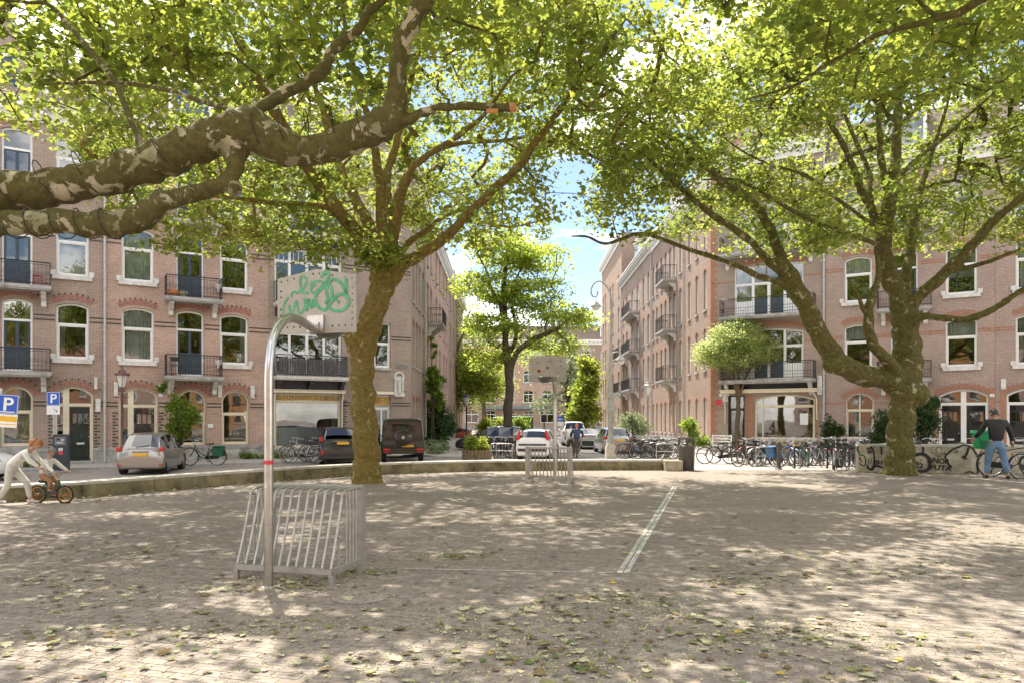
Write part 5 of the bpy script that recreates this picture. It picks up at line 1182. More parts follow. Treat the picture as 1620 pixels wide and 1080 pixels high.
shrub('bush', 'grey green lavender like bush low at the left street corner', 'bush', (P(690, 722, 39).x, 39, ZS + .1),
      [BL(684, 708, 39, 14, .7, 12), BL(698, 706, 40, 10, .6, 9), BL(690, 716, 38.6, 14, .6, 5)], 3000, .10, 'oval', LEAFS, 104)
shrub('bush', 'flowering pale bush between parked cars and the bicycles on the right pavement', 'bush', (P(1002, 705, 43).x, 43, ZS + .1),
      [BL(990, 672, 43, 14, .7, 14), BL(1012, 676, 43, 14, .7, 14), BL(1003, 662, 43, 10, .6, 10)], 2800, .13, 'oval', LEAFS, 105)
shrub('shrub', 'young leafy shrub behind the litter bin by the street wall', 'shrub', (P(1092, 705, 39.5).x, 39.5, ZS + .1),
      [BL(1090, 672, 39.5, 10, .4, 14), BL(1098, 690, 39.5, 14, .5, 12), BL(1110, 698, 39, 12, .5, 8)], 1900, .13, 'oval', LEAFG, 106)
shrub('shrub', 'dense dark green column of ivy by the drainpipe left of the arched window', 'shrub', (P(1313, 712, 35.6).x, 35.6, ZS + .1),
      [BL(1313, 706, 35.6, 13, .45, 8), BL(1313, 675, 35.6, 11, .35, 16), BL(1315, 692, 35.6, 13, .45, 14, 1.3), BL(1330, 680, 35.6, 8, .3, 8, .3)], 3000, .12, 'oval', LEAFD, 107)
shrub('bush', 'large dark olive bush to the right of the arched ground floor window', 'bush', (P(1462, 715, 33.4).x, 33.4, ZS + .1),
      [BL(1465, 655, 33.4, 18, .6, 22, 1.3), BL(1458, 680, 33.4, 20, .6, 20), BL(1473, 640, 33.4, 9, .4, 12, .5)], 5000, .12, 'oval', LEAFD, 108)
shrub('bush', 'dark bush half hidden by the right plane trunk', 'bush', (P(1398, 715, 33.4).x, 33.4, ZS + .1),
      [BL(1395, 665, 33.4, 12, .5, 22), BL(1390, 690, 33.4, 12, .5, 18)], 2600, .12, 'oval', LEAFD, 109)
for i, (x, Y, lab) in enumerate([(392, 33.6, 'low weeds along the plinth left of the shop window'), (440, 34.2, 'weeds and a yellow flower below the shop window'), (20, 27.6, 'low dark planting at the foot of the left edge house')]):
    shrub('low_plants', lab, 'plants', (P(x, 738, Y).x, Y, ZS + .1), [((x - CX) * Y / FOC, Y, ZS + .25, .6, .25, .18, 1), ((x - CX) * Y / FOC + .7, Y + .2, ZS + .2, .5, .2, .12, 1)], 900, .08, 'oval', LEAFG, 120 + i, stems=1)
# hedge-like bright planting in the middle of the street
for i, (x, y, Y, rx, rz, lab) in enumerate([(769, 670, 62, 14, 9, 'low bright yellow bush by the foot of the slender tree'), (795, 668, 62, 10, 9, 'low yellow green bush right of the slender trunk'), (823, 668, 62, 13, 9, 'green bush beyond the van, right of the slender trunk')]):
    shrub('bush', lab, 'bush', (P(x, 690, Y).x, Y, ZS), [BL(x, y, Y, rx, .7, rz), BL(x, y + 8, Y, rx, .7, rz)], 1500, .2, 'oval', LEAFY if i < 2 else LEAFG, 130 + i)
# ------------------------------------------------------------------ hoop posts with their cages
BOARDM = mat('worn_board_metal', (.37, .34, .29), .5, .3, var=.10, scale=3)
GREENP = mat('green_spray_paint', (.10, .36, .18), .7, var=.15, scale=10)
BLACKP = mat('black_spray_paint', (.02, .02, .02), .7, var=.3)
PAPER = mat('sticker_paper', (.6, .6, .58), .6)
REDP = mat('red_sticker', (.62, .05, .06), .5, var=.1)
BLUEP = mat('sign_blue', (.02, .10, .52), .35, var=.04)
YELP = mat('sign_yellow', (.70, .42, .02), .4, var=.05)
def hoop(label, pos, rz, near):
    h = thing('basketball_hoop', label, 'basketball hoop', (pos.x, pos.y, 0), rz, 'basketball hoops on the court')
    m = MB(); arm = spline([(0, 0, -.02), (0, 0, .8), (0, 0, 1.6), (0, 0, 2.05), (0, .02, 2.25), (0, .07, 2.44), (0, .20, 2.60), (0, .34, 2.675), (0, .50, 2.69), (0, .68, 2.66), (0, .86, 2.62)], 6)
    m.tube(arm, .0455, 18); m.build('post', STAIN, h, smooth=True)
    m = MB(); m.lathe([(.085, 0), (.08, .012), (.05, .014)], 18)
    for k in range(4): a = k * PI / 2 + .4; m.lathe([(.010, .013), (.010, .028)], 6, (.066 * math.cos(a), .066 * math.sin(a), 0))
    m.build('base_plate', STEEL, h)
    w, zb_, zc, zt_ = .485, 2.585, 3.205, 3.29
    out = [(-w, zb_), (w, zb_), (w, zc), (0, zt_), (-w, zc)]
    holes = []
    def circ(x, z, r=.0125): holes.append([(x + r * math.cos(a), z + r * math.sin(a)) for a in [k * PI / 4 for k in range(8)]])
    for i in range(12):
        x = -w + .05 + (2 * w - .1) * i / 11; circ(x, zc + (zt_ - zc) * (1 - abs(x) / w) - .045); circ(x, zb_ + .075) if abs(x) > .12 else None
    for i in range(1, 7): z = zb_ + .075 + (zc - zb_ - .15) * i / 7; circ(-w + .045, z); circ(w - .045, z)
    me = plate(out, holes, .012, 'backboard'); b = link_mesh('backboard', me, BOARDM, h, loc=(0, .885, 0))
    m = MB(); m.box(-.10, .10, .862, .882, 2.60, 2.78); m.box(-.05, .05, .84, .861, 2.61, 2.70); m.build('mounting_plate', STAIN, h)
    # steel basket in front of the board
    m = MB(); m.lathe([(.225, 0), (.24, .012), (.225, .022), (.205, .01), (.13, -.10), (.085, -.12), (.075, -.115), (.12, -.09), (.20, .0)], 22, (0, 1.15, 2.68), cap=False); m.box(-.09, .09, .902, .95, 2.58, 2.70)
    m.build('rim', mat('dull_dark_steel', (.20, .19, .17), .5, .7, var=.1), h, smooth=True)
    if near:
        def q(x, y): # traced brush strokes: picture -> plane of the board
            Yb_ = 7.98; px = 240 + x / 4.91; py = 340 + y / 4.91
            return ((px - 500.5) / 144.0 / math.cos(COURT) * 1.0, 0, EYE + (HY - py) / 144.2)
        S_ = [[(1045, 630), (1010, 680), (998, 740), (1010, 800)], [(1050, 690), (1055, 740), (1068, 770), (1095, 700), (1115, 665), (1125, 720), (1148, 762), (1180, 720), (1192, 650)],
              [(1075, 630), (1072, 605), (1095, 588), (1125, 600), (1150, 560), (1145, 505), (1165, 472), (1198, 495), (1185, 545), (1160, 590), (1215, 605)],
              [(1175, 640), (1190, 700), (1203, 740), (1215, 650), (1228, 695), (1243, 722), (1252, 660), (1268, 715)],
              [(1230, 550), (1245, 525), (1290, 515), (1335, 530), (1310, 575), (1255, 605), (1235, 570), (1275, 540)],
              [(1320, 490), (1350, 452), (1387, 462), (1375, 505), (1345, 560), (1290, 605), (1272, 660), (1305, 722), (1355, 740), (1398, 690), (1412, 610), (1382, 540), (1366, 600), (1377, 665), (1350, 690)],
              [(1378, 535), (1430, 508), (1485, 540), (1518, 595), (1532, 630), (1526, 505)],
              [(1372, 715), (1420, 670), (1460, 632), (1510, 628), (1548, 665), (1542, 715), (1490, 752), (1425, 748), (1385, 725)], [(1425, 655), (1450, 668), (1472, 695)]]
        m = MB()
        for k, s_ in enumerate(S_):
            pts = [q(*p[:2]) for p in spline(s_, 5)]; m.ribbon(pts, .034 if k in (5, 6, 7) else .026, (0, -1, 0), .002 + .0008 * k)
        m.build('green_graffiti', GREENP, b, kind='stuff')
        m = MB(); m.tube([(0.0, 0, 1.205), (0, 0, 1.245)], .047, 16, caps=False); m.build('red_sticker', REDP, h)
        m = MB(); m.box(-.012, .012, -.0495, -.046, .98, 1.03); m.build('grey_sticker', PAPER, h)
    else:
        for (x, z, w_, h_, mm_, nm) in ((.33, 3.11, .045, .05, mat('brown_sticker', (.2, .06, .02), .6), 'brown_sticker'), (.34, 2.99, .04, .07, BLACKP, 'black_sticker'), (-.22, 2.87, .12, .035, mat('dull_red_sticker', (.3, .05, .04), .6), 'red_sticker'), (.27, 2.74, .06, .06, PAPER, 'white_sticker'), (.0, 2.95, .07, .06, mat('grey_brown_sticker', (.12, .09, .07), .6), 'round_sticker')):
            m = MB(); m.lathe([(w_ / 2, .014), (w_ / 2, .0165)], 4 if 'round' not in nm and 'white' not in nm else 14, (-x, 0, z), axis='y'); m.build(nm, mm_, b)
        m = MB()
        for s_ in ([(-.3, 3.12), (-.25, 3.05), (-.2, 3.12)], [(0, 3.14), (.03, 3.08), (.07, 3.15), (.1, 3.08)], [(.1, 3.13), (.14, 3.09)], [(-.12, 2.85), (-.08, 2.9), (-.1, 2.82)]):
            m.ribbon([(-p[0], .0135, p[1]) for p in s_], .008, (0, 1, 0), .001)
        m.build('pen_tags', BLACKP, b, kind='stuff')
    return h
PN, PF = G(425, 928), G(878, 760)
hoop('nearest basketball hoop, its board back covered with a green spray tag', PN, -COURT, True)
hoop('far basketball hoop with stickers on its board and a dark steel basket', PF, PI - COURT, False)
def cage(label, pos, rz):
    h = thing('goal_cage', label, 'goal', (pos.x, pos.y, 0), rz, 'steel goal cages under the hoops')
    W, y0, y1, H = .55, .25, .87, .93
    m = MB(); m.box(-W, W, y0 - .02, y0 + .025, .10, .155); m.build('back_rail', STEEL, h)
    for s in (-1, 1): m = MB(); m.box(s * W - .0225, s * W + .0225, y0 + .027, y1 - .032, .10, .155); m.build('side_rail', STEEL, h)
    for (x, y) in ((-W, y0), (W, y0)): m = MB(); m.box(x - .025, x + .025, y - .02, y + .03, -.02, .098); m.build('foot', STEEL, h)
    for s in (-1, 1): m = MB(); m.box(s * W - .032, s * W + .032, y1 - .03, y1 + .045, -.02, H + .01); m.box(s * W - .055, s * W + .055, y1 - .04, y1 + .055, -.02, .004); m.build('goal_post', STEEL, h)
    m = MB(); m.box(-W + .034, W - .034, y1 - .02, y1 + .03, H - .045, H + .005); m.build('crossbar', STEEL, h)
    n = 12
    for i in range(n):
        x = -W + .012 + (2 * W - .024) * i / (n - 1)
        m = MB(); m.tube(spline([(x, y0, .156), (x, y0 + .10, .42), (x, y0 + .215, .80), (x, y0 + .24, .875), (x, y0 + .285, .905), (x, y0 + .36, .913), (x, y1 - .021, .913)], 4), .0135, 8); m.build('bar', STEEL, h, smooth=True)
    for s in (-1, 1):
        x = s * (W - .004)
        for (yy, zt_) in ((.14, .46), (.30, .86), (.37, .90), (.44, .90), (.51, .90)):
            m = MB()
            if zt_ < .9: m.tube(spline([(x, y0 + yy, .156), (x, y0 + yy, zt_ - .05), (x, y0 + yy - .012, zt_ - .01), (x, y0 + yy * .72, zt_ + .01)], 3), .012, 7)
            else: m.tube([(x, y0 + yy, .156), (x, y0 + yy, .90)], .012, 7)
            m.build('side_bar', STEEL, h, smooth=True)
    return h
cage('steel tube goal cage right behind the nearest hoop post', PN, -COURT)
cage('small steel goal cage at the far hoop with its open side towards the camera', PF, PI - COURT)

# ------------------------------------------------------------------ writing in mesh
def text_mesh(s, size, name, thick=.002, bold=0.0):
    cu = bpy.data.curves.new(name, 'FONT'); cu.body = s; cu.size = size; cu.extrude = thick; cu.align_x = 'CENTER'; cu.align_y = 'CENTER'; cu.offset = bold
    o = bpy.data.objects.new(name, cu); COL.objects.link(o); me = bpy.data.meshes.new_from_object(o.evaluated_get(bpy.context.evaluated_depsgraph_get()))
    bpy.data.objects.remove(o); bpy.data.curves.remove(cu)
    me.transform(Matrix.Rotation(PI / 2, 4, 'X')); me.name = name
    while len(me.materials): me.materials.pop()
    return me
def put_text(s, size, parent, m, loc, rz=0, tilt=0, bold=0.0, sx=1.0, name='lettering'):
    o = link_mesh(name, text_mesh(s, size, name, bold=bold), m, parent, loc=loc, rot=(0, tilt, rz)); o.scale = (sx, 1, 1); return o

# ------------------------------------------------------------------ parking signs, meter
DARKM = mat('meter_grey_blue', (.05, .06, .075), .4, .3, var=.1)
def parking_sign(label, pos, rz, w, h, z0, post_h, tilt, strips, group=None, post_dx=0):
    t = thing('parking_sign', label, 'parking sign', pos, rz); t.rotation_euler = (0, tilt, rz)
    m = MB(); m.tube([(post_dx, .03, -.02), (post_dx, .03, post_h)], .03, 10); m.build('post', PIPE, t, smooth=True)
    z = z0 + h
    m = MB(); hb = h * .60 if strips else h; m.box(-w / 2, w / 2, -.012, 0, z - hb, z); p = m.build('panel', BLUEP, t)
    m = MB(); m.ring([(-w / 2 + .012, z - hb + .012), (w / 2 - .012, z - hb + .012), (w / 2 - .012, z - .012), (-w / 2 + .012, z - .012)], [(-w / 2 + .024, z - hb + .024), (w / 2 - .024, z - hb + .024), (w / 2 - .024, z - .024), (-w / 2 + .024, z - .024)], -.0135, -.0122); m.build('border', WHITE, p)
    put_text('P', hb * .92, p, WHITE, (0, -.0145, z - hb * .52), bold=.008)
    m = MB(); m.box(-w / 2, w / 2, -.012, 0, z0, z - hb - .006); q = m.build('lower_panel', WHITE, t)
    if strips == 'arrow':
        m = MB(); cz = z0 + (h - hb) * .5; M_ = Matrix.Translation((w * .15, 0, cz)) @ Matrix.Rotation(R(38), 4, 'Y'); m.box(-w * .2, w * .14, -.0145, -.0125, -.009, .009, M_); m.prism([(w * .12, -.035), (w * .24, 0), (w * .12, .035)], -.0145, -.0125, M_); m.build('arrow', BLACKP, q)
    else:
        hh = z - hb - z0
        m = MB(); m.box(-w / 2 + .01, w / 2 - .01, -.0145, -.0125, z0 + hh * .45, z0 + hh * .85); m.build('orange_band', YELP, q)
        m = MB(); m.box(-w / 2 + .01, w / 2 - .01, -.0142, -.0125, z0 + hh * .2, z0 + hh * .26); m.build('yellow_band', YELP, q)
        m = MB(); m.box(-w * .35, w * .35, -.0145, -.0122, z - hb + .05, z - hb + .075); m.build('small_lettering', WHITE, p)
    return t
ps = P(84.5, 620, 29.0)
parking_sign('white and blue parking sign with a small arrow beside the parking meter', (ps.x, 29.0, ZS + .1), R(12), .48, .90, (EYE + (HY - 655) * 29 / FOC) - (ZS + .1), 3.2 - .3, 0, 'arrow')
m = None
Yp = 19.0
ps = P(4, 660, Yp)
parking_sign('tilted blue parking sign with an orange band cut off by the left edge', (ps.x - .05, Yp, ZS), R(25), .46, .86, (EYE + (HY - 675) * Yp / FOC) - ZS, 2.75, R(4), 'bands', post_dx=-.18)
ps = G(97, 743, ZS + .1)
t = thing('parking_meter', 'dark grey blue parking meter standing in front of the green door', 'parking meter', (ps.x, ps.y, ZS + .1), R(18))
m = MB(); m.prism([(-.24, 0), (.24, 0), (.24, 1.22), (.20, 1.30), (-.20, 1.30), (-.24, 1.22)], -.16, .16); m.build('housing', DARKM, t)
m = MB(); m.box(-.17, .17, -.175, -.162, .92, 1.2); m.build('front_plate', mat('meter_plate', (.16, .18, .20), .4), t)
for (x, z, w_, h_, mm_, nm) in ((-.06, 1.12, .10, .07, BLACKP, 'screen'), (.08, 1.10, .06, .06, PAPER, 'card_slot'), (0, 1.0, .2, .04, PAPER, 'notice'), (.02, .76, .14, .10, PAPER, 'white_sticker'), (.02, .64, .13, .13, REDP, 'red_sticker')):
    m = MB(); m.box(x - w_ / 2, x + w_ / 2, -.18, -.1755 if z > .9 else -.161, z - h_ / 2, z + h_ / 2); m.build(nm, mm_, t)

# ------------------------------------------------------------------ lamps
FROST = mat('lantern_glass', (.62, .60, .56), .3, var=.05)
LAMPRED = mat('maroon_cast_iron', (.13, .07, .06), .5, .2, var=.2)
def lantern_post(label, pos, H, metal, rz=0, crown=True):
    t = thing('street_lantern', label, 'street lamp', pos, rz)
    m = MB(); m.lathe([(.16, -.02), (.16, .12), (.12, .16), (.12, .55), (.09, .62), (.075, .66), (.085, .70), (.055, .76), (.045, H - 1.15), (.06, H - 1.12), (.045, H - 1.08), (.035, H - .85)], 14); m.build('post', metal, t, smooth=True)
    m = MB()
    for s in (0, 1, 2, 3): a = s * PI / 2; d = Vector((math.cos(a), math.sin(a), 0)); m.tube(spline([d * .04 + Vector((0, 0, H - 1.0)), d * .17 + Vector((0, 0, H - .94)), d * .13 + Vector((0, 0, H - .86)), d * .16 + Vector((0, 0, H - .80))], 3), .013, 5)
    m.tube([(-.28, 0, H - 1.22), (.28, 0, H - 1.22)], .014, 6); m.build('bracket', metal, t)
    m = MB(); m.lathe([(.13, H - .80), (.24, H - .36), (.24, H - .35), (.12, H - .78)], 6, cap=True); m.build('lantern_glass', FROST, t)
    m = MB(); m.lathe([(.28, H - .35), (.27, H - .31), (.14, H - .20), (.13, H - .14), (.05, H - .10), (.03, H - .03), (.045, H), (.0, H + .05)], 12)
    for k in range(6):
        a = k * PI / 3; c, s = math.cos(a), math.sin(a); m.tube([(.135 * c, .135 * s, H - .80), (.245 * c, .245 * s, H - .35)], .009, 4)
        if crown:
            for k2 in range(3): a2 = a + k2 * PI / 9; m.tube([(.27 * math.cos(a2), .27 * math.sin(a2), H - .34), (.275 * math.cos(a2), .275 * math.sin(a2), H - .25)], .012, 4)
    m.build('lantern_cap', metal, t)
    return t
def HZ(y, Y, z): return EYE + (HY - y) * Y / FOC - z
lantern_post('maroon gas style street lantern between the parking meter and the silver hatchback', P(193, 735, 29.4).xyz[:2] + (ZS + .1,), HZ(580, 29.4, ZS + .1), LAMPRED)
lantern_post('pale old style street lantern before the right street row', P(1025, 720, 40.5).xyz[:2] + (ZS + .1,), HZ(601, 40.5, ZS + .1), mat('greyed_cast_iron', (.26, .23, .21), .6, .2, var=.15))
lantern_post('black street lantern at the mouth of the left footpath', P(738, 700, 50).xyz[:2] + (ZS + .1,), HZ(620, 50, ZS + .1), IRON, crown=False)
lantern_post('small distant street lantern behind the far hoop', P(861, 690, 66).xyz[:2] + (ZS,), HZ(640, 66, ZS), IRON, crown=False)
# tall swan neck lamp on a stone like base, carrying traffic signs
SW = mat('grey_green_lamp_paint', (.30, .31, .27), .5, .1, var=.15)
Yl_ = 34.5; q0 = P(966, 724, Yl_); zg = ZS + .1
t = thing('swan_neck_lamp', 'tall swan neck street lamp with two globes above traffic signs', 'street lamp', (q0.x, q0.y, zg))
m = MB(); m.box(-.24, .24, -.24, .24, -.05, .55); m.box(-.20, .20, -.20, .20, .552, .62); m.box(-.17, .17, -.17, .17, .622, .70); m.build('plinth', mat('pale_cast_base', (.50, .46, .38), .8, var=.15, bump=.2), t)
s_ = FOC / Yl_
def LL(x, y): return ((x - 966) / s_, 0, HZ(y, Yl_, zg))
m = MB(); m.tube([(0, 0, .70), (0, 0, 1.3), (0, 0, 2.4), (0, 0, 2.5), (0, 0, 4.2)], [.15, .13, .10, .13, .085], 14); m.tube([(0, 0, 4.2), LL(967.5, 500), LL(968, 480)], [.07, .05, .04], 10); m.build('pole', SW, t, smooth=True)
m = MB(); m.tube([(0,) * 3 if False else p for p in spline([LL(968, 480), LL(966, 466), LL(958, 451), LL(948, 445), LL(939, 450), LL(935, 461), LL(938, 469), LL(944, 468), LL(946, 461)], 5)], .038, 8); m.tube([LL(943, 469), LL(943, 479)], .02, 6); m.build('swan_neck', SW, t, smooth=True)
m = MB(); m.tube(spline([LL(968, 560), LL(972, 557), LL(978, 556.5), LL(982, 560), LL(982, 566)], 4), .028, 8); m.build('lower_arm', SW, t, smooth=True)
for (x, y, r_) in ((943, 486, 8), (982, 571, 7.5)):
    c = LL(x, y); m = MB(); m.lathe([(.02, .26), (.10, .24), (.24, .06), (.25, .03), (.22, .0)], 18, c, cap=False); g = m.build('lamp_shade', SW, t, smooth=True)
    m = MB(); m.ball((c[0], c[1], c[2] - .0), (.20, .20, .17), 14, 8); m.build('globe', FROST, g, smooth=True)
m = MB(); c = LL(967, 645); m.lathe([(.235, -.15), (.235, -.135)], 24, (c[0], 0, c[2]), axis='y'); m.build('round_sign_back', SW, t)
m = MB(); c = LL(970, 624); m.box(c[0] - .34, c[0] + .34, -.15, -.13, c[2] - .12, c[2] + .10); m.build('arrow_sign_back', SW, t)
# far traffic sign
t = thing('traffic_sign', 'small blue rectangular sign with white marks far behind the white hatchback', 'traffic sign', P(886, 690, 60).xyz[:2] + (ZS,))
m = MB(); m.tube([(0, .04, 0), (0, .04, 2.6)], .03, 8); m.build('post', PIPE, t)
m = MB(); m.box(-.22, .22, -.01, .01, 1.75, 2.15); b = m.build('panel', BLUEP, t); m = MB(); m.box(-.15, -.02, -.014, -.0105, 1.9, 1.98); m.box(.02, .15, -.014, -.0105, 1.9, 1.98); m.build('white_marks', WHITE, b)
m = MB(); m.box(-.22, .22, -.01, .01, 1.38, 1.74); m.build('lower_panel', WHITE, t)

# ------------------------------------------------------------------ litter bin, bollard, fence, planter, bench
BINM = mat('bin_grey', (.085, .08, .07), .5, .2, var=.12)
pb = G(1086, 743)
t = thing('litter_bin', 'tall dark grey round litter bin with an open hoop top beside the concrete block', 'litter bin', (pb.x, pb.y, -.01))
m = MB(); m.lathe([(.235, 0), (.245, .03), (.268, .78), (.275, .80), (.262, .81), (.25, .79), (.24, .60)], 26); m.build('drum', BINM, t, smooth=True)
m = MB(); m.lathe([(.262, 1.01), (.282, 1.0), (.284, 1.055), (.262, 1.06)], 26, cap=False)
for k in range(3):
    a = k * 2 * PI / 3 + .35; M_ = Matrix.Rotation(a, 4, 'Z'); m.box(.255, .272, -.05, .05, .79, 1.02, M_)
m.build('hoop_top', BINM, t, smooth=True)
m = MB(); m.box(-.004, .004, -.272, -.25, .06, .78, Matrix.Rotation(.55, 4, 'Z')); m.build('door_seam', IRON, t)
pb = G(1232, 742, -.02)
t = thing('bollard', 'single dark cast iron bollard between the bicycles and the square', 'bollard', (pb.x, pb.y, ramp_z(pb.y)))
m = MB(); m.lathe([(.12, -.02), (.12, .02), (.085, .05), (.065, .10), (.055, .55), (.065, .66), (.10, .72), (.105, .76), (.10, .86), (.07, .90), (.0, .91)], 16); m.build('shaft', BINM, t, smooth=True)
def fence_panel(label, x0, x1, y, Y, H=.74):
    a, b = P(x0, y, Y), P(x1, y, Y); z = ramp_z(Y); t = thing('railing', label, 'railing', (a.x, Y, z), 0, None); L_ = b.x - a.x
    for x in (0, L_): m = MB(); m.box(x - .025, x + .025, -.025, .025, -.02, H + .02); m.build('post', IRON, t)
    for zz in (H - .02, .10): m = MB(); m.box(.027, L_ - .027, -.015, .015, zz - .015, zz + .015); m.build('rail', IRON, t)
    n = int(L_ / .12)
    for i in range(1, n): m = MB(); m.box(L_ * i / n - .007, L_ * i / n + .007, -.007, .007, .117, H - .037); m.build('bar', IRON, t)
fence_panel('low black railing between the bollard and the bicycles', 1257, 1309, 739, 25.4)
fence_panel('low black railing left of the graffiti wall behind a parked bicycle', 1318, 1355, 741, 24.0)
pb = P(754, 728, 33.6)
t = thing('planter', 'round wooden planter with a clipped yellow green hedge', 'planter', (pb.x, 33.6, ZS))
WOOD = mat('weathered_planks', (.17, .125, .07), .85, var=.25, scale=8, bump=.3)
for k in range(26):
    a = 2 * PI * k / 26; M_ = Matrix.Rotation(a, 4, 'Z'); m = MB(); m.box(-.07, .07, -.665 - .006 * (k % 2), -.63, -.02, .52 + .01 * (k % 3), M_); m.build('plank', WOOD, t)
m = MB(); m.lathe([(.62, 0), (.62, .46)], 20); m.build('soil', mat('soil', (.05, .035, .02), .95, var=.3, scale=12, bump=.4), t)
shrub('hedge_plant', 'clipped yellow green hedge growing in the round planter', 'hedge', (pb.x, 33.6, ZS + .45), [(pb.x, 33.6, ZS + .82, .58, .52, .28, 1), (pb.x + .1, 33.6, ZS + .62, .6, .55, .2, .8), (pb.x - .25, 33.5, ZS + 1.0, .3, .3, .18, .3)], 4200, .075, 'oval', LEAFY, 140)
pb = P(1142, 700, 38.6)
t = thing('garden_bench', 'white slatted garden bench against the red brick corner', 'bench', (pb.x, 38.9, ZS + .1), -AL)
for x in (-.5, .5): m = MB(); m.box(x - .03, x + .03, .3, .36, 0, 1.0); m.box(x - .03, x + .03, -.1, -.04, 0, .62); m.box(x - .03, x + .03, -.12, .298, .622, .66); m.build('leg', WHITE, t)
for z in (.62, .75, .93): m = MB(); m.box(-.467, .467, .31, .35, z, z + .05); m.build('back_slat', WHITE, t)
for z in range(4): m = MB(); m.box(-.467, .467, -.1 + z * .1, -.03 + z * .1, .42, .44); m.build('seat_slat', WHITE, t)
for (xa, xb) in ((-.42, -.22), (-.05, -.22), (.05, .22), (.42, .22)): m = MB(); m.tube([(xa, .33, .925), (xb, .33, .80)], .016, 5); m.build('back_brace', WHITE, t)
# things on the balconies
def on_face(face, px, out, z): t_ = face.t(px); return face.w(t_, -out, z)
q = on_face(FL, 60, .4, 3.52 + FF)
t = thing('stool', 'small red plastic stool on the upper balcony at the left edge', 'stool', tuple(q), AL)
RP = mat('red_plastic', (.50, .03, .04), .4)
m = MB(); m.box(-.17, .17, -.14, .14, .40, .43); m.build('seat', RP, t)
for x in (-.14, .14):
    for y in (-.11, .11): m = MB(); m.tube([(x * 1.15, y * 1.15, 0), (x, y, .398)], .02, 6); m.build('leg', RP, t)
m = MB(); m.box(-.15, .15, -.13, -.11, .2, .24); m.build('rung', RP, t)
TERRA = mat('terracotta', (.42, .17, .07), .8, var=.12)
for (px, lab, mm_, w_) in ((272, 'terracotta trough on the upper balcony of the rosy house', TERRA, .30), (287, 'speckled bowl beside the terracotta trough on the balcony', mat('speckled_glaze', (.35, .33, .22), .5, var=.4, scale=30), .22)):
    q = on_face(FL, px, .45, 3.525 + FF); t = thing('flower_pot', lab, 'flower pot', tuple(q), AL); m = MB(); m.lathe([(w_ * .6, 0), (w_ * .95, .2), (w_, .27), (w_ * .88, .27), (w_ * .8, .2)], 14); m.build('pot', mm_, t, smooth=True)
    m = MB(); m.lathe([(w_ * .78, .19), (0, .23)], 12); m.build('soil', MATS['soil'], t)
q = on_face(FL, 276, .42, 3.525)
t = thing('folding_chair', 'dark folding chair on the first floor balcony of the rosy house', 'chair', tuple(q), AL)
for s in (-.18, .18): m = MB(); m.tube([(s, -.18, 0), (s, .18, .85)], .012, 5); m.tube([(s * .9, .2, 0), (s * .9, -.18, .45)], .012, 5); m.build('leg', IRON, t)
m = MB(); m.box(-.17, .17, -.18, .16, .44, .46); m.build('seat', IRON, t); m = MB(); m.box(-.17, .17, .15, .17, .65, .83); m.build('backrest', IRON, t)
# green bottle crate like box hung in the french window
t = thing('bottle_box', 'green box hanging beside the right plane trunk on the first floor balcony', 'box', tuple(on_face(FR, 1413, .3, 4.55)), -AL)
m = MB(); m.box(-.13, .13, -.08, .08, -.28, .28); m.lathe([(.05, .28), (.05, .38)], 8); m.build('body', mat('bright_green_plastic', (.02, .22, .08), .4), t)

# ------------------------------------------------------------------ graffiti wall on the right
GW = mat('graffiti_wall_concrete', (.42, .37, .27), .9, var=.2, scale=2.5, bump=.2, col2=(.60, .55, .43))
ga, gb = G(1357, 746), G(1700, 750.5)
gd = (gb - ga).normalized(); gang = math.atan2(gd.y, gd.x); GL = (gb - ga).length; gb = ga + gd * (GL * 1.75); GL *= 1.75
t = thing('graffiti_wall', 'low concrete wall painted with black outline graffiti behind the right plane trunk', 'wall', (ga.x, ga.y, 0), gang)
nb = 7
for i in range(nb): m = MB(); m.box(GL * i / nb + .004, GL * (i + 1) / nb - .004, 0, .28, -.35, .80); m.build('wall_block', GW, t)
m = MB(); m.box(-.01, GL, -.02, .30, .802, .875); m.build('coping', conc_top, t)
def gw(x, y):                          # picture -> face of the wall (zoom region 1300,580 at 5.0625)
    px, py = 1300 + x / 5.0625, 580 + y / 5.0625
    k = (px - CX) / FOC; s0 = (k * ga.y - ga.x) / (gd.x - k * gd.y); Y = ga.y + s0 * gd.y
    return (s0, 0, EYE + (HY - py) * Y / FOC)
def gz(x, y): return gw((1480 + x / 6.75 - 1300) * 5.0625, (620 + y / 6.75 - 580) * 5.0625)
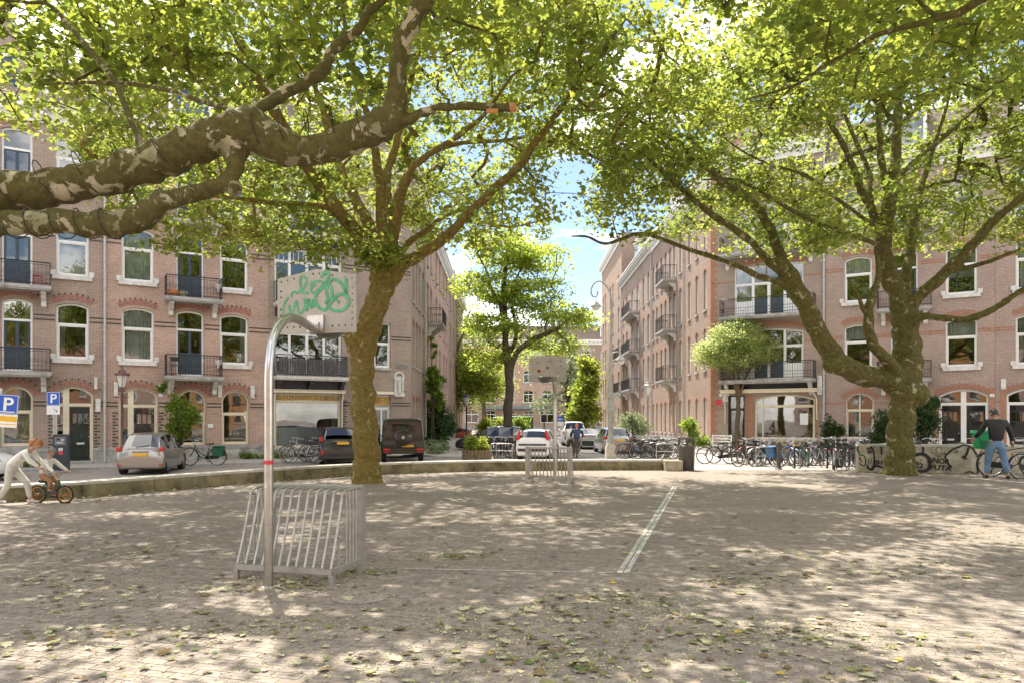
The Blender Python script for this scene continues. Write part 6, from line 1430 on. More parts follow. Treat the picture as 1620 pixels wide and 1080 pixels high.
ST = [([(300, 690), (285, 650), (310, 622), (370, 622), (410, 660), (420, 740), (410, 800), (380, 815), (360, 780)], .05), ([(415, 640), (440, 622), (475, 640), (480, 700)], .05), ([(300, 700), (340, 712), (352, 760), (335, 790), (300, 770)], .035), ([(312, 735), (300, 720), (320, 760)], .03),
      ([(355, 655), (395, 648)], .03), ([(360, 680), (402, 672)], .03), ([(365, 640), (378, 695)], .03), ([(385, 635), (397, 690)], .03), ([(375, 735), (372, 775)], .02), ([(395, 730), (392, 770)], .02), ([(360, 800), (400, 822), (430, 790), (520, 815)], .06),
      ([(740, 625), (790, 622), (812, 655), (800, 695), (740, 700)], .06), ([(740, 705), (800, 695), (850, 720), (865, 780), (835, 828), (740, 832)], .10), ([(745, 740), (775, 765), (800, 735)], .02), ([(790, 700), (815, 690)], .03),
      ([(925, 690), (912, 665), (925, 642), (950, 640), (962, 665), (950, 690), (935, 705), (925, 690)], .016), ([(870, 680), (900, 690), (920, 710), (945, 715), (975, 690), (1020, 690)], .018), ([(985, 670), (975, 690), (1000, 700)], .015),
      ([(1040, 805), (1005, 760), (988, 715), (1010, 690), (1045, 660), (1090, 640), (1130, 626), (1180, 632), (1215, 660), (1240, 705)], .055), ([(1175, 640), (1160, 690), (1140, 722), (1122, 712)], .07), ([(1122, 712), (1160, 738)], .04), ([(1240, 720), (1275, 690)], .06), ([(1065, 675), (1080, 668), (1090, 680), (1072, 685), (1065, 675)], .02),
      ([(1250, 845), (1245, 800), (1262, 760)], .05), ([(1140, 852), (1180, 835), (1215, 848), (1255, 850)], .045), ([(1350, 850), (1380, 790), (1440, 760), (1470, 800), (1460, 850)], .05)]
m = MB()
for i, (pts, w_) in enumerate(ST):
    if len(pts) > 2: pts = [p[:2] for p in spline(pts, 4)]
    m.ribbon([gw(*p) for p in pts], w_, (0, -1, 0), .006 + .0008 * i)
m.build('black_graffiti', BLACKP, t, kind='stuff')
for s_, x, y, sz, sxx in (('BiNOR', 932, 752, .20, .95), ('FUTA', 952, 808, .20, 1.1), ('22', 778, 790, .20, 1.1), ('SH', 455, 765, .17, 1.1)):
    q = gw(x, y); put_text(s_, sz * 1.1, t, BLACKP, (q[0], -.012, q[2]), tilt=R(4), sx=sxx, name='tag_lettering', bold=.007)
m = MB(); m.ribbon([gw(1195, 640), gw(1212, 632)], .03, (0, -1, 0), .022); m.build('orange_mark', TERRA, t)
# ------------------------------------------------------------------ cars. local x = across, y = forward, z up; origin on the ground under the rear bumper
CGLASS = glass_mat('car_glass', (.08, .10, .10), .10)
TAILR = mat('tail_light_red', (.50, .015, .015), .2, var=.1, coat=.5)
CHROME = mat('wheel_alloy', (.45, .45, .46), .3, .9, var=.05)
PLATEY = mat('plate_yellow', (.75, .42, .02), .4, var=.05)
TRIM = mat('black_trim', (.03, .03, .032), .5, var=.1)
LIGHTC = mat('headlight', (.65, .66, .66), .15, var=.05, coat=.6)
def paint(name, c, metal=.5): return mat(name, c, .28, metal, var=.03, coat=.7)
def car(label, pos, heading, st, cols, width, wheelr=.32, wb=(.75, 3.3), tail=None, plate=(.0, .62), color=None, extra=None, group='cars parked round the square', platew=.5, scale=1.0, glass_rows=None, wiper=True, front_plate=False, bumper=None):
    """st: stations (y, half width low, z low, z belt, half width top, z top)"""
    t = thing('parked_car', label, 'car', pos, heading, group); t.scale = (scale,) * 3
    V, ring = [], 0
    rows = []
    for (y, w, z0, zs, wt, zt) in st:
        prof = [(0, z0), (w * .82, z0), (w * .96, z0 + .06), (w, z0 + (zs - z0) * .45), (w * .985, zs - .06), (w * .955, zs), (wt + .0, zt - .07), (wt * .90, zt - .012), (wt * .5, zt + .008), (0, zt + .012)]
        full = prof + [(-x, z) for x, z in prof[-2:0:-1]]; rows.append([(x, y, z) for x, z in full])
    n = len(rows[0]); body, gl = MB(), MB(); allv = [v for r_ in rows for v in r_]; fb, fg = [], []
    def greenhouse(i): return st[i][5] - st[i][3] > .28
    for i in range(len(rows) - 1):
        for k in range(n):
            f = (i * n + k, i * n + (k + 1) % n, (i + 1) * n + (k + 1) % n, (i + 1) * n + k)
            side = k in (5, 12); top = 6 <= k <= 11
            gi, gj = greenhouse(i), greenhouse(i + 1)
            glass = (side and gi and gj) or (top and 6 <= k <= 11 and (gi != gj))
            (fg if glass else fb).append(f)
    fb += [tuple(range(n - 1, -1, -1)), tuple((len(rows) - 1) * n + k for k in range(n))]
    body.add(allv, fb); gl.add(allv, fg)
    me = body.mesh('body'); b = bmesh.new(); b.from_mesh(me); bmesh.ops.delete(b, geom=[v for v in b.verts if not v.link_faces], context='VERTS')
    bmesh.ops.bevel(b, geom=[e for e in b.edges if len(e.link_faces) == 2 and e.calc_face_angle(0) > R(38)], offset=.03, segments=2, affect='EDGES', clamp_overlap=True); b.to_mesh(me); b.free()
    bo = link_mesh('body', me, color, t, True); 
    try: me.set_sharp_from_angle(angle=R(40))
    except Exception: pass
    me = gl.mesh('window'); b = bmesh.new(); b.from_mesh(me); bmesh.ops.delete(b, geom=[v for v in b.verts if not v.link_faces], context='VERTS'); b.to_mesh(me); b.free()
    link_mesh('windows', me, CGLASS, t, kind='stuff')
    # dark cabin so that one does not look through an empty shell
    g = [i for i in range(len(st)) if greenhouse(i)]
    m = MB(); ya, yb = st[g[0]][0] + .25, st[g[-1]][0] - .3; zs = st[g[0]][3]
    wi = st[g[0]][1] * .8
    m.box(-wi, wi, ya, yb, zs - .25, zs - .12)
    for yy in (ya + .45, yb - .75):
        for s in (-.36, .36): m.box(s - .22, s + .22, yy, yy + .12, zs - .12, zs + .28); m.box(s - .12, s + .12, yy + .01, yy + .09, zs + .30, zs + .46)
    m.build('seats', TRIM, t)
    # pillars
    for i in g[1:-1]:
        y, w, z0, zs, wt, zt = st[i]
        for s in (-1, 1): m = MB(); m.tube([(s * w * .957, y, zs), (s * (wt + .004), y, zt - .07)], .028, 5); m.build('pillar', color, t)
    for yy in wb:
        w = st[1][1]
        for s in (-1, 1):
            m = MB(); c = (s * (w - .10), yy, wheelr); r_ = wheelr
            m.lathe([(r_ * .66, -.10), (r_ * .95, -.105), (r_, -.08), (r_, .08), (r_ * .95, .105), (r_ * .66, .10)], 22, (s * (w - .095), yy, wheelr), axis='x'); wh = m.build('wheel', RUBBER, t, smooth=True)
            m = MB(); sx = s * (w - .095) + s * .092
            m.lathe([(r_ * .66, 0), (r_ * .60, s * -.02), (r_ * .60, s * -.03), (0, s * -.03)], 18, (sx, yy, wheelr), axis='x', cap=False)
            for k in range(5):
                a = 2 * PI * k / 5; M_ = Matrix.Translation((sx, yy, wheelr)) @ Matrix.Rotation(a, 4, 'X'); m.box(-.012, .012, -.035, .035, 0, r_ * .62, M_)
            m.build('rim', CHROME, wh)
            m = MB(); m.tube([(s * (w + .002), yy + (wheelr + .045) * math.cos(a), wheelr + (wheelr + .045) * math.sin(a)) for a in [PI * k / 12 for k in range(13)]], .022, 5); m.build('wheel_arch', TRIM, t)
    y0, w0, z00, zs0 = st[0][:4]
    for s in (-1, 1):
        for (xa, xb, za, zb2) in (tail or [(.62, .82, .85, 1.05)]):
            i = 0; yy = -.012
            M_ = Matrix.Rotation(0, 4, 'Z'); m = MB(); m.box(min(s * xa, s * xb), max(s * xa, s * xb), st[0][0] + .012, st[1][0] + .12, za, zb2); 
            o = m.build('tail_light', TAILR, t); bv = o.modifiers.new('b', 'BEVEL'); bv.width = .02; bv.segments = 2
    px_, pz_ = plate; m = MB(); yq = st[0][0] - .018; m.box(px_ - platew / 2, px_ + platew / 2, yq - .012, yq + .03, pz_ - .055, pz_ + .055); m.build('number_plate', PLATEY, t)
    if bumper: 
        m = MB(); m.box(-w0 * .93, w0 * .93, st[0][0] - .035, st[0][0] + .06, bumper[0], bumper[1]); o = m.build('bumper_trim', TRIM, t); bv = o.modifiers.new('b', 'BEVEL'); bv.width = .02; bv.segments = 2
    i = g[-1]; y, w, z0, zs, wt, zt = st[i]
    for s in (-1, 1): m = MB(); m.ball((s * (w + .12), y - .25, zs + .06), (.10, .06, .08), 8, 6); m.tube([(s * (w - .03), y - .22, zs - .02), (s * (w + .08), y - .24, zs + .03)], .02, 5); m.build('mirror', color, t, smooth=True)
    if extra: extra(t, st)
    return t
def hatch_st(L, W, H, belt=.92, back=.25, hood=.9):
    w = W / 2
    return [(0, w * .90, .28, .60, w * .86, .64), (.06, w * .95, .22, .90, w * .80, .94), (.12, w * .96, .20, belt + .03, w * .78, belt + .09), (.12 + back * 1.6, w * .985, .19, belt + .03, w * .66, H - .07), (.95, w, .18, belt, w * .70, H), (1.8, w, .18, belt - .02, w * .71, H + .01), (2.45, w, .18, belt - .04, w * .68, H - .05), (L - .95, w * .98, .18, hood - .02, w * .72, hood + .08), (L - .35, w * .93, .19, hood - .16, w * .7, hood - .08), (L - .06, w * .84, .24, .62, w * .66, .66), (L, w * .72, .3, .5, w * .6, .55)]
SILVER = paint('warm_silver_paint', (.27, .25, .225)); GREYD = paint('dark_grey_paint', (.05, .05, .053)); BROWN = paint('brown_metallic_paint', (.030, .025, .021)); WHITEC = mat('white_car_paint', (.74, .74, .73), .25, coat=.6, var=.02); GREYL = paint('light_grey_paint', (.40, .41, .42)); BLACKC = paint('black_car_paint', (.03, .03, .033))
cz = ZS
def heading(a): return -R(a)          # degrees to the right of the view direction
# silver hatchback, left
def yaris_extra(t, st):
    m = MB(); m.box(-.28, .28, -.035, .08, .86, .885); m.build('chrome_strip', STAIN, t)
    m = MB(); m.tube([(-.15, .055, 1.02), (.28, .16, 1.08)], .012, 5); m.build('wiper', TRIM, t)
    for s in (-.70, .70): m = MB(); m.box(s - .06, s + .06, -.03, .02, .34, .40); m.build('reflector', TAILR, t)
p = G(219, 751.5, cz); p = P(219, 751, 25.2)
car('silver grey hatchback seen from behind by the brown front door', (p.x, 25.3, cz), heading(-12), hatch_st(3.9, 1.72, 1.52, .93), None, 1.72, .31, (.62, 3.1), [(.64, .82, .88, 1.02)], (0, .74), SILVER, yaris_extra, bumper=None, scale=.95)
# dark grey estate, right end hidden by the trunk
def prius_extra(t, st):
    m = MB(); m.box(-.3, .3, -.04, .05, 1.0, 1.02); m.build('chrome_strip', STAIN, t)
    m = MB(); m.box(-.62, .62, .12, .30, 1.52, 1.555); m.build('roof_spoiler', GREYD, t)
    for s in (-.72, .72): m = MB(); m.box(s - .07, s + .07, -.035, .02, .42, .62); m.build('low_light', TAILR, t)
p = P(538, 728, 31.0)
car('dark grey estate car partly hidden by the ochre plane trunk', (p.x, 31.0, cz), heading(-15), hatch_st(4.5, 1.78, 1.58, 1.0, .28, .95), None, 1.78, .32, (.85, 3.6), [(.72, .86, .98, 1.20)], (.12, .92), GREYD, prius_extra, bumper=(.36, .50))
# brown boxy off-roader with its spare wheel on the back door
def box_extra(t, st):
    m = MB(); m.lathe([(.0, -.24), (.30, -.24), (.37, -.20), (.38, -.06), (.34, 0)], 26, (-.02, -.02, 1.12), axis='y'); s_ = m.build('spare_wheel_cover', BROWN, t, smooth=True)
    m = MB(); m.lathe([(.0, -.255), (.07, -.255), (.075, -.241)], 16, (-.02, -.02, 1.12), axis='y'); m.build('badge', CHROME, s_)
    m = MB(); m.tube([(-.02 + .05 * math.cos(a), -.278, 1.12 + .05 * math.sin(a)) for a in [2 * PI * k / 14 for k in range(14)]], .006, 5, closed=True)
    for a in (PI / 2, PI * 7 / 6, -PI / 6): m.tube([(-.02, -.278, 1.12), (-.02 + .05 * math.cos(a), -.278, 1.12 + .05 * math.sin(a))], .006, 4)
    m.build('star_badge', STAIN, s_)
    m = MB(); m.ring([(-.78, 1.24), (.78, 1.24), (.72, 1.80), (-.72, 1.80)], [(-.52, 1.32), (.52, 1.32), (.50, 1.72), (-.50, 1.72)], -.012, .05); m.build('rear_frame', BROWN, t)
    m = MB(); m.box(-.52, .52, .0, .02, 1.32, 1.72); m.build('rear_window', CGLASS, t)
    m = MB(); m.box(-.88, .88, -.12, .05, .42, .62); o = m.build('bumper', BROWN, t)
    for s in (-1, 1): m = MB(); m.box(s * .72 - .15, s * .72 + .15, -.135, -.121, .56, .63); m.build('tail_light', TAILR, t); m = MB(); m.box(s * .72 - .12, s * .72 + .12, -.135, -.121, .46, .50); m.build('reflector', TAILR, t)
    for s in (-1, 1):
        m = MB(); m.box(s * .88, s * .97, .45, 1.25, .74, .82); m.box(s * .88, s * .97, 3.0, 3.9, .74, .82); m.build('fender_flare', TRIM, t)
    m = MB(); m.box(.80, .83, -.02, .0, .9, 1.3); m.build('hinge', TRIM, t)
w = .92
gst = [(0, w * .98, .48, 1.15, w * .84, 1.88), (.02, w, .40, 1.15, w * .85, 1.93), (.12, w, .38, 1.15, w * .86, 1.955), (1.2, w, .38, 1.15, w * .86, 1.96), (2.2, w, .38, 1.13, w * .86, 1.955), (2.75, w, .38, 1.12, w * .84, 1.90), (3.0, w, .40, 1.08, w * .86, 1.22), (4.2, w * .97, .42, 1.02, w * .84, 1.14), (4.35, w * .9, .46, .9, w * .8, 1.0)]
p = P(638, 728, 32.2)
car('brown boxy off-roader with a covered spare wheel on its back door', (p.x, 32.2, cz + .02), heading(-11), gst, None, 1.9, .39, (.85, 3.55), [(.70, .86, .86, 1.0)], (.20, .74), BROWN, box_extra)
# white small hatchback in the middle
def tall_lights(t, st):
    for s in (-1, 1): m = MB(); m.prism([(s * .74, .95), (s * .80, .95), (s * .66, 1.42), (s * .58, 1.42), (s * .62, 1.0)], .08, .34, None); m.build('tail_light', TAILR, t)
    m = MB(); m.box(-.66, .66, -.03, .05, .70, .78); m.build('bumper_strip', TRIM, t)
    m = MB(); m.tube([(.0, .10, .98), (.12, .14, 1.0)], .014, 5); m.build('wiper', TRIM, t)
p = P(842, 727, 34.2)
car('small white hatchback with tall red lights behind the far hoop', (p.x, 34.2, cz), heading(12), hatch_st(3.45, 1.66, 1.44, .98, .20, .92), None, 1.66, .29, (.5, 2.85), [(.70, .79, .96, 1.12)], (.0, .50), WHITEC, tall_lights, bumper=(.42, .56))
# dark car parked crosswise behind the bicycles
p = P(838, 705, 43.5)
car('dark car parked crosswise behind the bicycles in the middle', (p.x, 43.5, cz), heading(-84), hatch_st(4.4, 1.8, 1.52, .98), None, 1.8, .32, (.8, 3.4), None, (0, .7), BLACKC)
p = P(917, 700, 55)
car('white car further down the street behind the cyclists', (p.x - .6, 52.5, cz), heading(2), hatch_st(4.3, 1.8, 1.75, 1.1), None, 1.8, .34, (.8, 3.3), None, (0, .8), WHITEC)
def slim(t, st):
    m = MB(); m.box(-.78, .78, -.03, .03, .93, .96); m.build('light_bar', TAILR, t)
    m = MB(); m.box(-.8, .8, -.04, .06, .30, .58); m.build('lower_bumper', TRIM, t)
w = .93
sst = [(0, w * .88, .3, .62, w * .8, .68), (.08, w * .96, .22, .92, w * .8, .98), (.30, w * .98, .2, .95, w * .76, 1.02), (1.15, w, .18, .95, w * .64, 1.34), (1.9, w, .18, .93, w * .66, 1.40), (2.6, w, .18, .92, w * .64, 1.36), (3.4, w, .18, .9, w * .72, .98), (4.4, w * .92, .2, .72, w * .7, .8), (4.7, w * .75, .28, .5, w * .6, .56)]
p = P(937, 707, 46.5)
car('grey sports saloon with its boot towards us right of the cyclists', (p.x + .1, 46.5, cz), heading(-4), sst, None, 1.86, .34, (.95, 3.7), [(.55, .86, .86, .94)], (.25, .70), GREYL, slim, scale=.95)
p = P(985, 717, 39.5)
car('silver compact car behind the swan neck lamp seen from its rear left side', (p.x - .1, 40.2, cz), heading(-3), hatch_st(4.1, 1.76, 1.46, .92), None, 1.76, .31, (.7, 3.2), [(.60, .84, .84, .98)], (.1, .78), GREYL)
# front corner of a white car at the left edge
p = P(12, 757, 22.6)
def front_x(t, st):
    for s in (-1, 1): m = MB(); m.ball((s * .62, 4.02, .66), (.16, .12, .07), 10, 6); m.build('headlight', LIGHTC, t)
t = car('front corner of a white car cut off by the left edge', (p.x - 3.9 - .55, 22.6, cz), heading(80), hatch_st(4.2, 1.76, 1.46, .9), None, 1.76, .32, (.75, 3.35), None, (0, .6), WHITEC, front_x)
# green van roof further back
vst = [(0, .92, .4, 1.2, .86, 2.1), (.1, .95, .38, 1.2, .87, 2.18), (2.0, .95, .38, 1.2, .87, 2.2), (3.6, .95, .38, 1.2, .84, 2.1), (4.2, .95, .4, 1.1, .8, 1.25), (4.9, .85, .45, .8, .75, .9)]
p = P(840, 690, 66)
car('green delivery van parked crosswise far behind the bushes', (p.x + .2, 66, cz), heading(-88), vst, None, 1.9, .34, (.9, 3.9), None, (0, .8), mat('green_van_paint', (.03, .14, .06), .35, coat=.5), scale=1.0)
p = P(715, 690, 72)
car('low orange red car far down the left footpath', (p.x + 1.9, 72, cz), heading(-86), hatch_st(4.0, 1.7, 1.3, .85), None, 1.7, .3, (.7, 3.2), None, (0, .6), paint('orange_red_paint', (.40, .09, .03), .2), scale=.8)
# ------------------------------------------------------------------ bicycles. local x = forward, y = left, z up
BLK = mat('bike_black', (.022, .022, .024), .35, .2, var=.2); BSIL = mat('bike_silver', (.42, .42, .42), .35, .7, var=.1); BGRN = mat('bike_green', (.03, .12, .07), .4, .2); BRED = mat('bike_red', (.35, .04, .04), .4, .2); BORG = mat('bike_orange', (.55, .22, .03), .4, .1); BWHT = mat('bike_cream', (.6, .58, .52), .4); BBLU = mat('bike_blue', (.05, .12, .28), .4, .2)
LEATHER = mat('saddle_black', (.03, .028, .026), .6, var=.2)
def wheel_parts(parent, x, r=.345, spokes=18, name='wheel', rimm=None, nseg=26):
    m = MB(); m.tube([(x + r * math.cos(a), 0, r + r * math.sin(a)) for a in [2 * PI * k / nseg for k in range(nseg)]], .017, 6, closed=True); w = m.build(name, RUBBER, parent, smooth=True)
    m = MB(); m.tube([(x + (r - .024) * math.cos(a), 0, r + (r - .024) * math.sin(a)) for a in [2 * PI * k / nseg for k in range(nseg)]], .010, 4, closed=True)
    m.lathe([(.018, -.045), (.018, .045)], 8, (x, 0, r), axis='y')
    for k in range(spokes):
        a = 2 * PI * k / spokes; a2 = a + (.5 if k % 2 else -.5); s = .02 if k % 4 < 2 else -.02
        m.tube([(x + .017 * math.cos(a2), s, r + .017 * math.sin(a2)), (x + (r - .03) * math.cos(a), 0, r + (r - .03) * math.sin(a))], .0022, 3, caps=False)
    m.build('rim', rimm or BSIL, w); return w
def bike(label, kind, fm, bag=None, extra=None):
    t = thing('bicycle', label, 'bicycle', (0, 0, 0)); r = .345 if kind != 'child' else .155
    if kind == 'child': ax, rx = .27, -.27
    else: ax, rx = .56, -.52
    wheel_parts(t, ax, r, name='front_wheel', spokes=18 if kind != 'child' else 8, rimm=BORG if kind == 'child' else None); wheel_parts(t, rx, r, name='rear_wheel', spokes=18 if kind != 'child' else 8, rimm=BORG if kind == 'child' else None)
    m = MB()
    if kind == 'child':
        bb, st, hd0, hd1 = (-.02, 0, .18), (-.10, 0, .36), (.18, 0, .30), (.15, 0, .42)
        m.tube([bb, st], .014, 6); m.tube(spline([bb, (.06, 0, .20), (.14, 0, .27), hd0], 3), .018, 6); m.tube([st, hd0], .014, 6); m.tube([hd0, hd1], .017, 6)
        for s in (-.04, .04): m.tube([(rx, s, r), bb], .009, 5); m.tube([(rx, s, r), st], .008, 5); m.tube([hd0, (ax - .02, s, .32), (ax, s, r)], .010, 5)
        sz, hz, hx = .40, .50, .13
    else:
        bb = (-.07, 0, .29); st = (-.22, 0, .72); hd0, hd1 = (.38, 0, .62), (.33, 0, .84)
        m.tube([bb, st], .016, 6); m.tube([hd0, hd1], .019, 6); m.tube([(.375, 0, .64), bb] if kind == 'sport' else spline([(.37, 0, .66), (.22, 0, .42), (.08, 0, .31), bb], 4), .017, 6)
        if kind == 'sport': m.tube([(.34, 0, .80), (-.21, 0, .69)], .015, 6)
        elif kind == 'city': m.tube(spline([(.345, 0, .78), (.16, 0, .52), (0, 0, .40), (-.11, 0, .40)], 4), .015, 6)
        else: m.tube([(.34, 0, .80), (-.205, 0, .70)], .015, 6)
        for s in (-.05, .05): m.tube([(rx, s, r), bb], .009, 5); m.tube([(rx, s, r), (-.205, s * .3, .66)], .008, 5); m.tube([hd0, (.42, s, .56), (.50, s, .42), (ax, s, r)], .011, 5)
        sz, hz, hx = .86, 1.04, .30
    m.build('frame', fm, t, smooth=True)
    m = MB()
    if kind == 'child': m.tube([(.15, 0, .42), (hx, 0, hz)], .012, 5); m.tube([(hx - .05, -.20, hz + .02), (hx, -.05, hz), (hx, .05, hz), (hx - .05, .20, hz + .02)], .010, 5)
    else:
        m.tube([(.33, 0, .84), (hx, 0, hz - .04)], .013, 6)
        m.tube(spline([(hx - .22, -.28, hz - .04), (hx - .06, -.29, hz + .0), (hx + .05, -.16, hz + .01), (hx + .03, 0, hz - .04), (hx + .05, .16, hz + .01), (hx - .06, .29, hz + .0), (hx - .22, .28, hz - .04)], 3), .0115, 5)
        m.lathe([(.0, -.03), (.035, -.03), (.04, .02), (.0, .025)], 8, (hx + .12, 0, hz - .14), axis='x')
    m.build('handlebar', BSIL, t, smooth=True)
    m = MB(); k = .62 if kind == 'child' else 1
    m.add([( (x_ * k + (-.245 if k == 1 else -.12)), y_ * k, sz + z_) for (x_, y_, z_) in [(-.14, -.085, .02), (-.14, .085, .02), (-.02, .08, .015), (.06, .03, .01), (.15, .018, .0), (.15, -.018, .0), (.06, -.03, .01), (-.02, -.08, .015)]] + [((x_ * k * .95 + (-.245 if k == 1 else -.12)), y_ * k * .9, sz + z_ - .05) for (x_, y_, z_) in [(-.14, -.085, .02), (-.14, .085, .02), (-.02, .07, .015), (.06, .02, .02), (.15, .012, .02), (.15, -.012, .02), (.06, -.02, .02), (-.02, -.07, .015)]],
          [tuple(range(8)), tuple(range(15, 7, -1))] + [(i, 8 + i, 8 + (i + 1) % 8, (i + 1) % 8) for i in range(8)]); m.tube([(st[0], 0, st[2] - .02), (st[0] - .02, 0, sz - .03)], .012, 6)
    m.build('saddle', LEATHER, t)
    if kind != 'child':
        for (x, a0, a1, nm) in ((ax, .15, 1.02, 'front_mudguard'), (rx, .0, 1.12, 'rear_mudguard')):
            m = MB(); A = []
            n = 12
            for i in range(n + 1):
                a = PI * (a0 + (a1 - a0) * i / n); c, s = math.cos(a), math.sin(a); A += [(x + (r + .035) * c, -.028, r + (r + .035) * s), (x + (r + .046) * c, 0, r + (r + .046) * s), (x + (r + .035) * c, .028, r + (r + .035) * s)]
            m.add(A, [(3 * i + j, 3 * i + j + 1, 3 * i + j + 4, 3 * i + j + 3) for i in range(n) for j in (0, 1)]); m.build(nm, fm, t, smooth=True)
        m = MB()
        for s in (-.06, .06): m.tube([(-.26, s, .745), (-.74, s, .75), (rx, s * 1.1, r)], .007, 4)
        for x in (-.34, -.48, -.62, -.73): m.tube([(x, -.06, .748), (x, .06, .748)], .006, 4)
        m.build('luggage_rack', BLK, t)
        m = MB(); m.prism([(-.60, .30), (-.56, .42), (-.05, .36), (.02, .29), (-.05, .22), (-.56, .26)], -.075, -.05); m.build('chain_guard', BLK, t)
        m = MB(); m.tube([(-.07, -.10, .29), (-.12, -.10, .14)], .009, 5); m.tube([(-.07, .10, .29), (-.02, .10, .44)], .009, 5); m.tube([(-.07, -.1, .29), (-.07, .1, .29)], .015, 6); m.box(-.17, -.08, -.19, -.11, .125, .145); m.box(-.07, .03, .11, .19, .435, .455); m.build('pedals', BLK, t)
        m = MB(); m.tube([(-.45, .06, .30), (-.38, .16, .0)], .008, 5); m.build('kickstand', BSIL, t)
        m = MB(); m.box(-.80, -.765, -.03, .03, .66, .70); m.build('rear_lamp', TAILR, t)
    if bag: bag(t)
    return t
def pannier(col):
    def f(t):
        for s in (-1, 1):
            m = MB(); m.prism([(-.78, .36), (-.38, .36), (-.36, .74), (-.80, .74)], .075 if s > 0 else -.17, .17 if s > 0 else -.075); o = m.build('pannier', col, t); bv = o.modifiers.new('b', 'BEVEL'); bv.width = .02
        m = MB(); m.box(-.76, -.38, -.2, .2, .752, .772); m.build('pannier_flap', col, t)
    return f
def crate(col):
    def f(t):
        m = MB(); x0, x1, z0, z1 = .42, .76, .78, 1.0
        m.box(x0, x1, -.2, .2, z0, z0 + .015)
        for (a, b_, c, d) in ((x0, x0 + .015, -.2, .2), (x1 - .015, x1, -.2, .2), (x0 + .016, x1 - .016, -.2, -.185), (x0 + .016, x1 - .016, .185, .2)):
            m.box(a, b_, c, d, z0 + .016, z0 + .07); m.box(a, b_, c, d, z1 - .06, z1)
        m.build('front_crate', col, t)
    return f
GRNF = mat('dark_green_canvas', (.015, .10, .055), .7, var=.15); BLUF = mat('blue_bag', (.03, .11, .24), .6, var=.15)
protos = {}
def proto(key):
    if key not in protos:
        kind, fm, bag = PK[key]; t = bike('prototype', kind, fm, bag); protos[key] = snapshot(t); t['_used'] = 0
    return protos[key]
PK = dict(city=('city', BLK, None), cityb=('city', BLK, pannier(BLK)), green=('city', BLK, pannier(GRNF)), silver=('sport', BSIL, None), gent=('gent', BLK, None), orange=('city', BORG, None), crate=('gent', BLK, crate(BLK)), red=('city', BRED, None), cream=('city', BWHT, None), blue=('gent', BBLU, pannier(BLUF)), crateg=('city', BGRN, crate(mat('pale_wicker', (.38, .30, .18), .8))))
def place(key, x, y, head, label, z=ZS + .1, group='parked bicycles', lean=.06, sc=1.0, Y=None):
    """x, y: pixel column and row of its middle on the ground; head: where it points, degrees anticlockwise from the right"""
    for _ in range(3):
        Yd = Y if Y else YG(y, z); z = z if Y else (ramp_z(Yd) if Yd < 30 and x > 1060 else z)
    X_ = (x - CX) * Yd / FOC
    t0 = proto(key)[0]
    if not t0['_used']: t = t0; t['_used'] = 1; t.location = (X_, Yd, z); t['label'] = label; t['group'] = group
    else: t = dup(proto(key), (X_, Yd, z), 0, label, group); t['_used'] = 1
    t.rotation_mode = 'XYZ'; t.rotation_euler = (lean, 0, R(head)); t.scale = (sc,) * 3; return t
# left: by the wall
place('green', 323, 735, 180 + 4, 'black omafiets with dark green panniers leaning by the arched window', lean=-.05)
place('silver', 481, 731, 184, 'light grey bicycle parked before the shop window', lean=.08)
place('gent', 474, 730, 181, 'black bicycle behind the light grey one at the shop window', lean=.05)
place('city', 505, 728.5, 186, 'dark bicycle next to the bumper of the grey estate car')
rb = random.Random(5)
# middle racks, seen nearly end on
keys = ['city', 'silver', 'gent', 'crate', 'city', 'cream', 'gent', 'cityb', 'silver']
for i in range(9): place(keys[i], 779 + i * 5.4, 0, 78 + rb.uniform(-14, 14) + (180 if i % 3 == 1 else 0), '%s bicycle from the planter in the middle rack' % ORD[i], Y=36.3 + (i % 2) * .5, z=ZS, lean=rb.uniform(-.1, .1), group='bicycles in the middle rack')
# right pavement rack between the lamp and the bin
place('orange', 985, 717, 172, 'orange bicycle right beside the swan neck lamp', Y=35.6)
keys = ['gent', 'city', 'silver', 'crate', 'city', 'gent', 'cityb', 'silver', 'city', 'gent', 'cream', 'crate', 'city', 'silver']
for i in range(14): place(keys[i], 1004 + i * 4.9, 0, (170 if i % 2 else -12) + rb.uniform(-22, 22), '%s bicycle from the swan neck lamp in the crowded rack before the bin' % ORD[i], Y=33.2 + (i % 4) * .75 + rb.uniform(-.2, .2), lean=rb.uniform(-.12, .12), group='bicycles in the rack before the bin')
# in front of the right shop
place('city', 1136, 733, 184, 'black bicycle with bare front wheel nearest the litter bin', lean=.04, sc=1.0)
place('gent', 1150, 732, 187, 'black bicycle second from the litter bin, overlapping the first', lean=.07)
place('cityb', 1186, 737, 204, 'black bicycle with fat mudguards before the slim tree', lean=.05)
place('red', 1196, 734, 199, 'dark red bicycle behind the black one before the slim tree')
place('silver', 1216, 738, 196, 'grey bicycle with its wheel turned towards the square left of the bollard', lean=.08)
keys = ['crate', 'city', 'gent', 'cream', 'silver', 'city', 'crateg', 'gent', 'city', 'cityb', 'crate', 'silver', 'gent']
for i in range(13): place(keys[i], 1178 + i * 10.5, 0, (84 if i % 3 else -96) + rb.uniform(-25, 25), '%s bicycle from the slim tree in the back row before the right shop' % ORD[i], Y=29.6 + (i % 3) * .9 + rb.uniform(-.2, .2), lean=rb.uniform(-.12, .12), z=ZS + .1, group='bicycles in the back row before the right shop')
place('blue', 1243, 0, -70, 'bicycle with a bright blue bag right of the bollard', Y=26.2, z=ramp_z(26.2), lean=.14)
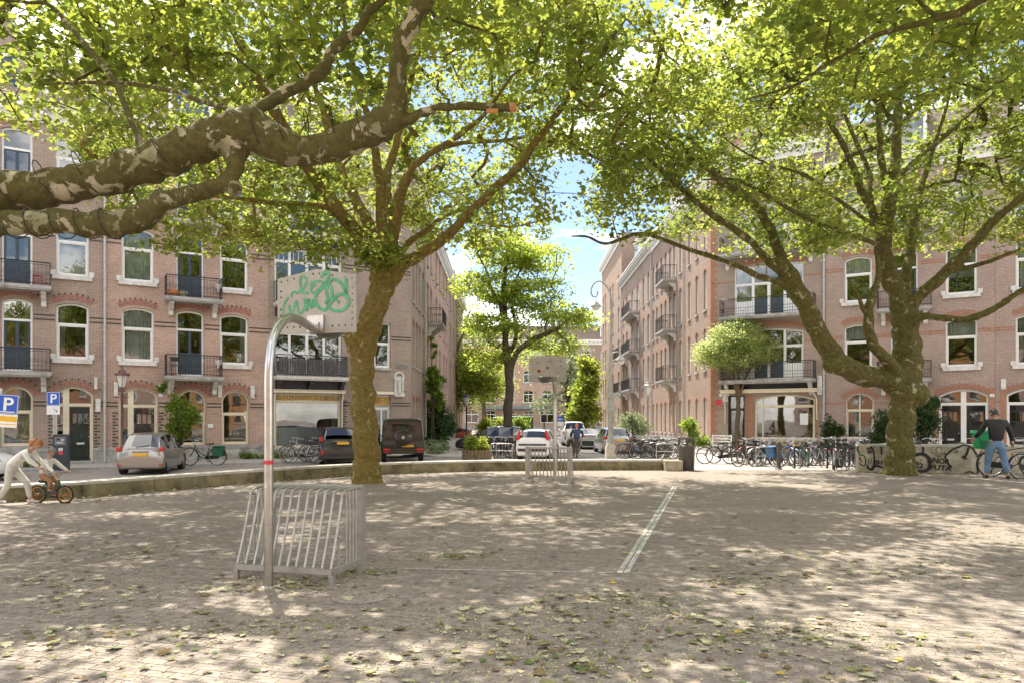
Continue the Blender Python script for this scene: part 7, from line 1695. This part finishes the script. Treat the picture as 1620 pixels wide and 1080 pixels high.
for i, (k, x, Y, h, lab) in enumerate([('crateg', 1272, 27.4, 80, 'bicycle with a pale wicker crate behind the low railing'), ('silver', 1290, 27.2, 100, 'silver bicycle behind the right end of the low railing'), ('cream', 1262, 28.2, 95, 'cream bicycle behind the left end of the low railing'),
        ('silver', 1322, 23.9, 63, 'silver bicycle pointing at the camera before the second railing'), ('crate', 1336, 24.6, 76, 'black bicycle with a crate behind the second railing'), ('city', 1348, 25.4, 84, 'black bicycle tucked behind the left end of the graffiti wall'), ('gent', 1365, 26.2, 95, 'black bicycle over the graffiti wall left of the plane trunk'),
        ('cream', 1466, 24.6, 12, 'cream bicycle showing its bars above the graffiti wall'), ('crate', 1490, 25.2, 170, 'black bicycle with a crate above the graffiti wall before the black doors'), ('city', 1530, 25.0, 8, 'black bicycle whose saddle shows above the graffiti wall beside the rider')]):
    place(k, x, 0, h, lab, z=ramp_z(Y), Y=Y, lean=rb.uniform(-.08, .08), group='bicycles near the graffiti wall')
for k, tt in protos.items():
    if not tt[0]['_used']: tt[0]['label'] = k
# steel racks the bicycles stand in
RK = mat('rack_steel', (.38, .38, .36), .45, .7, var=.1)
def rack(label, x, Y, z, w=.7, rz=0):
    p = P(x, 700, Y); t = thing('bicycle_rack', label, 'bike rack', (p.x, Y, z), rz, 'hoop racks for bicycles')
    m = MB(); m.tube(spline([(-w / 2, 0, 0), (-w / 2, 0, .62), (-w / 2 + .07, 0, .74), (0, 0, .76), (w / 2 - .07, 0, .74), (w / 2, 0, .62), (w / 2, 0, 0)], 3), .024, 8); m.build('hoop', RK, t, smooth=True)
    m = MB(); m.tube([(-w / 2 + .02, 0, .42), (w / 2 - .02, 0, .42)], .016, 6); m.build('crossbar', RK, t)
rack('steel hoop rack at the near end of the middle bicycles', 798, 35.2, ZS, .8); rack('steel hoop rack right of the first among the middle bicycles', 786, 35.6, ZS, .6, .3)
rack('steel hoop rack close to the left side of the bin', 1052, 32.0, ZS + .1, .75); rack('steel hoop rack deep in the crowded bicycles before the bin', 1040, 33.4, ZS + .1, .75)
rack('steel hoop rack left of the bollard', 1212, 27.2, ramp_z(27.2), .75); rack('steel hoop rack behind the slim tree', 1196, 28.6, ZS + .1, .75)
# mopeds behind the wall
def moped(label, x, Y, head, box=True):
    p = P(x, 700, Y); t = thing('moped', label, 'moped', (p.x, Y, ramp_z(Y)), R(head))
    for xx in (-.62, .62): m = MB(); m.lathe([(.12, -.05), (.22, -.055), (.235, 0), (.22, .055), (.12, .05)], 18, (xx, 0, .235), axis='y'); m.build('wheel', RUBBER, t, smooth=True)
    bm = mat('moped_black', (.03, .03, .034), .25, .2, coat=.6)
    m = MB(); m.tube(spline([(-.85, 0, .62, ), (-.55, 0, .64), (-.2, 0, .55), (.0, 0, .34), (.28, 0, .32), (.42, 0, .5), (.46, 0, .95)], 4), [.08 + .09 * math.sin(min(1, i / 10) * PI * .8) if i < 14 else .07 for i in range(25)], 10); m.build('body', bm, t, smooth=True)
    m = MB(); m.tube([(-.75, 0, .74), (-.5, 0, .80), (-.15, 0, .76), (.0, 0, .72)], [.09, .14, .13, .05], 10); m.build('seat', LEATHER, t, smooth=True)
    m = MB(); m.tube([(.44, 0, .9), (.40, 0, 1.05)], .03, 8); m.tube([(.3, -.33, 1.08), (.40, 0, 1.05), (.3, .33, 1.08)], .014, 6); m.ball((.5, 0, .95), (.08, .09, .09), 8, 6)
    for s in (-1, 1): m.tube([(.36, s * .24, 1.07), (.38, s * .30, 1.26)], .006, 4); m.ball((.38, s * .30, 1.30), (.012, .07, .045), 8, 5)
    m.build('handlebar', bm, t, smooth=True)
    if box: m = MB(); m.ball((-.85, 0, 1.0), (.2, .19, .16), 14, 9); m.build('top_case', bm, t, smooth=True)
moped('black moped with a round top case beside the second railing', 1352, 26.6, 8)
moped('black moped standing behind the left end of the graffiti wall', 1385, 27.6, 172, False)
moped('black moped behind the wall between the trunk and the black doors', 1500, 26.6, 175, False)
# ------------------------------------------------------------------ people
SKIN = mat('skin', (.50, .29, .20), .55, var=.06)
def skin_obj(name, J, E, rad, m, parent, sub=1, extra=None):
    ks = list(J); idx = {k: i for i, k in enumerate(ks)}
    me = bpy.data.meshes.new(name); me.from_pydata([J[k] for k in ks], [(idx[a], idx[b]) for a, b in E], []); o = bpy.data.objects.new(name, me); COL.objects.link(o)
    md = o.modifiers.new('s', 'SKIN'); sv = me.skin_vertices[0].data
    for k in ks: r = rad[k]; sv[idx[k]].radius = r if isinstance(r, tuple) else (r, r)
    sv[0].use_root = True; md.use_smooth_shade = True
    ss = o.modifiers.new('u', 'SUBSURF'); ss.levels = sub; ss.render_levels = sub
    m2 = bpy.data.meshes.new_from_object(o.evaluated_get(bpy.context.evaluated_depsgraph_get())); bpy.data.objects.remove(o); m2.name = name
    if extra:
        b = bmesh.new(); b.from_mesh(m2); em = extra.mesh('x'); b.from_mesh(em); b.to_mesh(m2); b.free()
    while len(m2.materials): m2.materials.pop()
    return link_mesh(name, m2, m, parent, True)
def person(label, pos, rz, J, shirt, trousers, hair, H=1.75, hairlen=.0, sleeve=1.0, skirt=None, hands=True, shoes=None, lean_head=(0, 0), cap=None, group=None, cat='person', leg_cut=None, scale=1.0):
    """J: joints in metres, x right, y forward, z up: hip, chest, neck, head, and l/r shoulder elbow wrist, thigh knee ankle toe"""
    t = thing('person', label, cat, pos, rz, group); t.scale = (scale,) * 3
    J = {k: Vector(v) for k, v in J.items()}; k_ = H / 1.75
    E = [('hip', 'waist'), ('waist', 'chest'), ('chest', 'neck'), ('neck', 'head0')]; J['waist'] = J['hip'].lerp(J['chest'], .42)
    J['head0'] = J['neck'].lerp(J['head'], .55)
    rad = dict(hip=(.115 * k_, .09 * k_), waist=(.10 * k_, .08 * k_), chest=(.12 * k_, .085 * k_), neck=.055 * k_, head0=.06 * k_)
    for s in 'lr':
        E += [('chest', s + 'sh'), (s + 'sh', s + 'el'), (s + 'el', s + 'wr'), ('hip', s + 'th'), (s + 'th', s + 'kn'), (s + 'kn', s + 'an'), (s + 'an', s + 'to')]
        rad.update({s + 'sh': .05 * k_, s + 'el': .040 * k_, s + 'wr': .030 * k_, s + 'th': .08 * k_, s + 'kn': .055 * k_, s + 'an': .040 * k_, s + 'to': .036 * k_})
    ex = MB(); hc = J['head']; up = (J['head'] - J['neck']).normalized(); f0 = Vector((lean_head[0], 1, lean_head[1])).normalized(); f = (f0 - up * f0.dot(up)).normalized(); sd = f.cross(up)
    def hp(a, b_, c): return hc + sd * a * k_ + f * b_ * k_ + up * c * k_
    # head: egg with brow, nose, chin, ears
    n, m_ = 16, 11; V = []; 
    for i in range(m_ + 1):
        ph = -PI / 2 + PI * i / m_
        for j in range(n):
            a = 2 * PI * j / n; c, s_ = math.cos(ph), math.sin(ph); w = .078 * (1 - .14 * max(0, -s_)); d = .098
            x, y, z = w * c * math.cos(a), d * c * math.sin(a), .122 * s_
            if y > 0 and s_ < -.2: y *= 1.0 + .10 * (-s_)
            V.append(hp(x, y, z))
    ex.add(V, [(i * n + j, i * n + (j + 1) % n, (i + 1) * n + (j + 1) % n, (i + 1) * n + j) for i in range(m_) for j in range(n)])
    ex.add([hp(-.012, .092, .0), hp(.012, .092, .0), hp(0, .094, .03), hp(-.016, .094, -.03), hp(.016, .094, -.03), hp(0, .118, -.026)], [(0, 2, 5), (2, 1, 5), (0, 5, 3), (1, 4, 5), (3, 5, 4)])
    for s in (-1, 1): ex.ball(hp(s * .08, -.01, -.005), .018 * k_, 6, 4)
    if hands:
        for s, sg in (('l', -1), ('r', 1)):
            w = J[s + 'wr']; d = (w - J[s + 'el']).normalized(); side = d.cross(Vector((0, 0, 1))); side = side.normalized() if side.length > .1 else Vector((1, 0, 0)); nn = side.cross(d)
            pc = w + d * .055 * k_; ex.tube([w - d * .01, w + d * .03 * k_, w + d * .085 * k_], [.026 * k_, .036 * k_, .034 * k_], 8)
            for q in range(4):
                o = side * (q - 1.5) * .019 * k_; L1 = (.075, .085, .08, .062)[q] * k_; a = w + d * .08 * k_ + o
                ex.tube([a, a + d * L1 * .45 - nn * .008, a + d * L1 * .75 - nn * .03 * k_, a + d * L1 * .8 - nn * .055 * k_], [.0095 * k_, .009 * k_, .008 * k_, .007 * k_], 6)
            a = w + d * .025 * k_ - side * .028 * k_; ex.tube([a, a - side * .025 * k_ + d * .03 * k_, a - side * .02 * k_ + d * .058 * k_ - nn * .015], [.012 * k_, .011 * k_, .008 * k_], 6)
    b = skin_obj('body', J_order(J, E), E, rad, SKIN, t, 1, ex)
    for s in (-1, 1):
        m = MB(); m.ball(hp(s * .03, .088, .018), .0085 * k_, 6, 4); m.build('eye', DARKROOM, t)
    m = MB(); m.tube([hp(-.022, .093, -.058), hp(0, .100, -.06), hp(.022, .093, -.058)], .005 * k_, 5); m.build('mouth', mat('lip', (.38, .14, .11), .5), t)
    # hair
    m = MB(); V = []
    for i in range(7):
        ph = -.15 + (PI / 2 + .15) * i / 6
        for j in range(16):
            a = 2 * PI * j / 16; c, s_ = math.cos(ph), math.sin(ph); drop = -.0
            front = math.sin(a) > .35
            zz = .134 * s_ + (.05 if (front and i < 3) else 0) - (.05 if (not front and i == 0) else 0); V.append(hp(.083 * c * math.cos(a), .102 * c * math.sin(a) - .006, zz * .96 + .003))
    m.add(V, [(i * 16 + j, i * 16 + (j + 1) % 16, (i + 1) * 16 + (j + 1) % 16, (i + 1) * 16 + j) for i in range(6) for j in range(16)] + [tuple(range(96, 112))])
    if hairlen: m.tube([hp(0, -.07, .03), hp(0, -.11, -.06), hp(0, -.10, -.06 - hairlen * .6), hp(0, -.07, -.06 - hairlen)], [.075 * k_, .085 * k_, .07 * k_, .03 * k_], 10)
    m.build('hair', hair, t, smooth=True)
    if cap: cap(t, hp)
    # shirt
    g = .016 * k_; S = {k: J[k] for k in ('hip', 'waist', 'chest')}; S['hip'] = J['hip'] + (J['waist'] - J['hip']) * -.35; Es = [('hip', 'waist'), ('waist', 'chest'), ('chest', 'col')]; S['col'] = J['chest'].lerp(J['neck'], .62)
    rs = {'hip': (.175 * k_, .15 * k_), 'waist': (.165 * k_, .14 * k_), 'chest': (.20 * k_, .155 * k_), 'col': .095 * k_}
    for s in 'lr':
        S[s + 'sh'] = J[s + 'sh']; S[s + 'el'] = J[s + 'el'] if sleeve > .6 else J[s + 'sh'].lerp(J[s + 'el'], .75); Es += [('chest', s + 'sh'), (s + 'sh', s + 'el')]; rs[s + 'sh'] = .08 * k_; rs[s + 'el'] = .064 * k_
        if sleeve > .6: S[s + 'wr'] = J[s + 'el'].lerp(J[s + 'wr'], .93); Es.append((s + 'el', s + 'wr')); rs[s + 'wr'] = .047 * k_
    skin_obj('top', S, Es, rs, shirt, t, 1)
    if trousers is not None:
        S = {'hip': J['hip'], 'wst': J['hip'].lerp(J['waist'], .7)}; Es = [('hip', 'wst')]; rs = {'hip': (.155 * k_, .13 * k_), 'wst': (.15 * k_, .125 * k_)}
        for s in 'lr':
            S[s + 'th'] = J[s + 'th']; S[s + 'kn'] = J[s + 'kn']; S[s + 'an'] = J[s + 'kn'].lerp(J[s + 'an'], .92); Es += [('hip', s + 'th'), (s + 'th', s + 'kn'), (s + 'kn', s + 'an')]
            rs[s + 'th'] = .118 * k_; rs[s + 'kn'] = .082 * k_; rs[s + 'an'] = .066 * k_
        skin_obj('trousers', S, Es, rs, trousers, t, 1)
    if skirt:
        m = MB(); a = J['waist']; bt = J['hip'] + Vector((0, 0, -skirt)); V = []
        for i in range(6):
            c = a.lerp(bt, i / 5); rr = (.135 + .12 * (i / 5)) * k_
            for j in range(18): an = 2 * PI * j / 18; q = rr * (1 + .05 * math.sin(j * 2.6 + i) * i / 5); V.append(c + Vector((q * math.cos(an) * 1.05, q * math.sin(an) * .95, 0)))
        m.add(V, [(i * 18 + j, i * 18 + (j + 1) % 18, (i + 1) * 18 + (j + 1) % 18, (i + 1) * 18 + j) for i in range(5) for j in range(18)]); m.build('skirt', shirt, t, smooth=True)
    for s in 'lr':
        m = MB(); a, b_ = J[s + 'an'], J[s + 'to']; d = (b_ - a); d.z = 0; d.normalize(); m.tube([a - d * .06 + Vector((0, 0, -.035)), a + d * .03 + Vector((0, 0, -.03)), a + d * .12 + Vector((0, 0, -.045)), a + d * .18 + Vector((0, 0, -.05))], [.035 * k_, .05 * k_, .043 * k_, .026 * k_], 8)
        m.build('shoe', shoes or DOORBLACK, t, smooth=True)
    return t
def J_order(J, E):
    used = [k for k in ['hip'] + [k for k in J if k != 'hip' and k != 'head']]; return {k: J[k] for k in used}
def stand(w=.1, lean=0.0, H=1.75, arms=((-.30, .05), (.30, .05)), feet=((-.12, .05), (.12, -.05))):
    k = H / 1.75
    J = dict(hip=(0, -lean * .1, .95), chest=(0, lean * .35, 1.32 - lean * .06), neck=(0, lean * .52, 1.50 - lean * .1), head=(0, lean * .68 + .02, 1.635 - lean * .13))
    for s, sg in (('l', -1), ('r', 1)):
        i = 0 if sg < 0 else 1; fx, fy = feet[i]
        J[s + 'sh'] = (sg * .185, lean * .42, 1.42 - lean * .07); J[s + 'el'] = (sg * .26, lean * .42 - .02, 1.14); J[s + 'wr'] = (sg * .27, lean * .42 + .12, .90)
        J[s + 'th'] = (sg * .095, 0, .88); J[s + 'kn'] = (sg * .10 + fx * .3, fy * .5 + .03, .49); J[s + 'an'] = (fx, fy - .02, .09); J[s + 'to'] = (fx + sg * .02, fy + .13, .04)
    return {a: tuple(c * k for c in b_) for a, b_ in J.items()}
WHITECL = mat('white_cotton', (.70, .68, .64), .85, var=.08, scale=5); BLACKJ = mat('black_jacket', (.02, .02, .022), .7, var=.3, scale=4); JEANS = mat('blue_denim', (.13, .22, .34), .85, var=.18, scale=6); GINGER = mat('ginger_hair', (.34, .13, .04), .6, var=.2); DARKH = mat('dark_hair', (.025, .02, .018), .6); NAVY = mat('navy_cloth', (.03, .045, .08), .8, var=.2); GREYC = mat('grey_trousers', (.16, .16, .15), .85, var=.15); BROWNH = mat('brown_hair', (.10, .05, .025), .6)
BROWNSK = mat('tan_trousers', (.32, .17, .09), .85, var=.15)
# delivery rider, back to the camera, stepping beside his bicycle
pr_ = G(1580, 757.5)
J = stand(feet=((-.19, .12), (.24, -.04)))
J['lsh'] = (-.21, .0, 1.43); J['rsh'] = (.20, -.01, 1.42)
J['lel'] = (-.32, .10, 1.17); J['lwr'] = (-.40, .30, 1.02); J['rel'] = (.32, .06, 1.16); J['rwr'] = (.40, .24, .94); J['head'] = (-.03, .10, 1.63); J['neck'] = (-.01, .04, 1.49)
person('delivery rider in a black jacket and light blue jeans holding his bicycle', (pr_.x, pr_.y + .1, 0), R(-20), J, BLACKJ, JEANS, DARKH, 1.85, scale=1.10, lean_head=(-.5, -.25))
def ebike_bag(t):
    pass
db = bike('black delivery bicycle held by the rider at the right edge', 'gent', BLK); db['group'] = 'bicycles near the graffiti wall'
q = G(1583, 753.5); db.location = (q.x + .30, q.y, 0); db.rotation_euler = (.03, 0, R(-6)); db.scale = (1.05,) * 3
m = MB(); m.box(.30, .62, -.05, .05, .50, .62); m.build('battery', BLK, db)
t = thing('delivery_bag', 'bright green insulated delivery bag on the back of the rider bicycle', 'delivery bag', (q.x - .42, q.y + .1, .80), R(-6))
GB = mat('bright_green_bag', (.01, .32, .11), .5, var=.1, scale=4); GB2 = mat('darker_green_bag', (.005, .13, .05), .5)
m = MB(); m.prism([(-.20, 0), (.18, 0), (.21, .46), (-.24, .46)], -.2, .2); o = m.build('body', GB, t); bv = o.modifiers.new('b', 'BEVEL'); bv.width = .03; bv.segments = 2
m = MB(); m.prism([(-.16, .04), (.14, .04), (.14, .24), (-.17, .24)], -.215, -.201); m.build('front_pocket', GB2, t)
m = MB(); m.prism([(-.27, .44), (.24, .46), (.22, .52), (-.24, .53)], -.22, .22); m.build('lid', GB, t)
m = MB(); m.tube(spline([(.20, -.1, .42), (.30, -.14, .36), (.32, -.14, .15), (.22, -.1, .03)], 3), .022, 6); m.build('strap', mat('pale_green_strap', (.25, .42, .28), .6), t)
db2 = bike('black cargo style bicycle cut off by the right edge beside the rider', 'gent', BLK); db2['group'] = 'bicycles near the graffiti wall'
q = G(1628, 757); db2.location = (q.x + .25, q.y, 0); db2.rotation_euler = (.05, 0, R(4)); m = MB(); m.box(-.12, .30, -.10, .10, .46, .68); m.build('frame_bag', BLK, db2); m = MB(); m.box(-.02, .16, -.105, -.101, .60, .64); m.build('white_label', WHITE, db2)
# woman and child at the left
pw = G(38, 797)
J = stand(lean=.75, feet=((-.10, .22), (.10, -.2)))
J['hip'] = (0, -.12, .86); J['chest'] = (0, .18, 1.12); J['neck'] = (0, .33, 1.25); J['head'] = (0, .45, 1.35)
for s, sg in (('l', -1), ('r', 1)): J[s + 'sh'] = (sg * .17, .24, 1.20); J[s + 'el'] = (sg * .21, .38, .98); J[s + 'wr'] = (sg * .16, .56, .84); J[s + 'th'] = (sg * .09, -.10, .80)
J['lkn'] = (-.10, .18, .47); J['lan'] = (-.10, .24, .09); J['lto'] = (-.10, .4, .04); J['rkn'] = (.10, -.12, .44); J['ran'] = (.10, -.34, .11); J['rto'] = (.10, -.20, .04)
person('ginger haired woman in white leaning forward behind the child on a bicycle', (pw.x - .15, pw.y, 0), R(-82), J, WHITECL, mat('pale_trousers', (.55, .53, .48), .85, var=.1), GINGER, 1.6, .10, scale=.86, lean_head=(0, -.3), shoes=mat('pale_shoes', (.5, .48, .45), .7))
cb = bike('small childs bicycle with orange wheels beside the seat wall', 'child', BGRN); q = G(86, 794); cb.location = (q.x, q.y - .1, 0); cb.rotation_euler = (0, 0, R(-6)); cb.scale = (1.08,) * 3; cb['group'] = 'ridden bicycles'
def helmet(t, hp):
    m = MB(); V = []
    for i in range(6):
        ph = (PI / 2) * i / 5
        for j in range(14): a = 2 * PI * j / 14; V.append(hp(.105 * math.cos(ph) * math.cos(a), .13 * math.cos(ph) * math.sin(a), .03 + .125 * math.sin(ph)))
    m.add(V, [(i * 14 + j, i * 14 + (j + 1) % 14, (i + 1) * 14 + (j + 1) % 14, (i + 1) * 14 + j) for i in range(5) for j in range(14)]); m.build('helmet', mat('grey_helmet', (.18, .18, .16), .4), t, smooth=True)
J = dict(hip=(0, -.13, .50), chest=(0, -.04, .72), neck=(0, -.01, .82), head=(0, .03, .93))
for s, sg in (('l', -1), ('r', 1)): J[s + 'sh'] = (sg * .11, -.02, .77); J[s + 'el'] = (sg * .16, .10, .65); J[s + 'wr'] = (sg * .18, .22, .57); J[s + 'th'] = (sg * .06, -.10, .48); J[s + 'kn'] = (sg * .09, .10, .42 if sg > 0 else .36); J[s + 'an'] = (sg * .09, .04 if sg > 0 else -.02, .24 if sg > 0 else .14); J[s + 'to'] = (sg * .09, .13, .20 if sg > 0 else .1)
person('small child with a grey helmet riding the little bicycle', (q.x - .02, q.y - .1, 0), R(-96), J, WHITECL, BROWNSK, GINGER, 1.05, scale=1.08, cap=helmet, lean_head=(0, -.1))
# two cyclists riding away down the street
def rider(label, x, Y, key, shirt, hair, bl, dz=0):
    p = P(x, 700, Y); b_ = place(key, x, 0, 84, bl, z=ZS, Y=Y, lean=0, group='ridden bicycles'); b_.rotation_euler = (0, 0, R(86))
    J = dict(hip=(0, -.24, .93), chest=(0, -.08, 1.30), neck=(0, -.01, 1.47), head=(0, .05, 1.61))
    for s, sg in (('l', -1), ('r', 1)): J[s + 'sh'] = (sg * .19, -.04, 1.39); J[s + 'el'] = (sg * .30, .06, 1.17); J[s + 'wr'] = (sg * .28, .14, 1.04); J[s + 'th'] = (sg * .10, -.18, .88); J[s + 'kn'] = (sg * .13, .20 if sg > 0 else .10, .70 if sg > 0 else .52); J[s + 'an'] = (sg * .14, .06 if sg > 0 else -.10, .38 if sg > 0 else .16); J[s + 'to'] = (sg * .14, .20 if sg > 0 else .04, .34 if sg > 0 else .12)
    return person(label, (p.x, Y, ZS), R(-4), J, shirt, GREYC, hair, 1.75, group='cyclists riding away')
rider('cyclist in a white shirt with dark hair riding away on the left', 903, 37.0, 'silver', WHITECL, DARKH, 'silver bicycle ridden by the cyclist in white')
rider('red haired cyclist in a dark jacket riding away on the right', 912.5, 36.4, 'city', NAVY, mat('red_hair', (.50, .12, .05), .6), 'black bicycle ridden by the red haired cyclist')
for k, tt in protos.items():
    if not tt[0]['_used']:
        for c in list(kids(tt[0])):
            for d in kids(c): bpy.data.objects.remove(d)
            bpy.data.objects.remove(c)
        bpy.data.objects.remove(tt[0])
for o in bpy.data.objects:
    if '_used' in o: del o['_used']
# ------------------------------------------------------------------ fallen leaves and blossom dust on the square
LT = [mat('fallen_green', (.10, .13, .035), .7, var=.3, scale=20), mat('fallen_olive', (.20, .20, .07), .8, var=.3, scale=20), mat('fallen_pale', (.44, .42, .26), .85, var=.2, scale=20), mat('fallen_brown', (.16, .11, .045), .85, var=.3, scale=20), mat('fallen_yellow', (.50, .34, .03), .7, var=.2, scale=20)]
five, _f = SHP['lobed']
lm = []
for mi_ in range(5):
    for v in range(3):
        rr = random.Random(mi_ * 9 + v); mb = MB(); A = []
        cu, tw_ = rr.uniform(.3, 1.6), rr.uniform(-1.0, 1.0)
        for (x, y) in five:
            y -= .4; A.append((x, y, .03 + cu * (x * x * .9 + y * y * .5) * (.6 if v else .35) + tw_ * x * y * .5 + rr.uniform(-.03, .03)))
        zmin = min(a[2] for a in A); A = [(a[0], a[1], a[2] - zmin + .01) for a in A]
        c = len(A); A.append((0, 0, max(.015, sum(a[2] for a in A) / c * .55)))
        mb.add(A, [(i, (i + 1) % c, c) for i in range(c)]); me = mb.mesh('leaf'); me.materials.append(LT[mi_]); lm.append(me)
rl = random.Random(77)
patches = [(G(x, y), s) for x, y, s in [(470, 930, .5), (400, 925, .4), (560, 905, .3), (130, 950, .6), (300, 1000, .8), (420, 990, .5), (60, 1020, .6), (690, 985, .6), (900, 960, .5), (980, 945, .4), (1060, 980, .5), (1240, 880, .6), (1300, 910, .8), (1180, 920, .6), (1420, 1010, .6), (1500, 900, .8), (1560, 850, 1), (1130, 1010, .4), (850, 1040, .4), (720, 880, .4), (820, 1000, .5), (80, 880, .9), (200, 870, .8), (30, 920, .6), (1280, 1000, .4), (1400, 1060, .5), (960, 1060, .5), (620, 1060, .5)]]
def spot(wide=.35):
    if rl.random() > wide:
        c, s = patches[rl.randrange(len(patches))]; return c.x + rl.gauss(0, s * .75), c.y + rl.gauss(0, s * .45)
    y = 4.3 + 13 * rl.random() ** 1.5; return rl.uniform(-.68, .68) * y, y
L_ = []
while len(L_) < 1900:
    x, y = spot(.42)
    if 4.2 < y < 21 and abs(x) < .72 * y and (Vector((x, y, 0)) - PN).length > .1: L_.append((x, y, rl.uniform(.025, .075) * (1.0 if rl.random() < .88 else 1.7)))
L_.sort(key=lambda q: -q[2] / q[1] ** 1.5)
wts = [0, 0, 1, 1, 1, 1, 2, 2, 2, 2, 2, 3, 3, 3]
rest_v = [MB() for _ in range(5)]
for i, (x, y, s) in enumerate(L_):
    k = 4 if rl.random() < .015 else rl.choice(wts); me = lm[k * 3 + rl.randrange(3)]
    rot = (rl.gauss(0, .12), rl.gauss(0, .12), rl.uniform(0, 6.28)); z = .011 + abs(rot[0]) * s * .3 + rl.uniform(0, .006)
    if i < 290: o = link_mesh('fallen_leaf', me, parent=plaza, loc=(x, y, z), rot=rot); o.scale = (s, s, s * rl.uniform(.5, 1.1))
    else:
        from mathutils import Euler
        M_ = Matrix.Translation((x, y, z)) @ Euler(rot).to_matrix().to_4x4() @ Matrix.Diagonal((s, s, s * .8, 1)); rest_v[k].add([M_ @ v.co for v in me.vertices], [tuple(p.vertices) for p in me.polygons])
vv, ff, mi = [], [], []
for i, mb in enumerate(rest_v):
    n0 = len(vv); vv += mb.v; ff += [tuple(a + n0 for a in f) for f in mb.f]; mi += [i] * len(mb.f)
me = bpy.data.meshes.new('fallen_leaves'); me.from_pydata(vv, [], ff); me.update()
for c in LT: me.materials.append(c)
me.polygons.foreach_set('material_index', mi); link_mesh('fallen_leaves', me, parent=plaza, kind='stuff')
# fine crumbs
r = np.random.default_rng(3); N = 26000; pos = np.zeros((N, 3)); K = len(patches); ki = r.integers(0, K, N); pc = np.array([[p.x, p.y] for p, s in patches]); ps_ = np.array([s for p, s in patches])
pos[:, :2] = pc[ki] + r.normal(size=(N, 2)) * ps_[ki][:, None] * np.array([1.0, .55])
u = r.random(N) < .45; yy = 4.2 + 12 * r.random(N) ** 1.3; xx = r.uniform(-.7, .7, N) * yy; pos[u, 0] = xx[u]; pos[u, 1] = yy[u]
pos[:, 2] = .0125; pos = pos[pos[:, 1] > 4]
CR = mat('blossom_dust', (.42, .39, .20), .9, var=.3, scale=4)
leaves_mesh('leaf_dust', pos, .017, 'oval', 5, CR, plaza, up=2.2, sizevar=.7)
# grass and leaf rim along the seat wall and wall feet
pts = []
for a, b in zip(arcs[:-1], arcs[1:]):
    L1 = math.hypot(b[0] - a[0], b[1] - a[1])
    for k in range(int(L1 * 26)):
        f = r.random(); pts.append((a[0] + (b[0] - a[0]) * f + r.normal() * .05, a[1] + (b[1] - a[1]) * f - abs(r.normal()) * .09 - .02, .02))
for k in range(260): f = r.random(); q = ga.lerp(gb, f); pts.append((q.x, q.y - abs(r.normal()) * .1 - .02, .02))
leaves_mesh('leaf_rim', np.array(pts), .06, 'simple', 6, LT[2], plaza, up=1.2)
